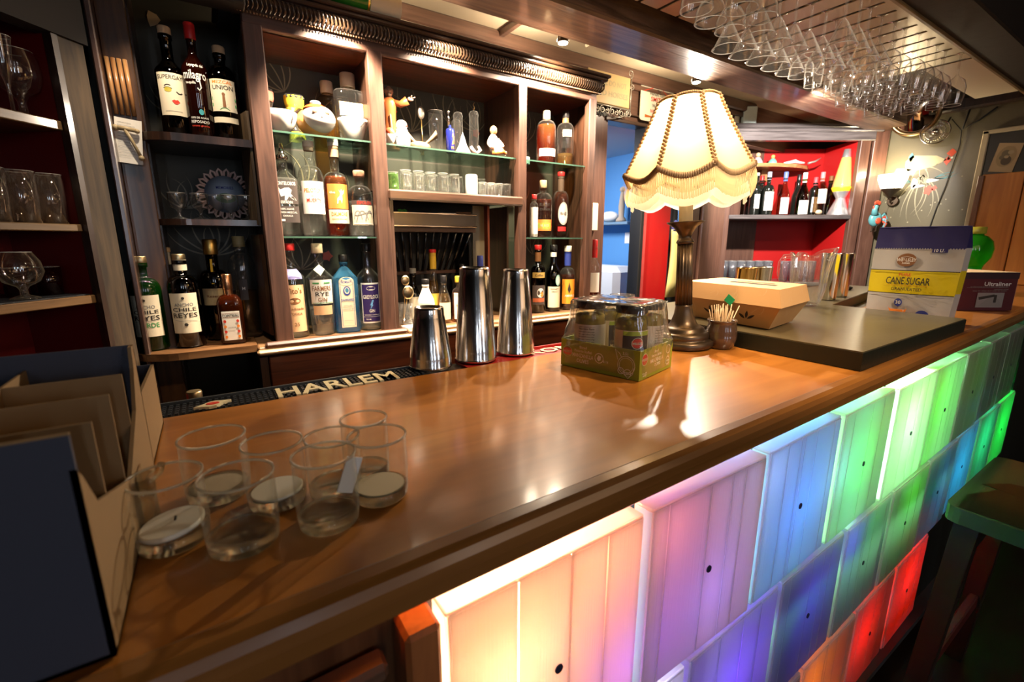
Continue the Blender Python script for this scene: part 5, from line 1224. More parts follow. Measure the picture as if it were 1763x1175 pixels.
def leafobj(name, label, loc, n, R, seed, z=0):
    o = thing(name, label, 'herb', loc); rnd = random.Random(seed); gm = pbr('leaf_green', (.05, .26, .02), .45)
    for i in range(n):
        a = i * 2.4; l = R * rnd.uniform(.6, 1.1); w = l * .42; up = rnd.uniform(.2, 1.0)
        d = Vector((math.cos(a), -abs(math.sin(a)) * .5, up)).normalized(); sdv = d.cross(Vector((0, 1, 0))).normalized()
        V = []
        for j in range(7):
            t_ = j / 6; c = d * l * t_ + Vector((0, -.006 * math.sin(PI * t_), 0)); ww = w * math.sin(PI * min(1, t_ * .92 + .06)); V += [c - sdv * ww + Vector((0, .003, 0)), c, c + sdv * ww + Vector((0, .003, 0))]
        f = []
        for j in range(6): f += [(3 * j, 3 * j + 1, 3 * j + 4, 3 * j + 3), (3 * j + 1, 3 * j + 2, 3 * j + 5, 3 * j + 4)]
        B().add(V, f, True).build('leaf', gm, o)
leafobj('mint_sprig', 'bright green mint sprig behind the tallest steel shaker', (.955, 1.72, 1.125), 9, .045, 4)
leafobj('mint_sprig', 'small green sprig on the left end of the steel tray', (.66, 1.81, 1.42), 5, .022, 9)
o = thing('mint_jar', 'slim dark jar holding the mint sprig in the niche', 'jar', (.955, 1.72, CZ)); B().lathe([(.018, 0), (.021, .004), (.021, .12), (.014, .15), (.0001, .15)], seg=20, caps=False).build('glass_body', darkgl, o)
for i in range(4):
    tag(B().lathe([(.0001, 0), (.018, .001), (.019, .004), (.0001, .005)], seg=16, axis='Y', caps=False).build('citrus_slice', pbr('dried_citrus', (.55, .42, .28), .6), loc=(.80 + i * .032, 1.845, 1.235 + .012 * i)), ['pale disc hanging leftmost behind the slatted rack', 'second pale disc from the left behind the slatted rack', 'third pale disc from the left behind the slatted rack', 'rightmost pale disc behind the slatted rack'][i], 'disc', 'pale discs in the rack') if False else None

# --- corner shelves
bottle('spirit_bottle', 'tall dark bottle with cream label of a winking face, corner shelf top', (-.032, 1.80, 1.616), .0375, .300, .175, .215, .0145, darkgl, None, 0, 'slope', cap=corkm, caph=.024, capr=.0165, rz=-.05, lab=[(.055, .170, .036, lab_cr)],
    items=[('t', 'SUPERGAY', 0, .158, .011, .066, text_d), ('l', bez((-.016, .133), (-.012, .138), (-.004, .138), (-.001, .135)), .0025, text_d), ('c', -.008, .124, .009, .0065, pbr('olive_yellow_ink', (.5, .42, .05), .5)), ('l', bez((-.018, .128), (-.012, .132), (-.004, .132), (.002, .127)), .0012, text_d), ('l', bez((.012, .120), (.016, .114), (.022, .114), (.026, .118)), .0028, text_d), ('p', [(-.002, .094), (.004, .098), (.008, .096), (.012, .098), (.017, .092), (.010, .085), (.004, .086)], text_r), ('r', -.02, .066, .02, .067, text_gr)])
bottle('spirit_bottle', 'slim red-necked bottle with tall white script lettering, top corner shelf', (.030, 1.775, 1.616), .034, .315, .185, .235, .0115, thin('red_brown_glass', (.12, .025, .012), .3, 2, body=.05, bodycol=(.4, .05, .02)), None, 0, 'slope', cap=redcap, caph=.045,
    items=[('t', 'Leyenda del', .004, .196, .008, .040, paper), ('t', 'milagro', 0, .170, .024, .060, paper), ('t', 'tequila', -.012, .148, .007, .026, paper), ('l', [(.010, .165), (.013, .135), (.008, .128), (.004, .134)], .003, paper), ('c', .006, .068, .006, .008, pbr('teal_ink', (.05, .35, .4), .5)), ('t', '100% DE AGAVE', .0, .052, .005, .045, paper), ('t', 'REPOSADO', .0, .041, .0075, .046, paper), ('t', 'estate grown', 0, .030, .005, .044, text_r)])
bottle('spirit_bottle', 'mezcal bottle with green rays on a cream label, right on the top corner shelf', (.098, 1.785, 1.616), .0385, .270, .170, .215, .0145, darkgreen, None, 0, 'round', cap=corkm, caph=.024, capr=.017, lab=[(.080, .170, .037, lab_cr), (.048, .064, .037, lab_cr)],
    items=[('t', 'MEZCAL', 0, .162, .0085, .054, text_o), ('t', 'UNION', 0, .147, .0125, .056, text_d), ('p', [(-.034, .122), (-.034, .112), (-.006, .098)], text_g), ('p', [(-.034, .104), (-.034, .094), (-.008, .092)], text_g), ('p', [(.034, .122), (.034, .112), (.006, .098)], text_g), ('p', [(.034, .104), (.034, .094), (.008, .092)], text_g), ('p', [(-.014, .084), (-.006, .090), (.006, .090), (.014, .084)], text_g), ('c', 0, .128, .004, .005, text_br), ('p', [(-.003, .124), (.003, .124), (.004, .092), (-.004, .092)], text_br)])
bottle('spirit_bottle', 'green-glass bottle with pale label, leftmost on the bottom corner shelf', (-.172, 1.775, .981), .0415, .285, .180, .220, .016, greeng, None, 0, 'round', cap=pbr('gold_cap', (.65, .52, .30), .35, 1), caph=.022, capr=.019, rz=-.12, lab=[(.045, .170, .040, lab_cr)],
    items=[('t', 'ANCHO', 0, .135, .010, .05, text_gr), ('t', 'CHILE', 0, .120, .011, .064, text_d), ('t', 'REYES', 0, .102, .014, .066, text_d), ('t', 'VERDE', .004, .080, .014, .050, text_g), ('c', 0, .155, .004, .004, text_d), ('l', bez((-.03, .09), (-.01, .096), (.01, .09), (.03, .096)), .001, text_gr)])
bottle('spirit_bottle', 'dark bottle with pale label and paper neck strip, second on the bottom corner shelf', (-.078, 1.765, .981), .0415, .290, .185, .225, .016, darkgl, None, 0, 'round', cap=pbr('gold_cap', (.65, .52, .30), .35, 1), caph=.020, capr=.018, rz=-.08, seal=(.05, lab_cr), lab=[(.048, .172, .040, lab_cr)],
    items=[('t', 'ANCHO', 0, .137, .010, .05, text_gr), ('t', 'CHILE', 0, .122, .011, .064, text_d), ('t', 'REYES', 0, .104, .014, .066, text_d), ('c', 0, .075, .005, .005, text_d), ('c', 0, .157, .004, .004, text_d), ('l', bez((-.03, .09), (-.01, .084), (.01, .09), (.03, .084)), .001, text_gr)])
bottle('spirit_bottle', 'small square orange liqueur bottle with copper cap, bottom corner shelf', (.040, 1.745, .981), .036, .225, .125, .160, .012, thin('amber_brown_glass', (.25, .05, .02), .3, 1.5, body=.08, bodycol=(.6, .12, .03)), None, 0, 'round', n=5, asp=.8, cap=copper, caph=.050, capr=.015, seal=(.085, copper), lab=[(.014, .108, .025, lab_wh)],
    items=[('t', 'COINTREAU', 0, .094, .0085, .046, text_d), ('r', -.024, .087, .024, .0885, text_br), ('r', -.024, .100, .024, .1015, text_br)] + [('c', sx * .018, .025 + .017 * q, .004, .005, text_r if q % 2 else text_o) for sx in (-1, 1) for q in range(4)] + [('t', 'LIQUEUR', 0, .055, .005, .022, text_gr)])
bottle('spirit_bottle', 'bottle with grey stopper and purple liqueur behind the green bottle', (-.118, 1.865, .981), .034, .310, .175, .225, .0135, glass, thin('purple_liqueur', (.30, .01, .12), .4, .6, body=.25, bodycol=(.45, .01, .15)), .15, 'round', cap=corkm, caph=.016, capr=.018, seal=(.055, whitecap))
bottle('spirit_bottle', 'dark bottle with tan label and gold neck ribbon, rear of the bottom corner shelf', (.008, 1.85, .981), .043, .335, .195, .235, .0175, darkgl, None, 0, 'round', cap=pbr('gold_foil_cap', (.75, .48, .14), .35, 1), caph=.05, capr=.021, lab=[(.12, .175, .041, lab_tn)], items=[('t', 'Reserve', 0, .15, .008, .05, text_br), ('r', -.005, .19, .002, .27, yellowcap)])
bottle('spirit_bottle', 'large clear round-shouldered bottle with tan stopper, bottom corner shelf', (.092, 1.86, .981), .042, .345, .230, .290, .0165, glass, liq_gold, .16, 'round', cap=pbr('tan_stopper', (.42, .33, .15), .5), caph=.036, capr=.019, lab=[(.13, .20, .012, lab_bk)], items=[('t', 'M', 0, .17, .01, None, paper)])
# small stemmed glasses and a painted plate
def lathe_glass(name, label, cat, loc, prof, m=glass, group=None, rim=None, seg=22, scallop=0, sc_n=8, flip=False, H=0, rz=0):
    t = thing(name, label, cat, loc, rz, group)
    pr = [(r, (H - z) if flip else z) for r, z in prof]
    B().lathe(pr, seg=seg, caps=False, scallop=scallop, sc_n=sc_n).build('glass_body', m, t)
    if rim:
        r, z = rim; z = H - z if flip else z
        B().lathe([(r - .0009, z - .0007), (r + .0007, z - .0007), (r + .0007, z + .0007), (r - .0009, z + .0007)], seg=seg + 10, caps=False, closed=True).build('rim', rimg, t)
    return t
cord = [(.0001, .0), (.021, .001), (.020, .003), (.006, .007), (.004, .014), (.0045, .022), (.008, .030), (.020, .036), (.024, .050), (.0245, .078)]
g0 = lathe_glass('stemmed_glass', 'small cut stemmed glass at the left end of the middle corner shelf', 'glass', (-.060, 1.80, 1.376), cord, glass, 'small stemmed glasses on the corner shelf', (.0245, .078), 20, .03, 8)
for i, (x, y, l) in enumerate([(-.004, 1.80, 'small cut stemmed glass second from the left on the middle corner shelf'), (.040, 1.815, 'small cut stemmed glass in front of the plate, left'), (.078, 1.80, 'small cut stemmed glass in front of the plate, right'), (.124, 1.795, 'small cut stemmed glass at the right end of the middle corner shelf')]): dup(g0, (x, y, 1.376), i, l)
pl = thing('souvenir_plate', 'round souvenir plate with pierced red and white rim on the middle corner shelf', 'plate', (.073, 1.90, 1.376), 0)
B().lathe([(.0001, 0), (.045, .0), (.060, -.006), (.0, -.006)], c=(0, 0, .088), seg=40, axis='Y', caps=False).build('plate_centre', pbr('pale_blue_china', (.45, .55, .70), .2), pl)
b = B()
for i in range(22):
    a = 2 * PI * i / 22; b.tube([(.060 * math.cos(a - .1), -.006, .088 + .060 * math.sin(a - .1)), (.074 * math.cos(a - .09), -.008, .088 + .074 * math.sin(a - .09)), (.082 * math.cos(a), -.010, .088 + .082 * math.sin(a)), (.074 * math.cos(a + .09), -.008, .088 + .074 * math.sin(a + .09)), (.060 * math.cos(a + .1), -.006, .088 + .060 * math.sin(a + .1))], .0038, 6)
b.build('pierced_rim', pbr('red_white_china', (.75, .50, .46), .25, var=.5, vscale=40), pl)
mpl = lambda u, v, off=0: (u, -.0062 - off, .088 + v)
prints(pl, mpl, [('t', 'MEMORIES', 0, .022, .009, .05, text_b), ('c', 0, -.012, .03, .016, pbr('plate_green', (.12, .25, .12), .4)), ('c', .006, -.008, .014, .009, pbr('plate_sand', (.6, .55, .35), .4))])

# ================================================================== CURIOS ON THE TOP GLASS SHELF
T1 = S1
china = pbr('white_china', (.82, .79, .74), .18, coat=.5)
t = thing('china_bowl', 'white china bowl with carved folds at the left end of the top glass shelf', 'bowl', (.245, 1.755, T1))
B().lathe([(.022, 0), (.026, .004), (.040, .022), (.050, .048), (.052, .066), (.049, .066), (.038, .024), (.0001, .012)], seg=48, caps=False, scallop=.035, sc_n=5).build('bowl_body', china, t)
b = B()
for k in range(3): b.tube([(.010 + k * .011, -.044 + k * .004, .064), (.016 + k * .010, -.046 + k * .004, .048), (.012 + k * .008, -.038 + k * .003, .032)], [.0035, .003, .001], 6)
b.build('carved_folds', pbr('shaded_china', (.6, .55, .5), .3), t)
t = thing('character_glass', 'painted glass with a rosy face standing behind the china bowl', 'glass', (.222, 1.86, T1))
B().lathe([(.022, 0), (.023, .003), (.018, .05), (.017, .09), (.025, .125), (.0265, .155), (.025, .155), (.016, .09), (.02, .005), (.0001, .005)], seg=24, caps=False).build('glass_body', glass, t)
B().lathe([(.0232, .118), (.0266, .130), (.0268, .148)], seg=24, caps=False).build('painted_cap', pbr('rosy_paint', (.55, .14, .10), .4), t)
B().lathe([(.0235, .03), (.0225, .055)], seg=24, caps=False).build('painted_band', pbr('pink_paint', (.75, .45, .38), .4), t)
t = thing('character_glass', 'waisted glass with yellow and black painted top behind the round face mug', 'glass', (.312, 1.865, T1))
B().lathe([(.027, 0), (.028, .003), (.022, .045), (.021, .075), (.030, .115), (.0325, .150), (.031, .150), (.019, .075), (.025, .005), (.0001, .005)], seg=24, caps=False).build('glass_body', glass, t)
B().lathe([(.0285, .108), (.0322, .128), (.0332, .146)], seg=24, caps=False).build('painted_hair', pbr('yellow_paint', (.65, .50, .03), .35), t)
B().lathe([(.0285, .004), (.0268, .03)], seg=24, caps=False).build('painted_base', pbr('yellow_paint', (.65, .5, .03), .35), t)
b = B()
for k in range(5): b.ball((.0315 * math.cos(-2.4 + k * .45), .0315 * math.sin(-2.4 + k * .45), .142), .006, 8, 5, (1, .5, .8))
b.build('painted_curls', black, t)
t = thing('face_mug', 'round glazed orange mug with a pale skull-like face and red band', 'mug', (.357, 1.745, T1))
B().ball((-.006, .012, .047), .052, 30, 20, (1.08, .85, .90)).build('mug_body', pbr('orange_glaze', (.80, .40, .10), .2, coat=.6, var=.35, vscale=14), t)
b = B(); b.ball((.006, -.004, .056), .0535, 26, 18, (1.0, .94, .82)); b.build('face', china, t)
B().lathe([(.040, .0865), (.034, .0935), (.024, .0995), (.010, .104)], seg=30, caps=False).build('red_band', pbr('red_glaze', (.55, .07, .02), .25, coat=.5), t)
B().ball((.0, 0, .106), .016, 14, 9, (1.1, 1, .6)).build('knob', china, t)
b = B(); b.ball((-.012, -.0485, .069), .0085, 12, 8, (1.2, .35, .8)); b.ball((.022, -.0485, .069), .0085, 12, 8, (1.2, .35, .8)); b.build('eye_socket', pbr('eye_shade', (.16, .08, .05), .5), t)
B().ball((.006, -.053, .058), .005, 8, 6, (1, .6, 1.2)).build('nose', china, t)
t = thing('china_cup', 'white china cup with a tiny bird sketch, right of the round face mug', 'cup', (.475, 1.745, T1))
B().lathe([(.027, 0), (.029, .003), (.040, .030), (.049, .062), (.050, .070), (.047, .070), (.037, .030), (.0001, .010)], seg=36, caps=False).build('cup_body', china, t)
mcp = lambda u, v, off=0: ((.030 + v * .29 + off + .001) * math.cos(-PI / 2 + u / .043), (.030 + v * .29 + off + .001) * math.sin(-PI / 2 + u / .043), v)
prints(t, mcp, [('l', [(.012, .040), (.018, .046), (.024, .052), (.028, .058)], .0025, text_gr), ('l', [(.015, .012), (.016, .034), (.019, .046)], .0012, text_gr), ('l', [(.020, .012), (.020, .034), (.021, .046)], .0012, text_gr)], name='bird_sketch')
bottle('apothecary_jar', 'large square glass jar with cork-like stopper and tan paper label', (.492, 1.84, T1), .055, .245, .170, .190, .021, glass, None, 0, 'round', n=7, asp=.8, cap=pbr('frosted_stopper', (.45, .38, .28), .4), caph=.048, capr=.026, lab=[(.095, .140, .040, pbr('jar_tan_label', (.62, .44, .26), .6))],
    items=[('t', 'COWBOY', -.006, .125, .010, .05, paper), ('t', 'whisky', -.006, .112, .005, .03, paper)], cat='jar')
bottle('apothecary_jar', 'narrower amber-tinted jar half behind the large square jar', (.428, 1.885, T1), .036, .220, .150, .172, .017, thin('smoky_jar_glass', (.80, .70, .52), .5, 1.4), liq_gold, .10, 'round', cap=pbr('frosted_stopper', (0, 0, 0)), caph=.040, capr=.022, cat='jar')
# monk figurine
mk = thing('monk_figurine', 'brown-robed bearded monk figurine with outstretched arms', 'figurine', (.640, 1.83, T1), -.25)
robe = pbr('brown_robe_glaze', (.30, .085, .025), .28, coat=.4); skin = pbr('figurine_skin', (.55, .33, .22), .35)
B().lathe([(.030, 0), (.031, .004), (.025, .05), (.021, .10), (.022, .140), (.026, .165), (.020, .182), (.009, .190)], seg=20, asp=.75, scallop=.04, sc_n=7).build('robe', robe, mk)
for s in (-1, 1):
    B().tube([(s * .012, 0, .172), (s * .040, -.004, .166), (s * .066, -.010, .180)], [.012, .012, .016], 10).build('sleeve', robe, mk)
    b = B().ball((s * .078, -.012, .186), .0085, 10, 7, (1.4, .6, .9)); 
    for q in range(4): b.tube([(s * .084, -.012 + (q - 1.5) * .003, .188), (s * .095, -.012 + (q - 1.5) * .0045, .192 + q * .001)], [.0018, .0012], 5)
    b.tube([(s * .078, -.018, .190), (s * .082, -.024, .196)], [.002, .0013], 5); b.build('hand', skin, mk)
b = B().ball((0, 0, .207), .017, 16, 12, (.85, .95, 1.1)); b.ball((0, -.017, .205), .0035, 8, 6, (.8, 1, 1.2)); b.ball((-.015, 0, .206), .004, 6, 5, (.4, .8, 1)); b.ball((.015, 0, .206), .004, 6, 5, (.4, .8, 1)); b.build('head', skin, mk)
b = B().ball((0, -.010, .197), .0095, 12, 8, (.9, .7, 1.1)); b.lathe([(.0165, .208), (.0165, .214), (.013, .219)], seg=16); b.build('beard_and_hair', pbr('grey_brown_hair', (.22, .15, .10), .6), mk)
b = B(); b.ball((-.006, -.0155, .210), .0016, 6, 4); b.ball((.006, -.0155, .210), .0016, 6, 4); b.build('eyes', black, mk)
B().tube([(0, -.021, .125), (.004, -.024, .06), (.003, -.026, .02)], .002, 6).build('rope_belt', corkm, mk)
# snowman figurine
sn = thing('snowman_figurine', 'small white china snowman figurine with blue scarf', 'figurine', (.652, 1.745, T1))
B().lathe([(.024, 0), (.028, .006), (.030, .025), (.024, .048), (.018, .058), (.0001, .060)], seg=24, caps=False).build('body', china, sn)
B().ball((0, 0, .074), .021, 18, 12, (1, .95, .95)).build('head', china, sn)
B().tube([(.018 * math.cos(a), .018 * math.sin(a), .058 + .002 * math.sin(a)) for a in [i * PI / 8 for i in range(17)]], .004, 8).build('scarf', pbr('scarf_blue', (.25, .32, .55), .4), sn)
B().box(.004, .012, -.026, -.020, .030, .058, .002).build('scarf_tail', pbr('scarf_blue', (0, 0, 0)), sn)
b = B(); b.ball((-.008, -.018, .080), .0022, 6, 5); b.ball((.006, -.019, .080), .0022, 6, 5); b.tube([(-.022, -.014, .045), (-.026, -.018, .028)], .002, 5); b.build('eyes', black, sn)
B().ball((.012, -.017, .072), .004, 8, 6, (1, .5, 1)).build('red_cheek', text_r, sn)
t = thing('egg_figurine', 'small red and white egg-shaped ornament behind the left bay post', 'figurine', (.602, 1.735, T1))
B().ball((0, 0, .030), .024, 18, 12, (.8, .8, 1.25)).build('egg_body', china, t); B().ball((0, -.002, .042), .021, 16, 10, (.85, .85, .85)).build('red_top', pbr('coral_glaze', (.70, .12, .05), .3), t)
# driftwood bird / dried wings
t = thing('driftwood_bird', 'rough carved driftwood bird with raised wings beside the snowman', 'ornament', (.745, 1.80, T1))
dw = pbr('driftwood', (.26, .17, .09), .7, var=.4, vscale=40, bump=.5, bscale=80)
B().ball((0, 0, .022), .022, 14, 9, (2.0, .8, .8)).build('body', dw, t)
for s in (-1, 1):
    b = B(); V = []
    for j in range(9):
        q = j / 8; V += [(s * (.008 + .058 * q), -.006, .030 + .058 * q ** 1.3), (s * (.020 + .055 * q), -.002, .026 + .034 * q), (s * (.012 + .057 * q), .006, .030 + .05 * q ** 1.3)]
    b.add(V, [(3 * j + a_, 3 * j + (a_ + 1) % 3, 3 * j + 3 + (a_ + 1) % 3, 3 * j + 3 + a_) for j in range(8) for a_ in range(3)], True)
    b.build('wing', dw, t)
B().tube([(.0, 0, 0), (.006, 0, .012)], .006, 6).build('foot', dw, t)
# upright spoon
t = thing('display_spoon', 'tall metal spoon standing upright behind the driftwood bird', 'spoon', (.778, 1.86, T1))
B().tube([(.004, 0, 0), (0, 0, .135)], .0022, 6).build('handle', brass, t); B().ball((0, 0, .160), .018, 14, 10, (.85, .25, 1.35)).build('bowl', pbr('dull_silver', (.5, .45, .38), .3, 1), t); B().lathe([(.010, 0), (.006, .006)], seg=10).build('base', brass, t)
# blue bottle, flasks, cone, reclining figurine
lathe_glass('beer_glass', 'tall pale glass with orange rim lines behind the blue bottle', 'glass', (.845, 1.87, T1), [(.0001, .004), (.022, .004), (.024, .008), (.028, .12), (.032, .175), (.031, .175)], glass, rim=(.032, .175))
t = thing('blue_bottle', 'small cobalt blue decorated bottle with thin steel spout', 'bottle', (.858, 1.765, T1))
B().lathe([(.016, 0), (.0175, .003), (.0175, .085), (.014, .092), (.006, .094), (.005, .105)], seg=22).build('bottle_body', pbr('cobalt_glaze', (.012, .018, .16), .15, coat=.5), t)
B().tube([(-.004, 0, .10), (-.006, 0, .150)], [.005, .0035], 8).ball((-.006, 0, .152), .006, 10, 7).build('spout', steel, t)
mbb = lambda u, v, off=0: ((.0179 + off) * math.cos(-PI / 2 + u / .0179), (.0179 + off) * math.sin(-PI / 2 + u / .0179), v)
prints(t, mbb, [('p', [(-.002, .03), (.010, .035), (.011, .06), (.006, .075), (.0, .068), (.003, .05)], text_o), ('t', 'IPA', .002, .020, .01, .012, text_o)])
for i, (x, y, h, l) in enumerate([(.912, 1.80, .170, 'upturned round-ended clear flask left of the cone'), (.928, 1.85, .155, 'smaller round-ended clear flask behind the cone'), (.985, 1.80, .185, 'tall clear flask with a curled wire at its tip')]):
    t = thing('glass_flask', l, 'flask', (x, y, T1), 0)
    B().lathe([(.021, 0), (.022, .004), (.020, .06), (.018, h - .03), (.020, h - .018), (.016, h - .006), (.0001, h)], seg=24, caps=False).build('glass_body', glass, t)
    if i == 2: B().tube([(0, 0, h - .002), (.004, 0, h + .012), (-.003, 0, h + .02), (.004, 0, h + .03)], .0014, 5).build('wire', brass, t)
t = thing('china_cone', 'small white china cone standing among the flasks', 'ornament', (.898, 1.735, T1))
B().lathe([(.030, 0), (.031, .004), (.016, .030), (.007, .060), (.0001, .078)], seg=28, caps=False).build('cone_body', china, t)
t = thing('ribbon_ornament', 'pink and white glazed ribbon ornament beside the tall flask', 'ornament', (.955, 1.735, T1))
B().tube([(-.022, 0, .030), (-.010, -.004, .012), (.006, 0, .006), (.020, -.004, .020), (.012, 0, .034)], [.006, .007, .006, .007, .005], 10).build('ribbon_body', pbr('pink_white_glaze', (.70, .45, .42), .25, coat=.4, var=.3, vscale=30), t)
fg = thing('reclining_figurine', 'bald robed china figurine with orange sash, seated at the right end of the top shelf', 'figurine', (1.068, 1.755, T1), .15)
# one continuous body, skinned over a seated, leaning skeleton
def skin_body(name, pts, edges, rad, m, parent, root=0, lev=2):
    me = bpy.data.meshes.new(name); me.from_pydata(pts, edges, []); o = bpy.data.objects.new(name, me); COL.objects.link(o); o.parent = parent
    sk = o.modifiers.new('s', 'SKIN'); sk.use_smooth_shade = True
    for i, v in enumerate(me.skin_vertices[0].data): v.radius = (rad[i], rad[i]); v.use_root = (i == root)
    ss = o.modifiers.new('u', 'SUBSURF'); ss.levels = ss.render_levels = lev; me.materials.append(m); return o
P_ = [(-.018, 0, .022), (-.022, 0, .055), (-.022, 0, .078), (-.020, -.002, .098), (.010, -.012, .020), (.045, -.008, .020), (-.012, -.020, .012), (.020, -.034, .012), (-.040, -.010, .060), (-.048, -.024, .030), (.000, -.012, .062), (.014, -.028, .040), (.02, .01, .03), (.055, .012, .022)]
skin_body('robed_body', P_, [(0, 1), (1, 2), (2, 3), (0, 4), (4, 5), (0, 6), (6, 7), (2, 8), (8, 9), (2, 10), (10, 11), (0, 12), (12, 13)], [.028, .026, .012, .006, .020, .014, .017, .012, .012, .009, .012, .008, .024, .014], pbr('robe_china', (.82, .72, .62), .3), fg, 0, 2)
b = B().ball((-.020, -.003, .106), .0165, 18, 12, (.9, .95, 1.12)); b.ball((-.020, -.019, .104), .003, 6, 5); b.ball((-.036, -.002, .104), .004, 6, 5, (.4, .7, 1.2)); b.ball((-.004, -.002, .104), .004, 6, 5, (.4, .7, 1.2)); b.build('head', pbr('figurine_orange_skin', (.62, .30, .14), .3, coat=.3), fg)
b = B(); b.ball((-.026, -.0185, .108), .0014, 6, 4); b.ball((-.014, -.0185, .108), .0014, 6, 4); b.build('eyes', black, fg)
B().tube([(-.046, -.026, .014), (-.030, -.040, .012), (-.004, -.044, .020), (.012, -.040, .014)], [.007, .008, .009, .006], 10).build('orange_sash', pbr('orange_sash', (.70, .18, .04), .3), fg)
tag(B().box(-.020, .020, -.015, .015, 0, .034, .003).build('china_box', pbr('pale_green_china', (.62, .72, .58), .3), loc=(1.262, 1.83, T1)), 'small pale green china box beside the right bay post', 'box')

# ================================================================== GLASSES ON THE NICHE SHELF
gh = [(.0001, .078), (.019, .078), (.0205, .076), (.022, .050), (.023, .004), (.024, .0), (.0225, .0), (.0215, .05), (.019, .070), (.0001, .070)]
def ndup(proto, locs, lab_fn):
    for i, p in enumerate(locs): dup(proto, p, i * .7, lab_fn(i))
ordn = ['second', 'third', 'fourth', 'fifth', 'sixth', 'seventh', 'eighth', 'ninth', 'tenth', 'eleventh', 'twelfth', 'thirteenth', 'fourteenth']
g0 = lathe_glass('upturned_glass', 'leftmost clear upturned tumbler in the front row on the niche shelf', 'glass', (.655, 1.735, 1.4905), gh, glass, 'upturned tumblers on the niche shelf', (.0205, .077), 22)
xs = [.705 + i * .051 for i in range(4)]
for i, x in enumerate(xs): dup(g0, (x, 1.735 + .006 * (i % 2), 1.4905), i, 'clear upturned tumbler %s from the left in the niche front row' % ordn[i])
lathe_glass('upturned_glass', 'greenish upturned tumbler beside the left bay post on the niche shelf', 'glass', (.605, 1.74, 1.4905), [(r, z * .86) for r, z in gh], thin('green_tumbler_glass', (.82, .95, .70), .8, 1.6, body=.03, bodycol=(.5, .9, .3), ebody=.4), None, (.0205, .066), 22)
for i in range(8): dup(g0, (.63 + i * .055, 1.80, 1.4905), i, 'clear upturned tumbler %s from the left in the niche rear row' % (['leftmost'] + ordn)[i].replace('leftmost', 'first'))
tag(B().lathe([(.024, 0), (.025, .003), (.025, .078), (.022, .082), (.0001, .082)], seg=26, caps=False).build('white_canister', china, loc=(.935, 1.738, 1.4905)), 'plain white cylinder standing among the tumblers on the niche shelf', 'canister')
g1 = lathe_glass('shot_glass', 'short clear glass just right of the white cylinder on the niche shelf', 'glass', (.985, 1.735, 1.4905), [(.0001, .008), (.014, .008), (.0165, .055), (.018, .055), (.0165, 0), (.0001, 0)], glass, 'short clear glasses on the niche shelf', (.0175, .055), 20)
for i, (x, y) in enumerate([(1.025, 1.733), (1.065, 1.737), (1.105, 1.735), (1.0, 1.78), (1.045, 1.785), (1.09, 1.78)]): dup(g1, (x, y, 1.4905), i, ['short clear glass second right of the white cylinder', 'short clear glass third right of the white cylinder', 'short clear glass nearest the right post of the niche shelf', 'short clear glass in the rear row right of the white cylinder', 'short clear glass in the middle of the short rear row', 'short clear glass at the right end of the short rear row'][i])

# lying wine bottle on the cornice
t = thing('wine_bottle', 'green wine bottle with cream label lying on top of the carved cornice', 'bottle', (.46, 1.672, 2.0705))
t.rotation_euler = (0, PI / 2, 0)
pr = [(.030, .175), (.036, .170), (.0375, .16), (.0375, 0), (.034, -.03), (.016, -.06), (.0145, -.12), (.016, -.121), (.016, -.135), (.0145, -.137)]
B().lathe(pr, seg=28).build('glass_body', pbr('wine_green_solid', (.03, .22, .02), .12, coat=.6), t)
B().lathe([(.0385, .070), (.0385, .172)], seg=28, caps=False).build('label', lab_cr, t)
B().lathe([(.0386, .062), (.0386, .068)], seg=28, caps=False).build('gold_band', gold, t)

# ================================================================== BEAM FITTINGS, SPOTS, SIGNS
for i, (x, y) in enumerate([(1.25, 1.555), (2.08, 1.555)]):
    t = thing('spotlight', ['small glowing spotlight clipped to the ceiling beam near the cabinet corner', 'glowing spotlight clipped to the ceiling beam above the lamp shade'][i], 'spotlight', (x, y, 2.06))
    B().lathe([(.010, .045), (.020, .040), (.024, .005), (.020, .002)], seg=24).build('housing', bronze, t)
    B().lathe([(.0001, -.001), (.0185, -.001), (.0185, .003)], seg=20, caps=False).build('lit_lens', pbr('lit_lens', (1, 1, 1), .3, emis=(1, .86, .66), estr=30), t)
    B().tube([(0, 0, .04), (0, -.03, .06), (0, -.05, .07)], .004, 6).build('bracket', bronze, t)
t = thing('junction_box', 'pale rectangular box fixed under the plaster strip beside the spotlight', 'box', (1.62, 1.72, 2.235))
B().box(-.075, .075, -.045, .045, -.065, .0, .004).build('box_body', plaster, t)
t = thing('ceiling_batten', 'short brown batten fixed across the plaster strip', 'batten', (1.22, 1.78, 2.235)); B().box(-.012, .012, -.20, .20, -.028, 0, .002).build('batten_body', brown_w, t)
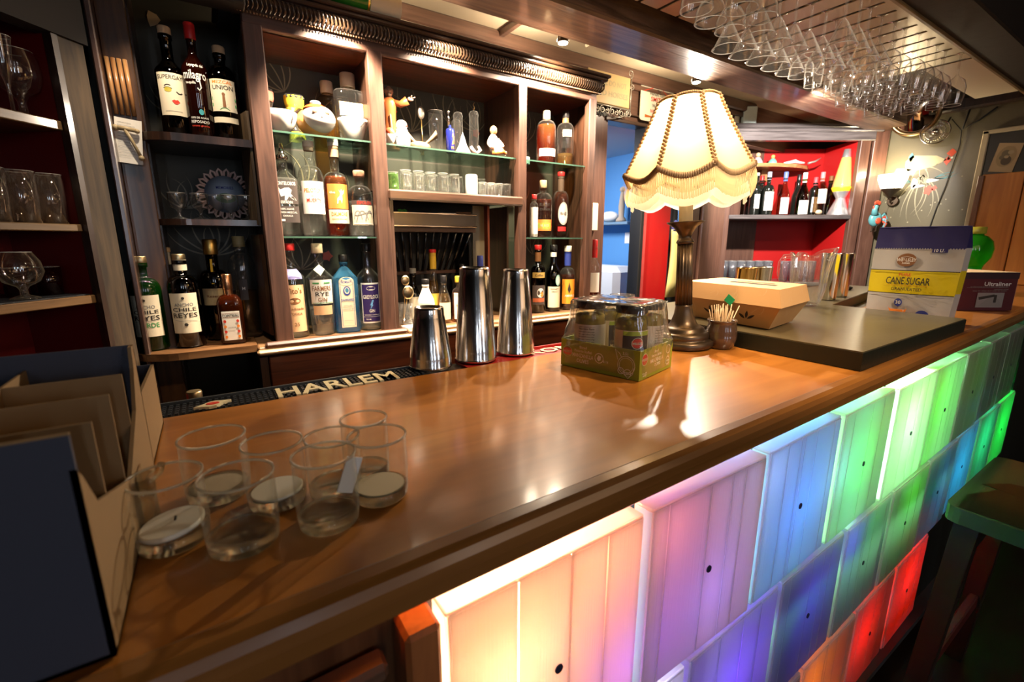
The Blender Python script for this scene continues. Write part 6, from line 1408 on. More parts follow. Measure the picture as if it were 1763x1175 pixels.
# hanging board sign with iron scrolls
sg1 = thing('hanging_sign', 'yellow wooden sign in a curled wrought-iron frame on the brown header', 'sign', (1.90, 1.960, 2.10))
B().box(-.16, .150, -.006, .004, -.075, .080, .003).build('sign_board', pbr('yellow_sign_wood', (.48, .34, .15), .5, var=.12, vscale=6), sg1)
ms = lambda u, v, off=0: (u, -.0062 - off, v)
faint = pbr('faded_sign_ink', (.30, .28, .15), .6)
prints(sg1, ms, [('t', 'PLEASE DO NOT', .0, .030, .026, .24, faint), ('t', 'FEED HORSES', .010, -.022, .026, .25, faint)], name='lettering')
iron = pbr('pale_iron', (.36, .33, .27), .4, .6)
b = B(); b.tube([(-.16, -.004, -.082), (.158, -.004, -.082)], .004, 6).tube([(.158, -.004, -.095), (.158, -.004, .09)], .0035, 6)
def spiral(cx, cz, r, a0, turns, sgn=1, n=16): return [(cx + r * (1 - i / n * .75) * math.cos(a0 + sgn * 2 * PI * turns * i / n), -.004, cz + r * (1 - i / n * .75) * math.sin(a0 + sgn * 2 * PI * turns * i / n)) for i in range(n + 1)]
for cx in (-.12, -.05, .02, .09): b.tube(spiral(cx, -.104, .020, PI / 2, 1.4), .003, 6); b.tube(spiral(cx + .032, -.108, .016, PI / 2, 1.3, -1), .003, 6)
b.tube(spiral(.150, -.100, .022, PI / 2, 1.4), .003, 6); b.tube(spiral(.166, .04, .018, PI, 1.3), .003, 6); b.tube(spiral(.150, .102, .022, -PI / 2, 1.4), .003, 6); b.tube([(.03, -.004, -.135), (.09, -.004, -.125), (.15, -.004, -.10)], .0035, 6)
b.build('iron_scroll_frame', iron, sg1)
sg2 = thing('tin_sign', 'cream rounded sign with red roof outline, printed lines and a small gun picture', 'sign', (2.30, 1.978, 2.10))
b = B(); poly = []
for cx, cy, a0 in ((.125, .105, 0), (-.125, .105, 90), (-.125, -.095, 180), (.125, -.095, 270)):
    for q in range(5): a = math.radians(a0 + q * 22.5); poly.append((cx + .015 * math.cos(a), cy + .015 * math.sin(a)))
b.prism(poly, -.002, .002, M=lambda p: Vector((p.x, p.z, p.y))); b.build('sign_plate', pbr('cream_tin', (.74, .70, .54), .4), sg2)
ms2 = lambda u, v, off=0: (u, -.0026 - off, v)
prints(sg2, ms2, [('l', [(-.115, .088), (.0, .088)], .003, text_r), ('l', [(-.115, .045), (.01, .088), (.105, .035)], .004, text_r), ('t', 'The', .01, .060, .014, .03, text_d), ('t', 'Harlem Tavern', .01, .040, .017, .15, text_d), ('t', 'SMITH', .0, .012, .024, .11, text_r), ('t', 'Wesson', .0, -.022, .017, .085, text_d), ('t', 'NO. ONE', -.005, -.052, .019, .10, text_r), ('p', [(-.10, -.092), (-.10, -.076), (-.06, -.080), (-.01, -.078), (.06, -.080), (.06, -.085), (-.01, -.087), (-.06, -.088)], pbr('rust_ink', (.45, .12, .02), .5))], name='lettering')

# ================================================================== PASSAGE, RED PANEL, BLUE ROOM
t = thing('umbrella_cloth', 'yellow cloth with blue cap hanging against the red panel', 'cloth', (2.52, 1.955, 1.0))
b = B(); rs = []
for (z, w, d) in [(-.05, .050, .014), (.05, .048, .016), (.15, .042, .018), (.25, .035, .018), (.34, .030, .016), (.38, .028, .016)]: rs.append([(w * math.cos(a * PI / 8) + .014 * math.sin(z * 9), d * math.sin(a * PI / 8) * (1 + .3 * math.cos(a * 3)), z) for a in range(16)])
b.rings(rs).build('cloth_body', pbr('yellow_cloth', (.66, .58, .22), .8), t)
B().lathe([(.031, .37), (.030, .40), (.018, .425), (.006, .44)], seg=18, asp=.6).build('blue_cap', pbr('blue_cap', (.06, .08, .28), .6), t)
t = thing('dark_coat', 'black coat hanging beside the yellow cloth', 'coat', (2.60, 2.045, .9)); rs = []
for (z, w, d) in [(-.3, .070, .04), (0, .068, .04), (.25, .06, .04), (.42, .045, .035), (.6, .028, .03), (.66, .012, .015)]: rs.append([(w * math.cos(a * PI / 12) * (1 + .12 * math.cos(a * 1.9)), d * math.sin(a * PI / 12), z) for a in range(24)])
B().rings(rs).build('coat_body', pbr('black_cloth', (.012, .014, .018), .8), t)
tag(B().box(-.004, 0, -.045, .035, -.045, .045, .002).build('switch_plate', white, loc=(2.949, 2.752, 1.334)), 'white switch plate on the blue wall', 'switch')
tag(B().box(-.14, 0, -.16, .30, 0, .022, .003).build('wall_shelf', pbr('shelf_blue', (.16, .26, .36), .5), loc=(2.949, 2.80, 1.440)), 'narrow grey-blue shelf on the wall of the blue room', 'shelf')
t = thing('shelf_statuette', 'pale statuette standing on the shelf in the blue room', 'statuette', (2.86, 2.755, 1.4635))
B().lathe([(.045, 0), (.040, .02), (.022, .04), (.026, .12), (.018, .20), (.011, .235)], seg=14).ball((0, 0, .252), .022).build('statue_body', pbr('stone', (.42, .33, .24), .7), t)
tag(B().ball((0, 0, .045), .075, 14, 8, (.7, 1.3, .6)).build('paper_bundle', white, loc=(2.87, 2.90, 1.4635)), 'crumpled white bundle on the shelf in the blue room', 'bundle')
t = thing('white_machine', 'large white rounded machine standing in the blue room', 'machine', (2.80, 2.80, 0)); B().box(-.13, .13, -.21, .40, 0, 1.11, .045).build('machine_body', white, t)
# decorations on the side board right of the cabinet
t = thing('hanging_ornament', 'string of small white shells and a red heart hanging beside the cabinet', 'ornament', (1.735, 1.975, 1.62))
b = B(); rnd = random.Random(1)
for i in range(12): b.ball((rnd.uniform(-.012, .012), -.008, .04 - i * .016), .009, 8, 6, (1, .7, 1.2))
b.build('shells', pbr('shell', (.75, .66, .5), .5), t)
B().ball((.03, -.01, .12), .022, 12, 8, (1, .4, 1.1)).build('heart', pbr('bright_red', (.65, .02, .03), .4), t); B().ball((-.01, -.01, .20), .018, 12, 8, (.8, .4, 1.3)).build('small_heart', pbr('bright_red', (0, 0, 0)), t)
b = B(); b.tube([(-.02, -.01, .03), (.03, -.014, .045), (.065, -.012, .02)], [.006, .008, .005], 8); b.ball((.02, -.01, .075), .020, 10, 8, (1, .5, .9)); b.build('white_hand_ornament', pbr('shell', (0, 0, 0)), t)
B().tube([(0, -.006, .24), (0, -.006, -.42)], .001, 4).build('string', brass, t)
tag(B().box(-.045, .05, -.03, 0, -.075, .075, .004).build('white_panel_box', pbr('cream_plastic', (.74, .66, .5), .5), loc=(1.80, 1.985, 1.44)), 'cream rectangular wall box on the board beside the cabinet', 'wall box')

# ================================================================== DIAGONAL WINE CABINET
wd = Vector((.838, -.546, 0)); wn = Vector((-.546, -.838, 0))               # along its face; towards the viewer
W0 = Vector((3.08, 2.02, 0))
wc = thing('wine_cabinet', 'brown wooden corner cabinet lined in bright red holding wine bottles', 'cabinet', tuple(W0), math.atan2(wd.y, wd.x))
def wbx(name, m, s0, s1, d0, d1, z0, z1, bev=0, **k): return B().box(s0, s1, d0, d1, z0, z1, bev).build(name, m, wc, **k)
wbx('stile', brown_wz, .0, .07, 0, .04, 0, 2.0, .003); wbx('stile', brown_wz, .93, 1.00, 0, .04, 0, 2.0, .003); wbx('stile', brown_wz, 1.02, 1.12, .0, .05, 0, 2.06, .003)
wbx('head_rail', greyw, -.02, 1.02, -.01, .04, 1.985, 2.045, .003); wbx('cornice', greyw, -.05, 1.14, -.045, .05, 2.06, 2.088, .006); wbx('cornice_step', greyw, -.03, 1.06, -.025, .05, 2.040, 2.06, .004)
wbx('back_panel', redp, 0, 1.0, .38, .39, 0, 2.0); wbx('side_panel', redp, .93, .935, .04, .38, 0, 2.0); wbx('side_panel', redp, .065, .07, .04, .38, 0, 2.0)
wbx('back_board', brown_wz, .20, .46, .365, .38, .8, 2.0, .002)
wbx('shelf_board', greyw, .06, .94, .0, .37, 1.462, 1.492, .004)
wbx('lower_shelf', greyw, .06, .94, .02, .37, .985, 1.012, .004)
uw = wood('upper_shelf_wood', (.30, .13, .05), (.55, .28, .12), .3, 0)
poly = [(.07, .375), (.07, .13), (.45, .13), (.60, .17), (.74, .26), (.82, .375)]
B().prism(poly, 1.835, 1.860).build('curved_shelf', uw, wc); B().box(.42, .47, .30, .37, 1.75, 1.835).build('shelf_bracket', uw, wc)
ang_w = math.atan2(wd.y, wd.x)
def WP(s, d, z): return tuple(W0 + wd * s - wn * d + Vector((0, 0, z)))
def wpos(u, vmid, d):                                   # where along the cabinet a column of the photograph falls, d behind its face
    n2 = Vector((wn.x, wn.y)); r_ = _F * FPX + _R * (u - 881.5) - _U * (vmid - 587.5)
    tt = ((W0.x - wn.x * d) * wn.x + (W0.y - wn.y * d) * wn.y) / (r_.x * wn.x + r_.y * wn.y); p = r_ * tt
    return (p.x - W0.x) * wd.x + (p.y - W0.y) * wd.y
wl = lab_wh; ws = pbr('wine_dark_glass', (.008, .010, .008), .1, coat=.5)
wines = [ # u, depth, R, H, style, glass, cap, (label z0,z1,half width), description
 (1300, .14, .037, .300, 'round', ws, whitecap, (.05, .15, .02), 'dark wine bottle with white cap, leftmost beside the lamp shade', .022),
 (1309, .24, .037, .295, 'round', ws, redcap, None, 'dark wine bottle with red capsule behind the leftmost bottles', .05),
 (1321, .12, .040, .305, 'round', ws, pbr('grey_capsule', (.30, .32, .40), .3), (.035, .165, .036), 'dark wine bottle with big white label and grey capsule', .055),
 (1349, .12, .037, .305, 'slope', thin('pale_wine_glass', (.62, .58, .42), .5, 1.5), pbr('blue_capsule', (.12, .18, .55), .35), (.010, .125, .034), 'pale wine bottle with blue capsule and white label', .065),
 (1372, .22, .037, .300, 'slope', ws, blackcap, None, 'dark wine bottle with black capsule behind the green one', .06),
 (1382, .12, .041, .300, 'slope', wineg, paper, (.008, .105, .041), 'green wine bottle with white capsule and wide white label', .070),
 (1401, .25, .035, .285, 'round', ws, pbr('pink_red_capsule', (.65, .10, .12), .4), (.03, .14, .03), 'dark wine bottle with thin pink capsule at the rear', .06),
 (1412, .13, .038, .305, 'round', thin('rose_wine_glass', (.72, .62, .50), .5, 1.5), pbr('rose_capsule', (.72, .22, .24), .4), (.085, .185, .036), 'clear wine bottle with pink capsule and square white label', .065),
 (1427, .22, .036, .290, 'slope', wineg, text_br, None, 'olive wine bottle with dark capsule beside the lava lamp', .05),
 (1292, .25, .036, .29, 'round', ws, blackcap, None, 'dark wine bottle mostly hidden behind the lamp fringe', .04),
]
for (u, d, R, H, st, gm, cp, lb, l, ch) in wines:
    s = wpos(u, 340, d)
    bottle('wine_bottle', l, WP(s, d, 1.4925), R, H, .175 if st == 'round' else .13, .215 if st == 'round' else .235, .0135, gm, None, 0, st, cap=cp, caph=ch, capr=.0150, rz=ang_w, lab=[(lb[0], lb[1], lb[2], wl)] if lb else None)
# lava lamp
ll = thing('lava_lamp', 'silver lava lamp with amber liquid on the red cabinet shelf', 'lamp', WP(wpos(1449, 330, .10), .10, 1.4925), ang_w)
alum = pbr('brushed_aluminium', (.78, .78, .80), .32, .8)
B().lathe([(.076, 0), (.077, .004), (.056, .055), (.032, .110), (.031, .120), (.055, .165), (.058, .172)], seg=36).build('hourglass_base', alum, ll)
B().lathe([(.055, .168), (.064, .190), (.062, .215), (.030, .395), (.028, .400)], seg=36).build('glass_globe', pbr('amber_lava_liquid', (.75, .45, .14), .12, emis=(1, .55, .16), estr=.10, coat=.6), ll)
B().lathe([(.030, .393), (.0275, .400), (.020, .455), (.0001, .458)], seg=30, caps=False).build('silver_cap', alum, ll)
B().lathe([(.0555, .166), (.0655, .190), (.0645, .196)], seg=36, caps=False).build('lit_wax_band', pbr('lit_wax', (.9, .6, .02), .4, emis=(1, .55, .02), estr=.9), ll)
# little things on the curved shelf
for i, (u, l, c1, c2) in enumerate([(1306, 'small pink-robed figurine on the curved upper shelf', (.65, .35, .38), (.55, .35, .2)), (1332, 'small green-robed figurine on the curved upper shelf', (.15, .48, .35), (.6, .42, .1))]):
    t = thing('shelf_figurine', l, 'figurine', WP(wpos(u, 262, .20), .20, 1.8605)); k = .9 if i else 1.1
    B().lathe([(.036 * k, 0), (.030 * k, .02), (.014 * k, .045 * k)], seg=16).build('robe', pbr('robe%d' % i, c1, .4), t); B().ball((0, 0, .060 * k), .015 * k).build('head', pbr('head%d' % i, c2, .5), t)
for i, (u, l) in enumerate([(1370, 'white curled china ornament lying on the curved upper shelf'), (1400, 'small dark pointed ornament lying on the curved upper shelf')]):
    s = wpos(u, 268, .20); b = B()
    if i == 0: b.tube([(-.08, 0, .008), (-.04, 0, .014), (.0, 0, .022), (.03, 0, .014), (.07, 0, .010)], [.007, .010, .014, .009, .007], 10)
    else: b.tube([(-.03, 0, .008), (.02, 0, .020), (.06, 0, .045)], [.008, .007, .002], 8)
    tag(b.build('china_ornament', pbr('orn%d' % i, (.66, .66, .70) if i == 0 else (.25, .22, .2), .3), loc=WP(s, .2, 1.8605), rz=ang_w), l, 'ornament')
tag(B().ball((0, 0, .02), .022, 12, 8, (1.6, .8, .8)).build('shell', pbr('peach_shell', (.75, .55, .35), .5), loc=WP(wpos(1410, 362, .05), .05, 1.492)), 'small peach shell lying before the wine bottles', 'shell')
# on top of the wine cabinet
tag(B().box(-.045, .045, -.03, .03, 0, .115, .004).build('painted_block', pbr('pale_aqua_block', (.60, .70, .68), .5, var=.15, vscale=30), loc=WP(wpos(1290, 200, .02), .03, 2.0885), rz=ang_w), 'pale painted block standing on top of the wine cabinet', 'block')
tag(B().lathe([(.028, 0), (.030, .003), (.030, .085), (.026, .088)], seg=20).build('pillar_candle', pbr('candle_ivory', (.75, .70, .55), .5), loc=WP(wpos(1266, 205, .02), .03, 2.0885)), 'ivory pillar candle on top of the wine cabinet', 'candle')
# highball glasses on the lower shelf
hb = [(.0001, .006), (.026, .006), (.030, .150), (.0315, .150), (.0275, .0), (.0001, .0)]
g0 = None; k = 0
for r in range(2):
    for i in range(6):
        s = .10 + i * .066 + r * .03; lb_ = 'clear highball %s from the left, %s row on the lower red cabinet shelf' % (['first', 'second', 'third', 'fourth', 'fifth', 'sixth'][i], ['front', 'rear'][r])
        if g0 is None: g0 = lathe_glass('highball_glass', lb_, 'glass', WP(s, .08, 1.0125), hb, thin('frosty_glass', (.80, .82, .85), .6, 2.2, .06, body=.12, bodycol=(.75, .78, .85)), 'highball glasses on the lower red cabinet shelf', (.0305, .150), 20)
        else: dup(g0, WP(s, .08 + r * .075, 1.0125), k, lb_)
        k += 1
for i in range(4): dup(g0, WP(.56 + i * .066, .09, 1.0125), i, 'clear highball %s from the left behind the glass pitcher' % ['first', 'second', 'third', 'fourth'][i])

# ================================================================== RIGHT WALL
t = thing('wall_sconce', 'glowing pleated wall sconce on a bronze cup beside the wine cabinet', 'wall light', (3.965, 1.335, 1.60), 0)
B().lathe([(.008, 0), (.014, .005), (.035, .035), (.058, .055), (.060, .058)], seg=30).build('bronze_cup', bronze, t)
B().lathe([(.056, .055), (.062, .070), (.080, .120), (.082, .150)], seg=48, scallop=.03, sc_n=18, caps=False).build('pleated_shade', pbr('lit_sconce_shade', (1, .95, .85), .5, emis=(1, .84, .58), estr=7), t)
B().tube([(0, 0, .01), (.03, 0, -.03), (.06, 0, -.02)], .006, 8).build('arm', bronze, t); B().lathe([(.03, .055), (.035, .062)], axis='X', seg=20, c=(0, 0, -.02)).build('wall_plate', bronze, t)
t = thing('round_mirror', 'large round convex mirror in a brass frame high on the right wall', 'mirror', (3.93, 1.265, 2.115)); t.rotation_euler = (0, -.25, 0)
b = B(); b.tube([(0, .125 * math.cos(a * PI / 24), .125 * math.sin(a * PI / 24)) for a in range(48)], .014, 10, closed=True, caps=False); b.build('brass_frame', pbr('aged_brass', (.28, .19, .09), .28, 1), t)
B().lathe([(.0001, -.010), (.06, -.006), (.118, .004)], axis='X', seg=36, caps=False).build('mirror_glass', pbr('mirror', (.55, .48, .38), .04, 1), t)
t = thing('wall_fan', 'small chrome wire fan hanging from dark wires on the right wall', 'fan', (3.97, 1.155, 1.985)); t.rotation_euler = (0, .1, .25)
chrome = pbr('chrome', (.7, .66, .6), .12, 1)
for r_ in (.072, .050, .030): B().tube([(-.012 - (.072 - r_) * .3, r_ * math.cos(a * PI / 16), r_ * math.sin(a * PI / 16)) for a in range(32)], .002 if r_ < .07 else .0035, 6, closed=True, caps=False).build('cage_ring', chrome, t)
b = B()
for i in range(32): a = i * PI / 16; b.tube([(-.030, .016 * math.cos(a), .016 * math.sin(a)), (-.026, .045 * math.cos(a), .045 * math.sin(a)), (-.012, .072 * math.cos(a), .072 * math.sin(a))], .0011, 4)
b.build('cage_wires', chrome, t, kind='stuff')
B().lathe([(.0001, -.036), (.012, -.034), (.018, -.028), (.018, .02)], axis='X', seg=20, caps=False).build('hub', chrome, t)
for i in range(4):
    a = i * PI / 2 + .4; b = B(); c_, s_ = math.cos(a), math.sin(a)
    b.add([(-.005, .012 * c_, .012 * s_), (.004, .062 * c_ - .02 * s_, .062 * s_ + .02 * c_), (-.008, .066 * c_ + .012 * s_, .066 * s_ - .012 * c_), (-.010, .02 * c_ + .012 * s_, .02 * s_ - .012 * c_)], [(0, 1, 2, 3)]); b.build('blade', pbr('fan_blade', (.45, .40, .32), .25, .8), t)
B().tube([(.01, -.05, .05), (.03, -.06, .09)], .005, 6).build('bracket', black, t)
tag(B().tube([(4.03, 1.10, 2.06), (4.035, 1.045, 1.985), (4.038, 1.04, 1.90), (4.036, 1.055, 1.78), (4.036, 1.07, 1.66), (4.04, 1.10, 1.50), (4.04, 1.115, 1.38), (4.04, 1.11, 1.25)], .0028, 6).build('power_cord', black), 'thin black cord hanging down the mural wall from the fan', 'cord')
tag(B().tube([(4.02, 1.02, 2.10), (4.03, 1.04, 1.99), (4.03, .97, 2.03), (4.03, .90, 2.09)], .005, 6).build('wire_hook', black), 'dark bent wires near the ceiling of the mural wall', 'wire')
t = thing('picture_board', 'dark leaning board in a pale frame with a small oval print pinned to it', 'board', (4.0, .72, 1.6)); po = Vector(t.location)
part(B().box(4.01, 4.03, .30, .915, 1.15, 1.935), 'dark_board', pbr('dark_board_face', (.022, .022, .018), .35), t, po)
part(B().box(3.995, 4.035, .905, .935, 1.10, 1.955, .004).box(3.995, 4.035, .30, .935, 1.935, 1.960, .004), 'pale_frame', pbr('pale_frame', (.55, .47, .30), .4), t, po)
t = thing('oval_print', 'small sepia print of an oval flower picture pinned at a tilt to the dark board', 'print', (4.005, .815, 1.79)); t.rotation_euler = (.16, 0, 0)
B().box(-.001, .001, -.052, .052, -.080, .080).build('print_sheet', pbr('sepia_paper', (.46, .33, .18), .6), t)
mop = lambda u, v, off=0: (-.0014 - off, -u, v)
prints(t, mop, [('c', 0, .006, .040, .058, pbr('sepia_mid', (.34, .25, .13), .6)), ('c', .006, -.016, .022, .026, pbr('sepia_dark', (.09, .07, .045), .6)), ('c', -.006, .022, .018, .020, pbr('sepia_grey', (.16, .13, .08), .6)), ('c', .014, .030, .013, .011, pbr('sepia_light', (.40, .31, .19), .6)), ('c', -.018, .0, .010, .012, pbr('sepia_grey', (0, 0, 0))), ('c', .002, .004, .010, .008, pbr('sepia_light', (0, 0, 0)))], name='flower_picture')
t = thing('plank_board', 'broad orange-brown plank panel leaning against the right wall', 'panel', (3.93, .62, 1.05)); po = Vector(t.location)
for (y0, y1) in ((.705, .88), (.50, .700), (.30, .495)): part(B().box(3.92, 3.94, y0, y1, 1.06, 1.695, .003), 'plank', orange_w, t, po)
part(B().box(3.905, 3.945, .868, .895, 1.06, 1.69, .003), 'edge_strip', wood('edge_strip', (.16, .06, .02), (.3, .12, .04), .4, 2), t, po)
# rooster ornament
t = thing('rooster_ornament', 'painted teal and red rooster ornament hanging on the wine cabinet side', 'ornament', (3.87, 1.365, 1.455), -.5)
tl_ = pbr('teal_enamel', (.10, .30, .32), .3, var=.3, vscale=40); rd_ = pbr('red_enamel', (.60, .07, .03), .3)
B().ball((0, 0, 0), .045, 16, 10, (1.0, .6, 1.1)).build('body', tl_, t)
B().tube([(-.018, -.01, .03), (-.025, -.012, .065), (-.018, -.014, .090)], [.022, .015, .013], 10).build('neck', tl_, t)
b = B()
for i in range(4): b.ball((-.028 + i * .010, -.014, .112 - abs(i - 1.5) * .004), .010, 8, 6, (1, .5, 1.3))
b.ball((-.036, -.014, .078), .009, 8, 6, (.7, .5, 1.4)); b.build('comb', rd_, t)
for i in range(5): B().tube([(.03, 0, .0), (.06 + .006 * i, .0, .035 - i * .016), (.085 - .002 * i * i, 0, .005 - i * .022), (.065, 0, -.02 - .02 * i)], [.006, .009, .007, .003], 8).build('tail_feather', [tl_, rd_, pbr('pale_blue_enamel', (.35, .5, .6), .3)][i % 3], t)
B().ball((.002, -.026, -.012), .022, 10, 8, (1, .4, 1)).build('wing', rd_, t)
for s in (-1, 1): B().tube([(s * .012, 0, -.04), (s * .014, -.004, -.075), (s * .014 - .015, -.012, -.082)], .004, 6).build('leg', bronze, t)
B().tube([(0, .0, .04), (.05, .0, .16)], .001, 4).build('hanging_string', black, t)

# ================================================================== HANGING GLASS RACK
rkz = 2.10
rack = thing('glass_rack', 'slotted pale metal ceiling rack from which the stemmed glasses hang', 'glass rack', (2.0, .9, rkz)); rko = Vector(rack.location)
rack_m = pbr('brushed_rack_metal', (.44, .35, .22), .30, .35, var=.12, vscale=5)
x0r, x1r = 1.10, 2.92
xs = [1.12 + .10 * i for i in range(19)]
for i in range(len(xs) - 1):
    part(B().box(xs[i] + .008, xs[i + 1] - .008, .785, 1.30 if xs[i] > 2.0 else 1.24, rkz, rkz + .004, .001), 'rack_slat', rack_m, rack, rko)
part(B().box(x0r, x1r, .752, .787, rkz, rkz + .006, .001), 'rack_side', rack_m, rack, rko)
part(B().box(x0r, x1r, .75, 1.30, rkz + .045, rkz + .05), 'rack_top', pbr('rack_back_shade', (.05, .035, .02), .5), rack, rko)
tag(B().box(2.93, 3.75, .755, .94, rkz - .002, rkz + .003, .001).build('pale_panel', pbr('pale_soffit_panel', (.62, .54, .40), .5)), 'plain pale ceiling panel beyond the end of the glass rack', 'panel')
# prototypes hang upside down: z = 0 at the foot, going down
hg = thin('hanging_clear_glass', (.985, .98, .97), .72, 3.0, body=.02, bodycol=(.98, .94, .85), ebody=.8)
def hang_proto(name, label, loc, prof, rimr, H, group):
    t = thing(name, label, 'glass', loc, 0, group)
    B().lathe([(r, -z) for r, z in prof], seg=26, caps=False).build('glass_body', hg, t)
    B().lathe([(rimr - .0014, -H), (rimr, -H - .0011), (rimr + .0014, -H), (rimr, -H + .0013)], seg=34, caps=False, closed=True).build('rim', rimg, t)
    return t
mart = [(.033, .0), (.032, .002), (.008, .006), (.0035, .012), (.0032, .085), (.006, .094), (.012, .100), (.0485, .172)]
coupe = [(.033, .0), (.032, .002), (.008, .006), (.0035, .012), (.0032, .085), (.007, .095), (.030, .110), (.042, .135), (.044, .165)]
wineg_ = [(.034, .0), (.033, .002), (.008, .006), (.0035, .012), (.0032, .085), (.008, .095), (.030, .115), (.038, .145), (.036, .175), (.030, .212)]
tulip = [(.030, .0), (.029, .002), (.008, .006), (.0035, .010), (.0035, .055), (.008, .062), (.026, .078), (.034, .11), (.033, .15), (.030, .185)]
kinds = {'m': ('martini_glass', mart, .0485, .172), 'c': ('coupe_glass', coupe, .044, .165), 'w': ('wine_glass', wineg_, .030, .212), 't': ('tulip_glass', tulip, .030, .185)}
nice = {'m': 'martini glass', 'c': 'coupe', 'w': 'wine glass', 't': 'tulip glass'}
protos = {}
rows = [(1.02, 'first row, nearest the beam'), (.955, 'second row from the beam'), (.885, 'third row from the beam'), (.815, 'row nearest the rack edge')]
slotname = ['first', 'second', 'third', 'fourth', 'fifth', 'sixth', 'seventh', 'eighth', 'ninth', 'tenth', 'eleventh', 'twelfth', 'thirteenth', 'fourteenth', 'fifteenth', 'sixteenth', 'seventeenth', 'eighteenth']
rnd = random.Random(12)
plan = {0: 'c', 1: 'c', 2: 'c', 3: 'c', 4: 'm', 5: 'm', 6: 'm', 7: 'm', 8: 'm', 9: 'm'}
zr = rkz + .0045
for i in range(1, 18):
    x = xs[i]
    layout = []
    if i <= 3: layout = [('c', .955), ('c', .86)] if i > 1 else [('c', .93)]
    elif i <= 8: layout = [('m', 1.025), ('m', .920)] + ([('m', .815)] if i >= 7 else [])
    elif i <= 10: layout = [('c' if i == 9 else 't', 1.035), ('m', .930), ('m', .825)]
    else: layout = [('w' if i % 3 else 't', 1.04), ('w', .965), ('w', .885), ('w', .805)] if i < 17 else [('w', 1.02), ('w', .93), ('w', .84), ('w', .78)]
    if i in (11, 12): layout = [('t', 1.05), ('w', .975), ('w', .90), ('w', .82)]
    for r, (kd, y) in enumerate(layout):
        nm, pf, rr, H = kinds[kd]
        lb_ = 'clear hanging %s in the %s slot from the left, %s along the slot' % (nice[kd], slotname[i - 1], ['first', 'second', 'third', 'fourth'][r])
        gp_ = nice[kd] + 's hanging in the rack'; loc = (x, y, zr)
        if kd not in protos: protos[kd] = hang_proto(nm, lb_, loc, pf, rr, H, gp_)
        else: dup(protos[kd], loc, rnd.uniform(0, 6), lb_, gp_)

# ================================================================== GLASSES IN THE RED CABINET (far left)
hgl = thin('warm_fluted_glass', (.93, .88, .84), .8, 4.0, body=.04, bodycol=(.8, .65, .55), ebody=.5)
flute = [(.0001, 0), (.024, .001), (.022, .003), (.004, .008), (.0035, .055), (.006, .070), (.014, .100), (.021, .165)]
t = lathe_glass('champagne_flute', 'tall flute standing on the top shelf of the red cabinet', 'glass', tuple(LC(-.085, .05, 1.603)), flute, hgl, None, (.021, .165), 22, .02, 8)
gob = [(.0001, 0), (.030, .001), (.029, .004), (.010, .010), (.008, .035), (.014, .050), (.036, .066), (.045, .095), (.044, .125), (.038, .150)]
t = lathe_glass('cut_goblet', 'broad cut-glass goblet beside the flute on the top shelf of the red cabinet', 'glass', tuple(LC(-.045, .075, 1.603)), gob, hgl, None, (.038, .15), 30, .035, 15)
hi = [(.0001, .006), (.024, .006), (.0285, .120), (.030, .120), (.0255, .0), (.0001, 0)]
g0 = None; names = ['first', 'second', 'third', 'fourth', 'fifth', 'sixth']
for r in range(2):
    for i in range(6):
        loc = tuple(LC(-.045 - i * .060 - r * .02, .05 + r * .062, 1.3525)); lb_ = 'fluted highball %s from the right, %s row of the red cabinet' % (names[i], ['front', 'rear'][r])
        if g0 is None: g0 = lathe_glass('highball_glass', lb_, 'glass', loc, hi, hgl, 'fluted highball glasses in the red cabinet', (.0293, .120), 26, .03, 12)
        else: dup(g0, loc, i, lb_)
sni = [(.0001, 0), (.029, .001), (.027, .004), (.008, .010), (.007, .022), (.012, .030), (.034, .042), (.044, .065), (.040, .090), (.028, .112)]
lathe_glass('brandy_snifter', 'clear round brandy snifter on the bottom shelf of the red cabinet', 'glass', tuple(LC(-.145, .05, 1.172)), sni, thin('snifter_glass', (.95, .92, .88), .8, 3.5, body=.02, ebody=.4, bodycol=(.8, .7, .5)), None, (.028, .112), 30)
rg = thin('ruby_glass', (.42, .02, .02), .4, 2.2, body=.06, bodycol=(.4, .02, .02)); tu = [(.0001, .006), (.021, .006), (.0255, .072), (.027, .072), (.024, .0), (.0001, 0)]
g0 = lathe_glass('ruby_tumbler', 'ruby tumbler at the right end of the bottom shelf of the red cabinet', 'glass', tuple(LC(-.05, .10, 1.172)), tu, rg, 'ruby tumblers in the red cabinet', (.0263, .072), 22)
for i, (s, d) in enumerate([(-.105, .125), (-.215, .10), (-.275, .12)]): dup(g0, tuple(LC(s, d, 1.172)), i, ['ruby tumbler just right of the brandy snifter', 'ruby tumbler left of the brandy snifter', 'ruby tumbler at the picture edge, bottom shelf of the red cabinet'][i])

# note with a bone-coloured opener pinned to the left post
t = thing('pinned_note', 'curled handwritten paper note pinned to the dark post beside the corner shelves', 'note', (-.150, 1.757, 1.585)); t.rotation_euler = (0, .10, 0)
b = B(); V = []
for j in range(7):
    for i in range(7):
        u, v = i / 6 - .5, j / 6 - .5; V.append((u * .060, -.004 - .012 * max(0, abs(u) * 2 - .5) ** 2 - .008 * max(0, -v * 2 - .3) ** 2, v * .120))
b.add(V, [(j * 7 + i, j * 7 + i + 1, (j + 1) * 7 + i + 1, (j + 1) * 7 + i) for j in range(6) for i in range(6)], True); sh = b.build('sheet', paper, t)
mn = lambda u, v, off=0: (u, -.0048 - off - .012 * max(0, abs(u / .06) * 2 - .5) ** 2 - .008 * max(0, -v / .12 * 2 - .3) ** 2, v)
prints(sh, mn, [('r', -.024, .048 - i * .0075, .006 + .016 * ((i * 7) % 3) / 2, .0488 - i * .0075, text_gr) for i in range(13)], name='handwriting')
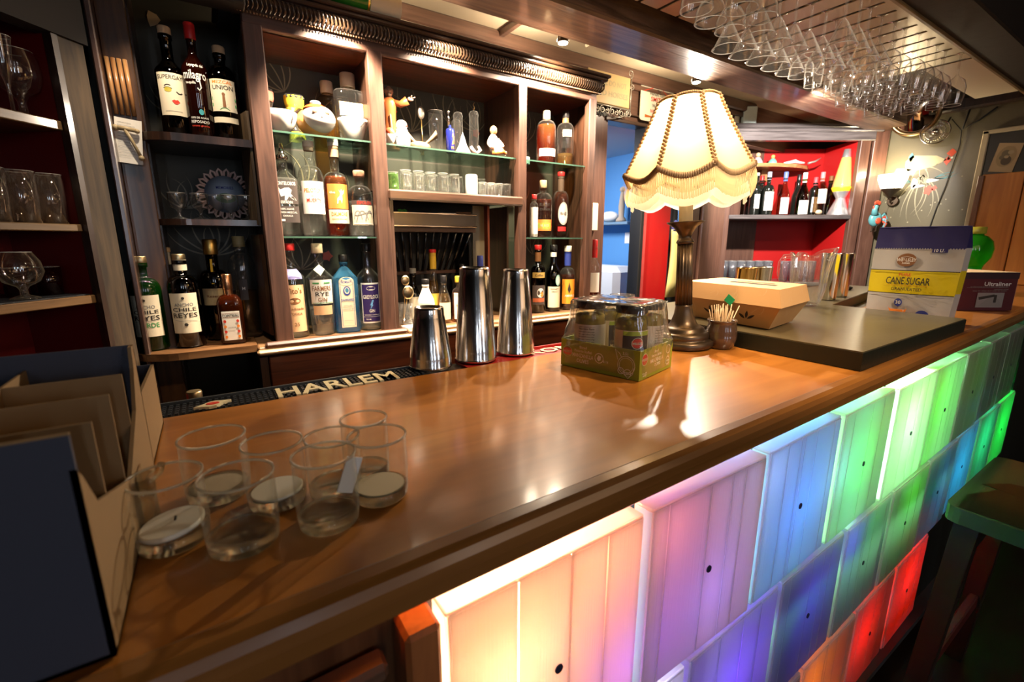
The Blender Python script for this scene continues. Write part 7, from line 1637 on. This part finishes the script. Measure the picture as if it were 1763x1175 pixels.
o = thing('bottle_opener', 'bone-coloured hammer-shaped opener hanging in front of the paper note', 'opener', (-.143, 1.742, 1.585)); o.rotation_euler = (0, -.35, 0)
bone = pbr('bone', (.42, .33, .19), .45)
B().tube([(.0, 0, -.045), (.001, 0, .0), (0, 0, .032)], [.0045, .004, .005], 8).ball((0, 0, -.047), .0075, 10, 7).build('handle', bone, o)
B().tube([(-.016, 0, .040), (.0, 0, .034), (.022, 0, .022)], [.0065, .006, .0055], 8).ball((-.018, 0, .041), .008, 10, 7).ball((.024, 0, .020), .0065, 10, 7).build('head', bone, o)
# dark corner under the shelves
bottle('soda_bottle', 'small dark bottle with gold cap standing low behind the bar mat', (-.06, 1.16, .78), .028, .215, .12, .16, .013, darkgl, None, 0, 'slope', cap=pbr('gold_cap', (0, 0, 0)), caph=.018, capr=.0145, lab=[(.175, .192, .014, text_r)])
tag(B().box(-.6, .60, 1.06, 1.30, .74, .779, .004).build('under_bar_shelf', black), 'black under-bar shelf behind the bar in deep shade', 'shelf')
t = thing('bar_tools', 'dim steel tools standing in the dark well behind the bar mat', 'tools', (.17, 1.16, .78))
B().lathe([(.035, 0), (.04, .10), (.038, .10), (.034, .003), (.0001, .003)], seg=20, caps=False).build('holder', pbr('dim_steel', (.2, .18, .15), .4, 1), t)
for i, dx in enumerate((-.015, .0, .018)): B().tube([(dx, 0, .01), (dx * 1.8, -.01, .17 + .012 * i)], [.003, .006], 6).build('tool_handle', [corkm, brass, text_r][i], t)
# ================================================================== STOOL
st = thing('bar_stool', 'wooden bar stool with a painted farmhouse scene on its seat, lit green', 'stool', (1.60, .08, 0), .0); so = Vector(st.location)
# seat with worn rounded corners
SA, SB = (1.40, 1.86), (-.16, .262)
b = B(); poly = []
for cx, cy, a0 in ((SA[1] - .03, SB[1] - .03, 0), (SA[0] + .03, SB[1] - .03, 90), (SA[0] + .03, SB[0] + .03, 180), (SA[1] - .03, SB[0] + .03, 270)):
    for q in range(5): a = math.radians(a0 + q * 22.5); poly.append((cx + .03 * math.cos(a), cy + .03 * math.sin(a)))
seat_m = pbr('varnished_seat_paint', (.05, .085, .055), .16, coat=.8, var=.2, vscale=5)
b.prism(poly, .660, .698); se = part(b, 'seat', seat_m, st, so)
ms = lambda u, v, off=0: (u - so.x, v - so.y, .6985 + off)
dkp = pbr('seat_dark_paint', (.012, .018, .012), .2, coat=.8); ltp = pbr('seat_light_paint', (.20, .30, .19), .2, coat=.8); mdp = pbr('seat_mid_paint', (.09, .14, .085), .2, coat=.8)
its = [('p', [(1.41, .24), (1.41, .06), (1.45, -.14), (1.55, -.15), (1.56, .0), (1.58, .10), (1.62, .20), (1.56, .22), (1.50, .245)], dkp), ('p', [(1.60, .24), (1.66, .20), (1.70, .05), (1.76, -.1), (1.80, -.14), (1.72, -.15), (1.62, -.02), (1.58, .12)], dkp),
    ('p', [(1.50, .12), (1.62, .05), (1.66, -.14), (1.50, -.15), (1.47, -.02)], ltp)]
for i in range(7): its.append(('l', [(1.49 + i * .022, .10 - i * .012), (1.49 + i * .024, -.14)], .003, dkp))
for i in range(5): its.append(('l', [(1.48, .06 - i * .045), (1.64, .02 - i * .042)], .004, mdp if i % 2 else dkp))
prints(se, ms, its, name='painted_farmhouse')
for (x, y) in ((1.44, .22), (1.82, .22), (1.44, -.12), (1.82, -.12)):
    sx, sy = (1 if x > 1.6 else -1), (1 if y > .05 else -1)
    q = B().rings([[(x + sx * .05 + dx, y + sy * .03 + dy, 0) for dx, dy in ((-.02, -.02), (.02, -.02), (.02, .02), (-.02, .02))], [(x + dx, y + dy, .66) for dx, dy in ((-.022, -.022), (.022, -.022), (.022, .022), (-.022, .022))]], smooth=False)
    part(q, 'leg', pbr('stool_leg', (.03, .02, .014), .35), st, so)
[part(B().box(1.42, 1.84, y_, y_ + .02, .22, .26, .003), 'foot_rail', pbr('stool_rail', (.12, .02, .015), .35), st, so) for y_ in (.225, -.155)]
[part(B().box(1.42, 1.84, y_, y_ + .03, .60, .66), 'apron', pbr('stool_leg', (0, 0, 0)), st, so) for y_ in (.20, -.14)]
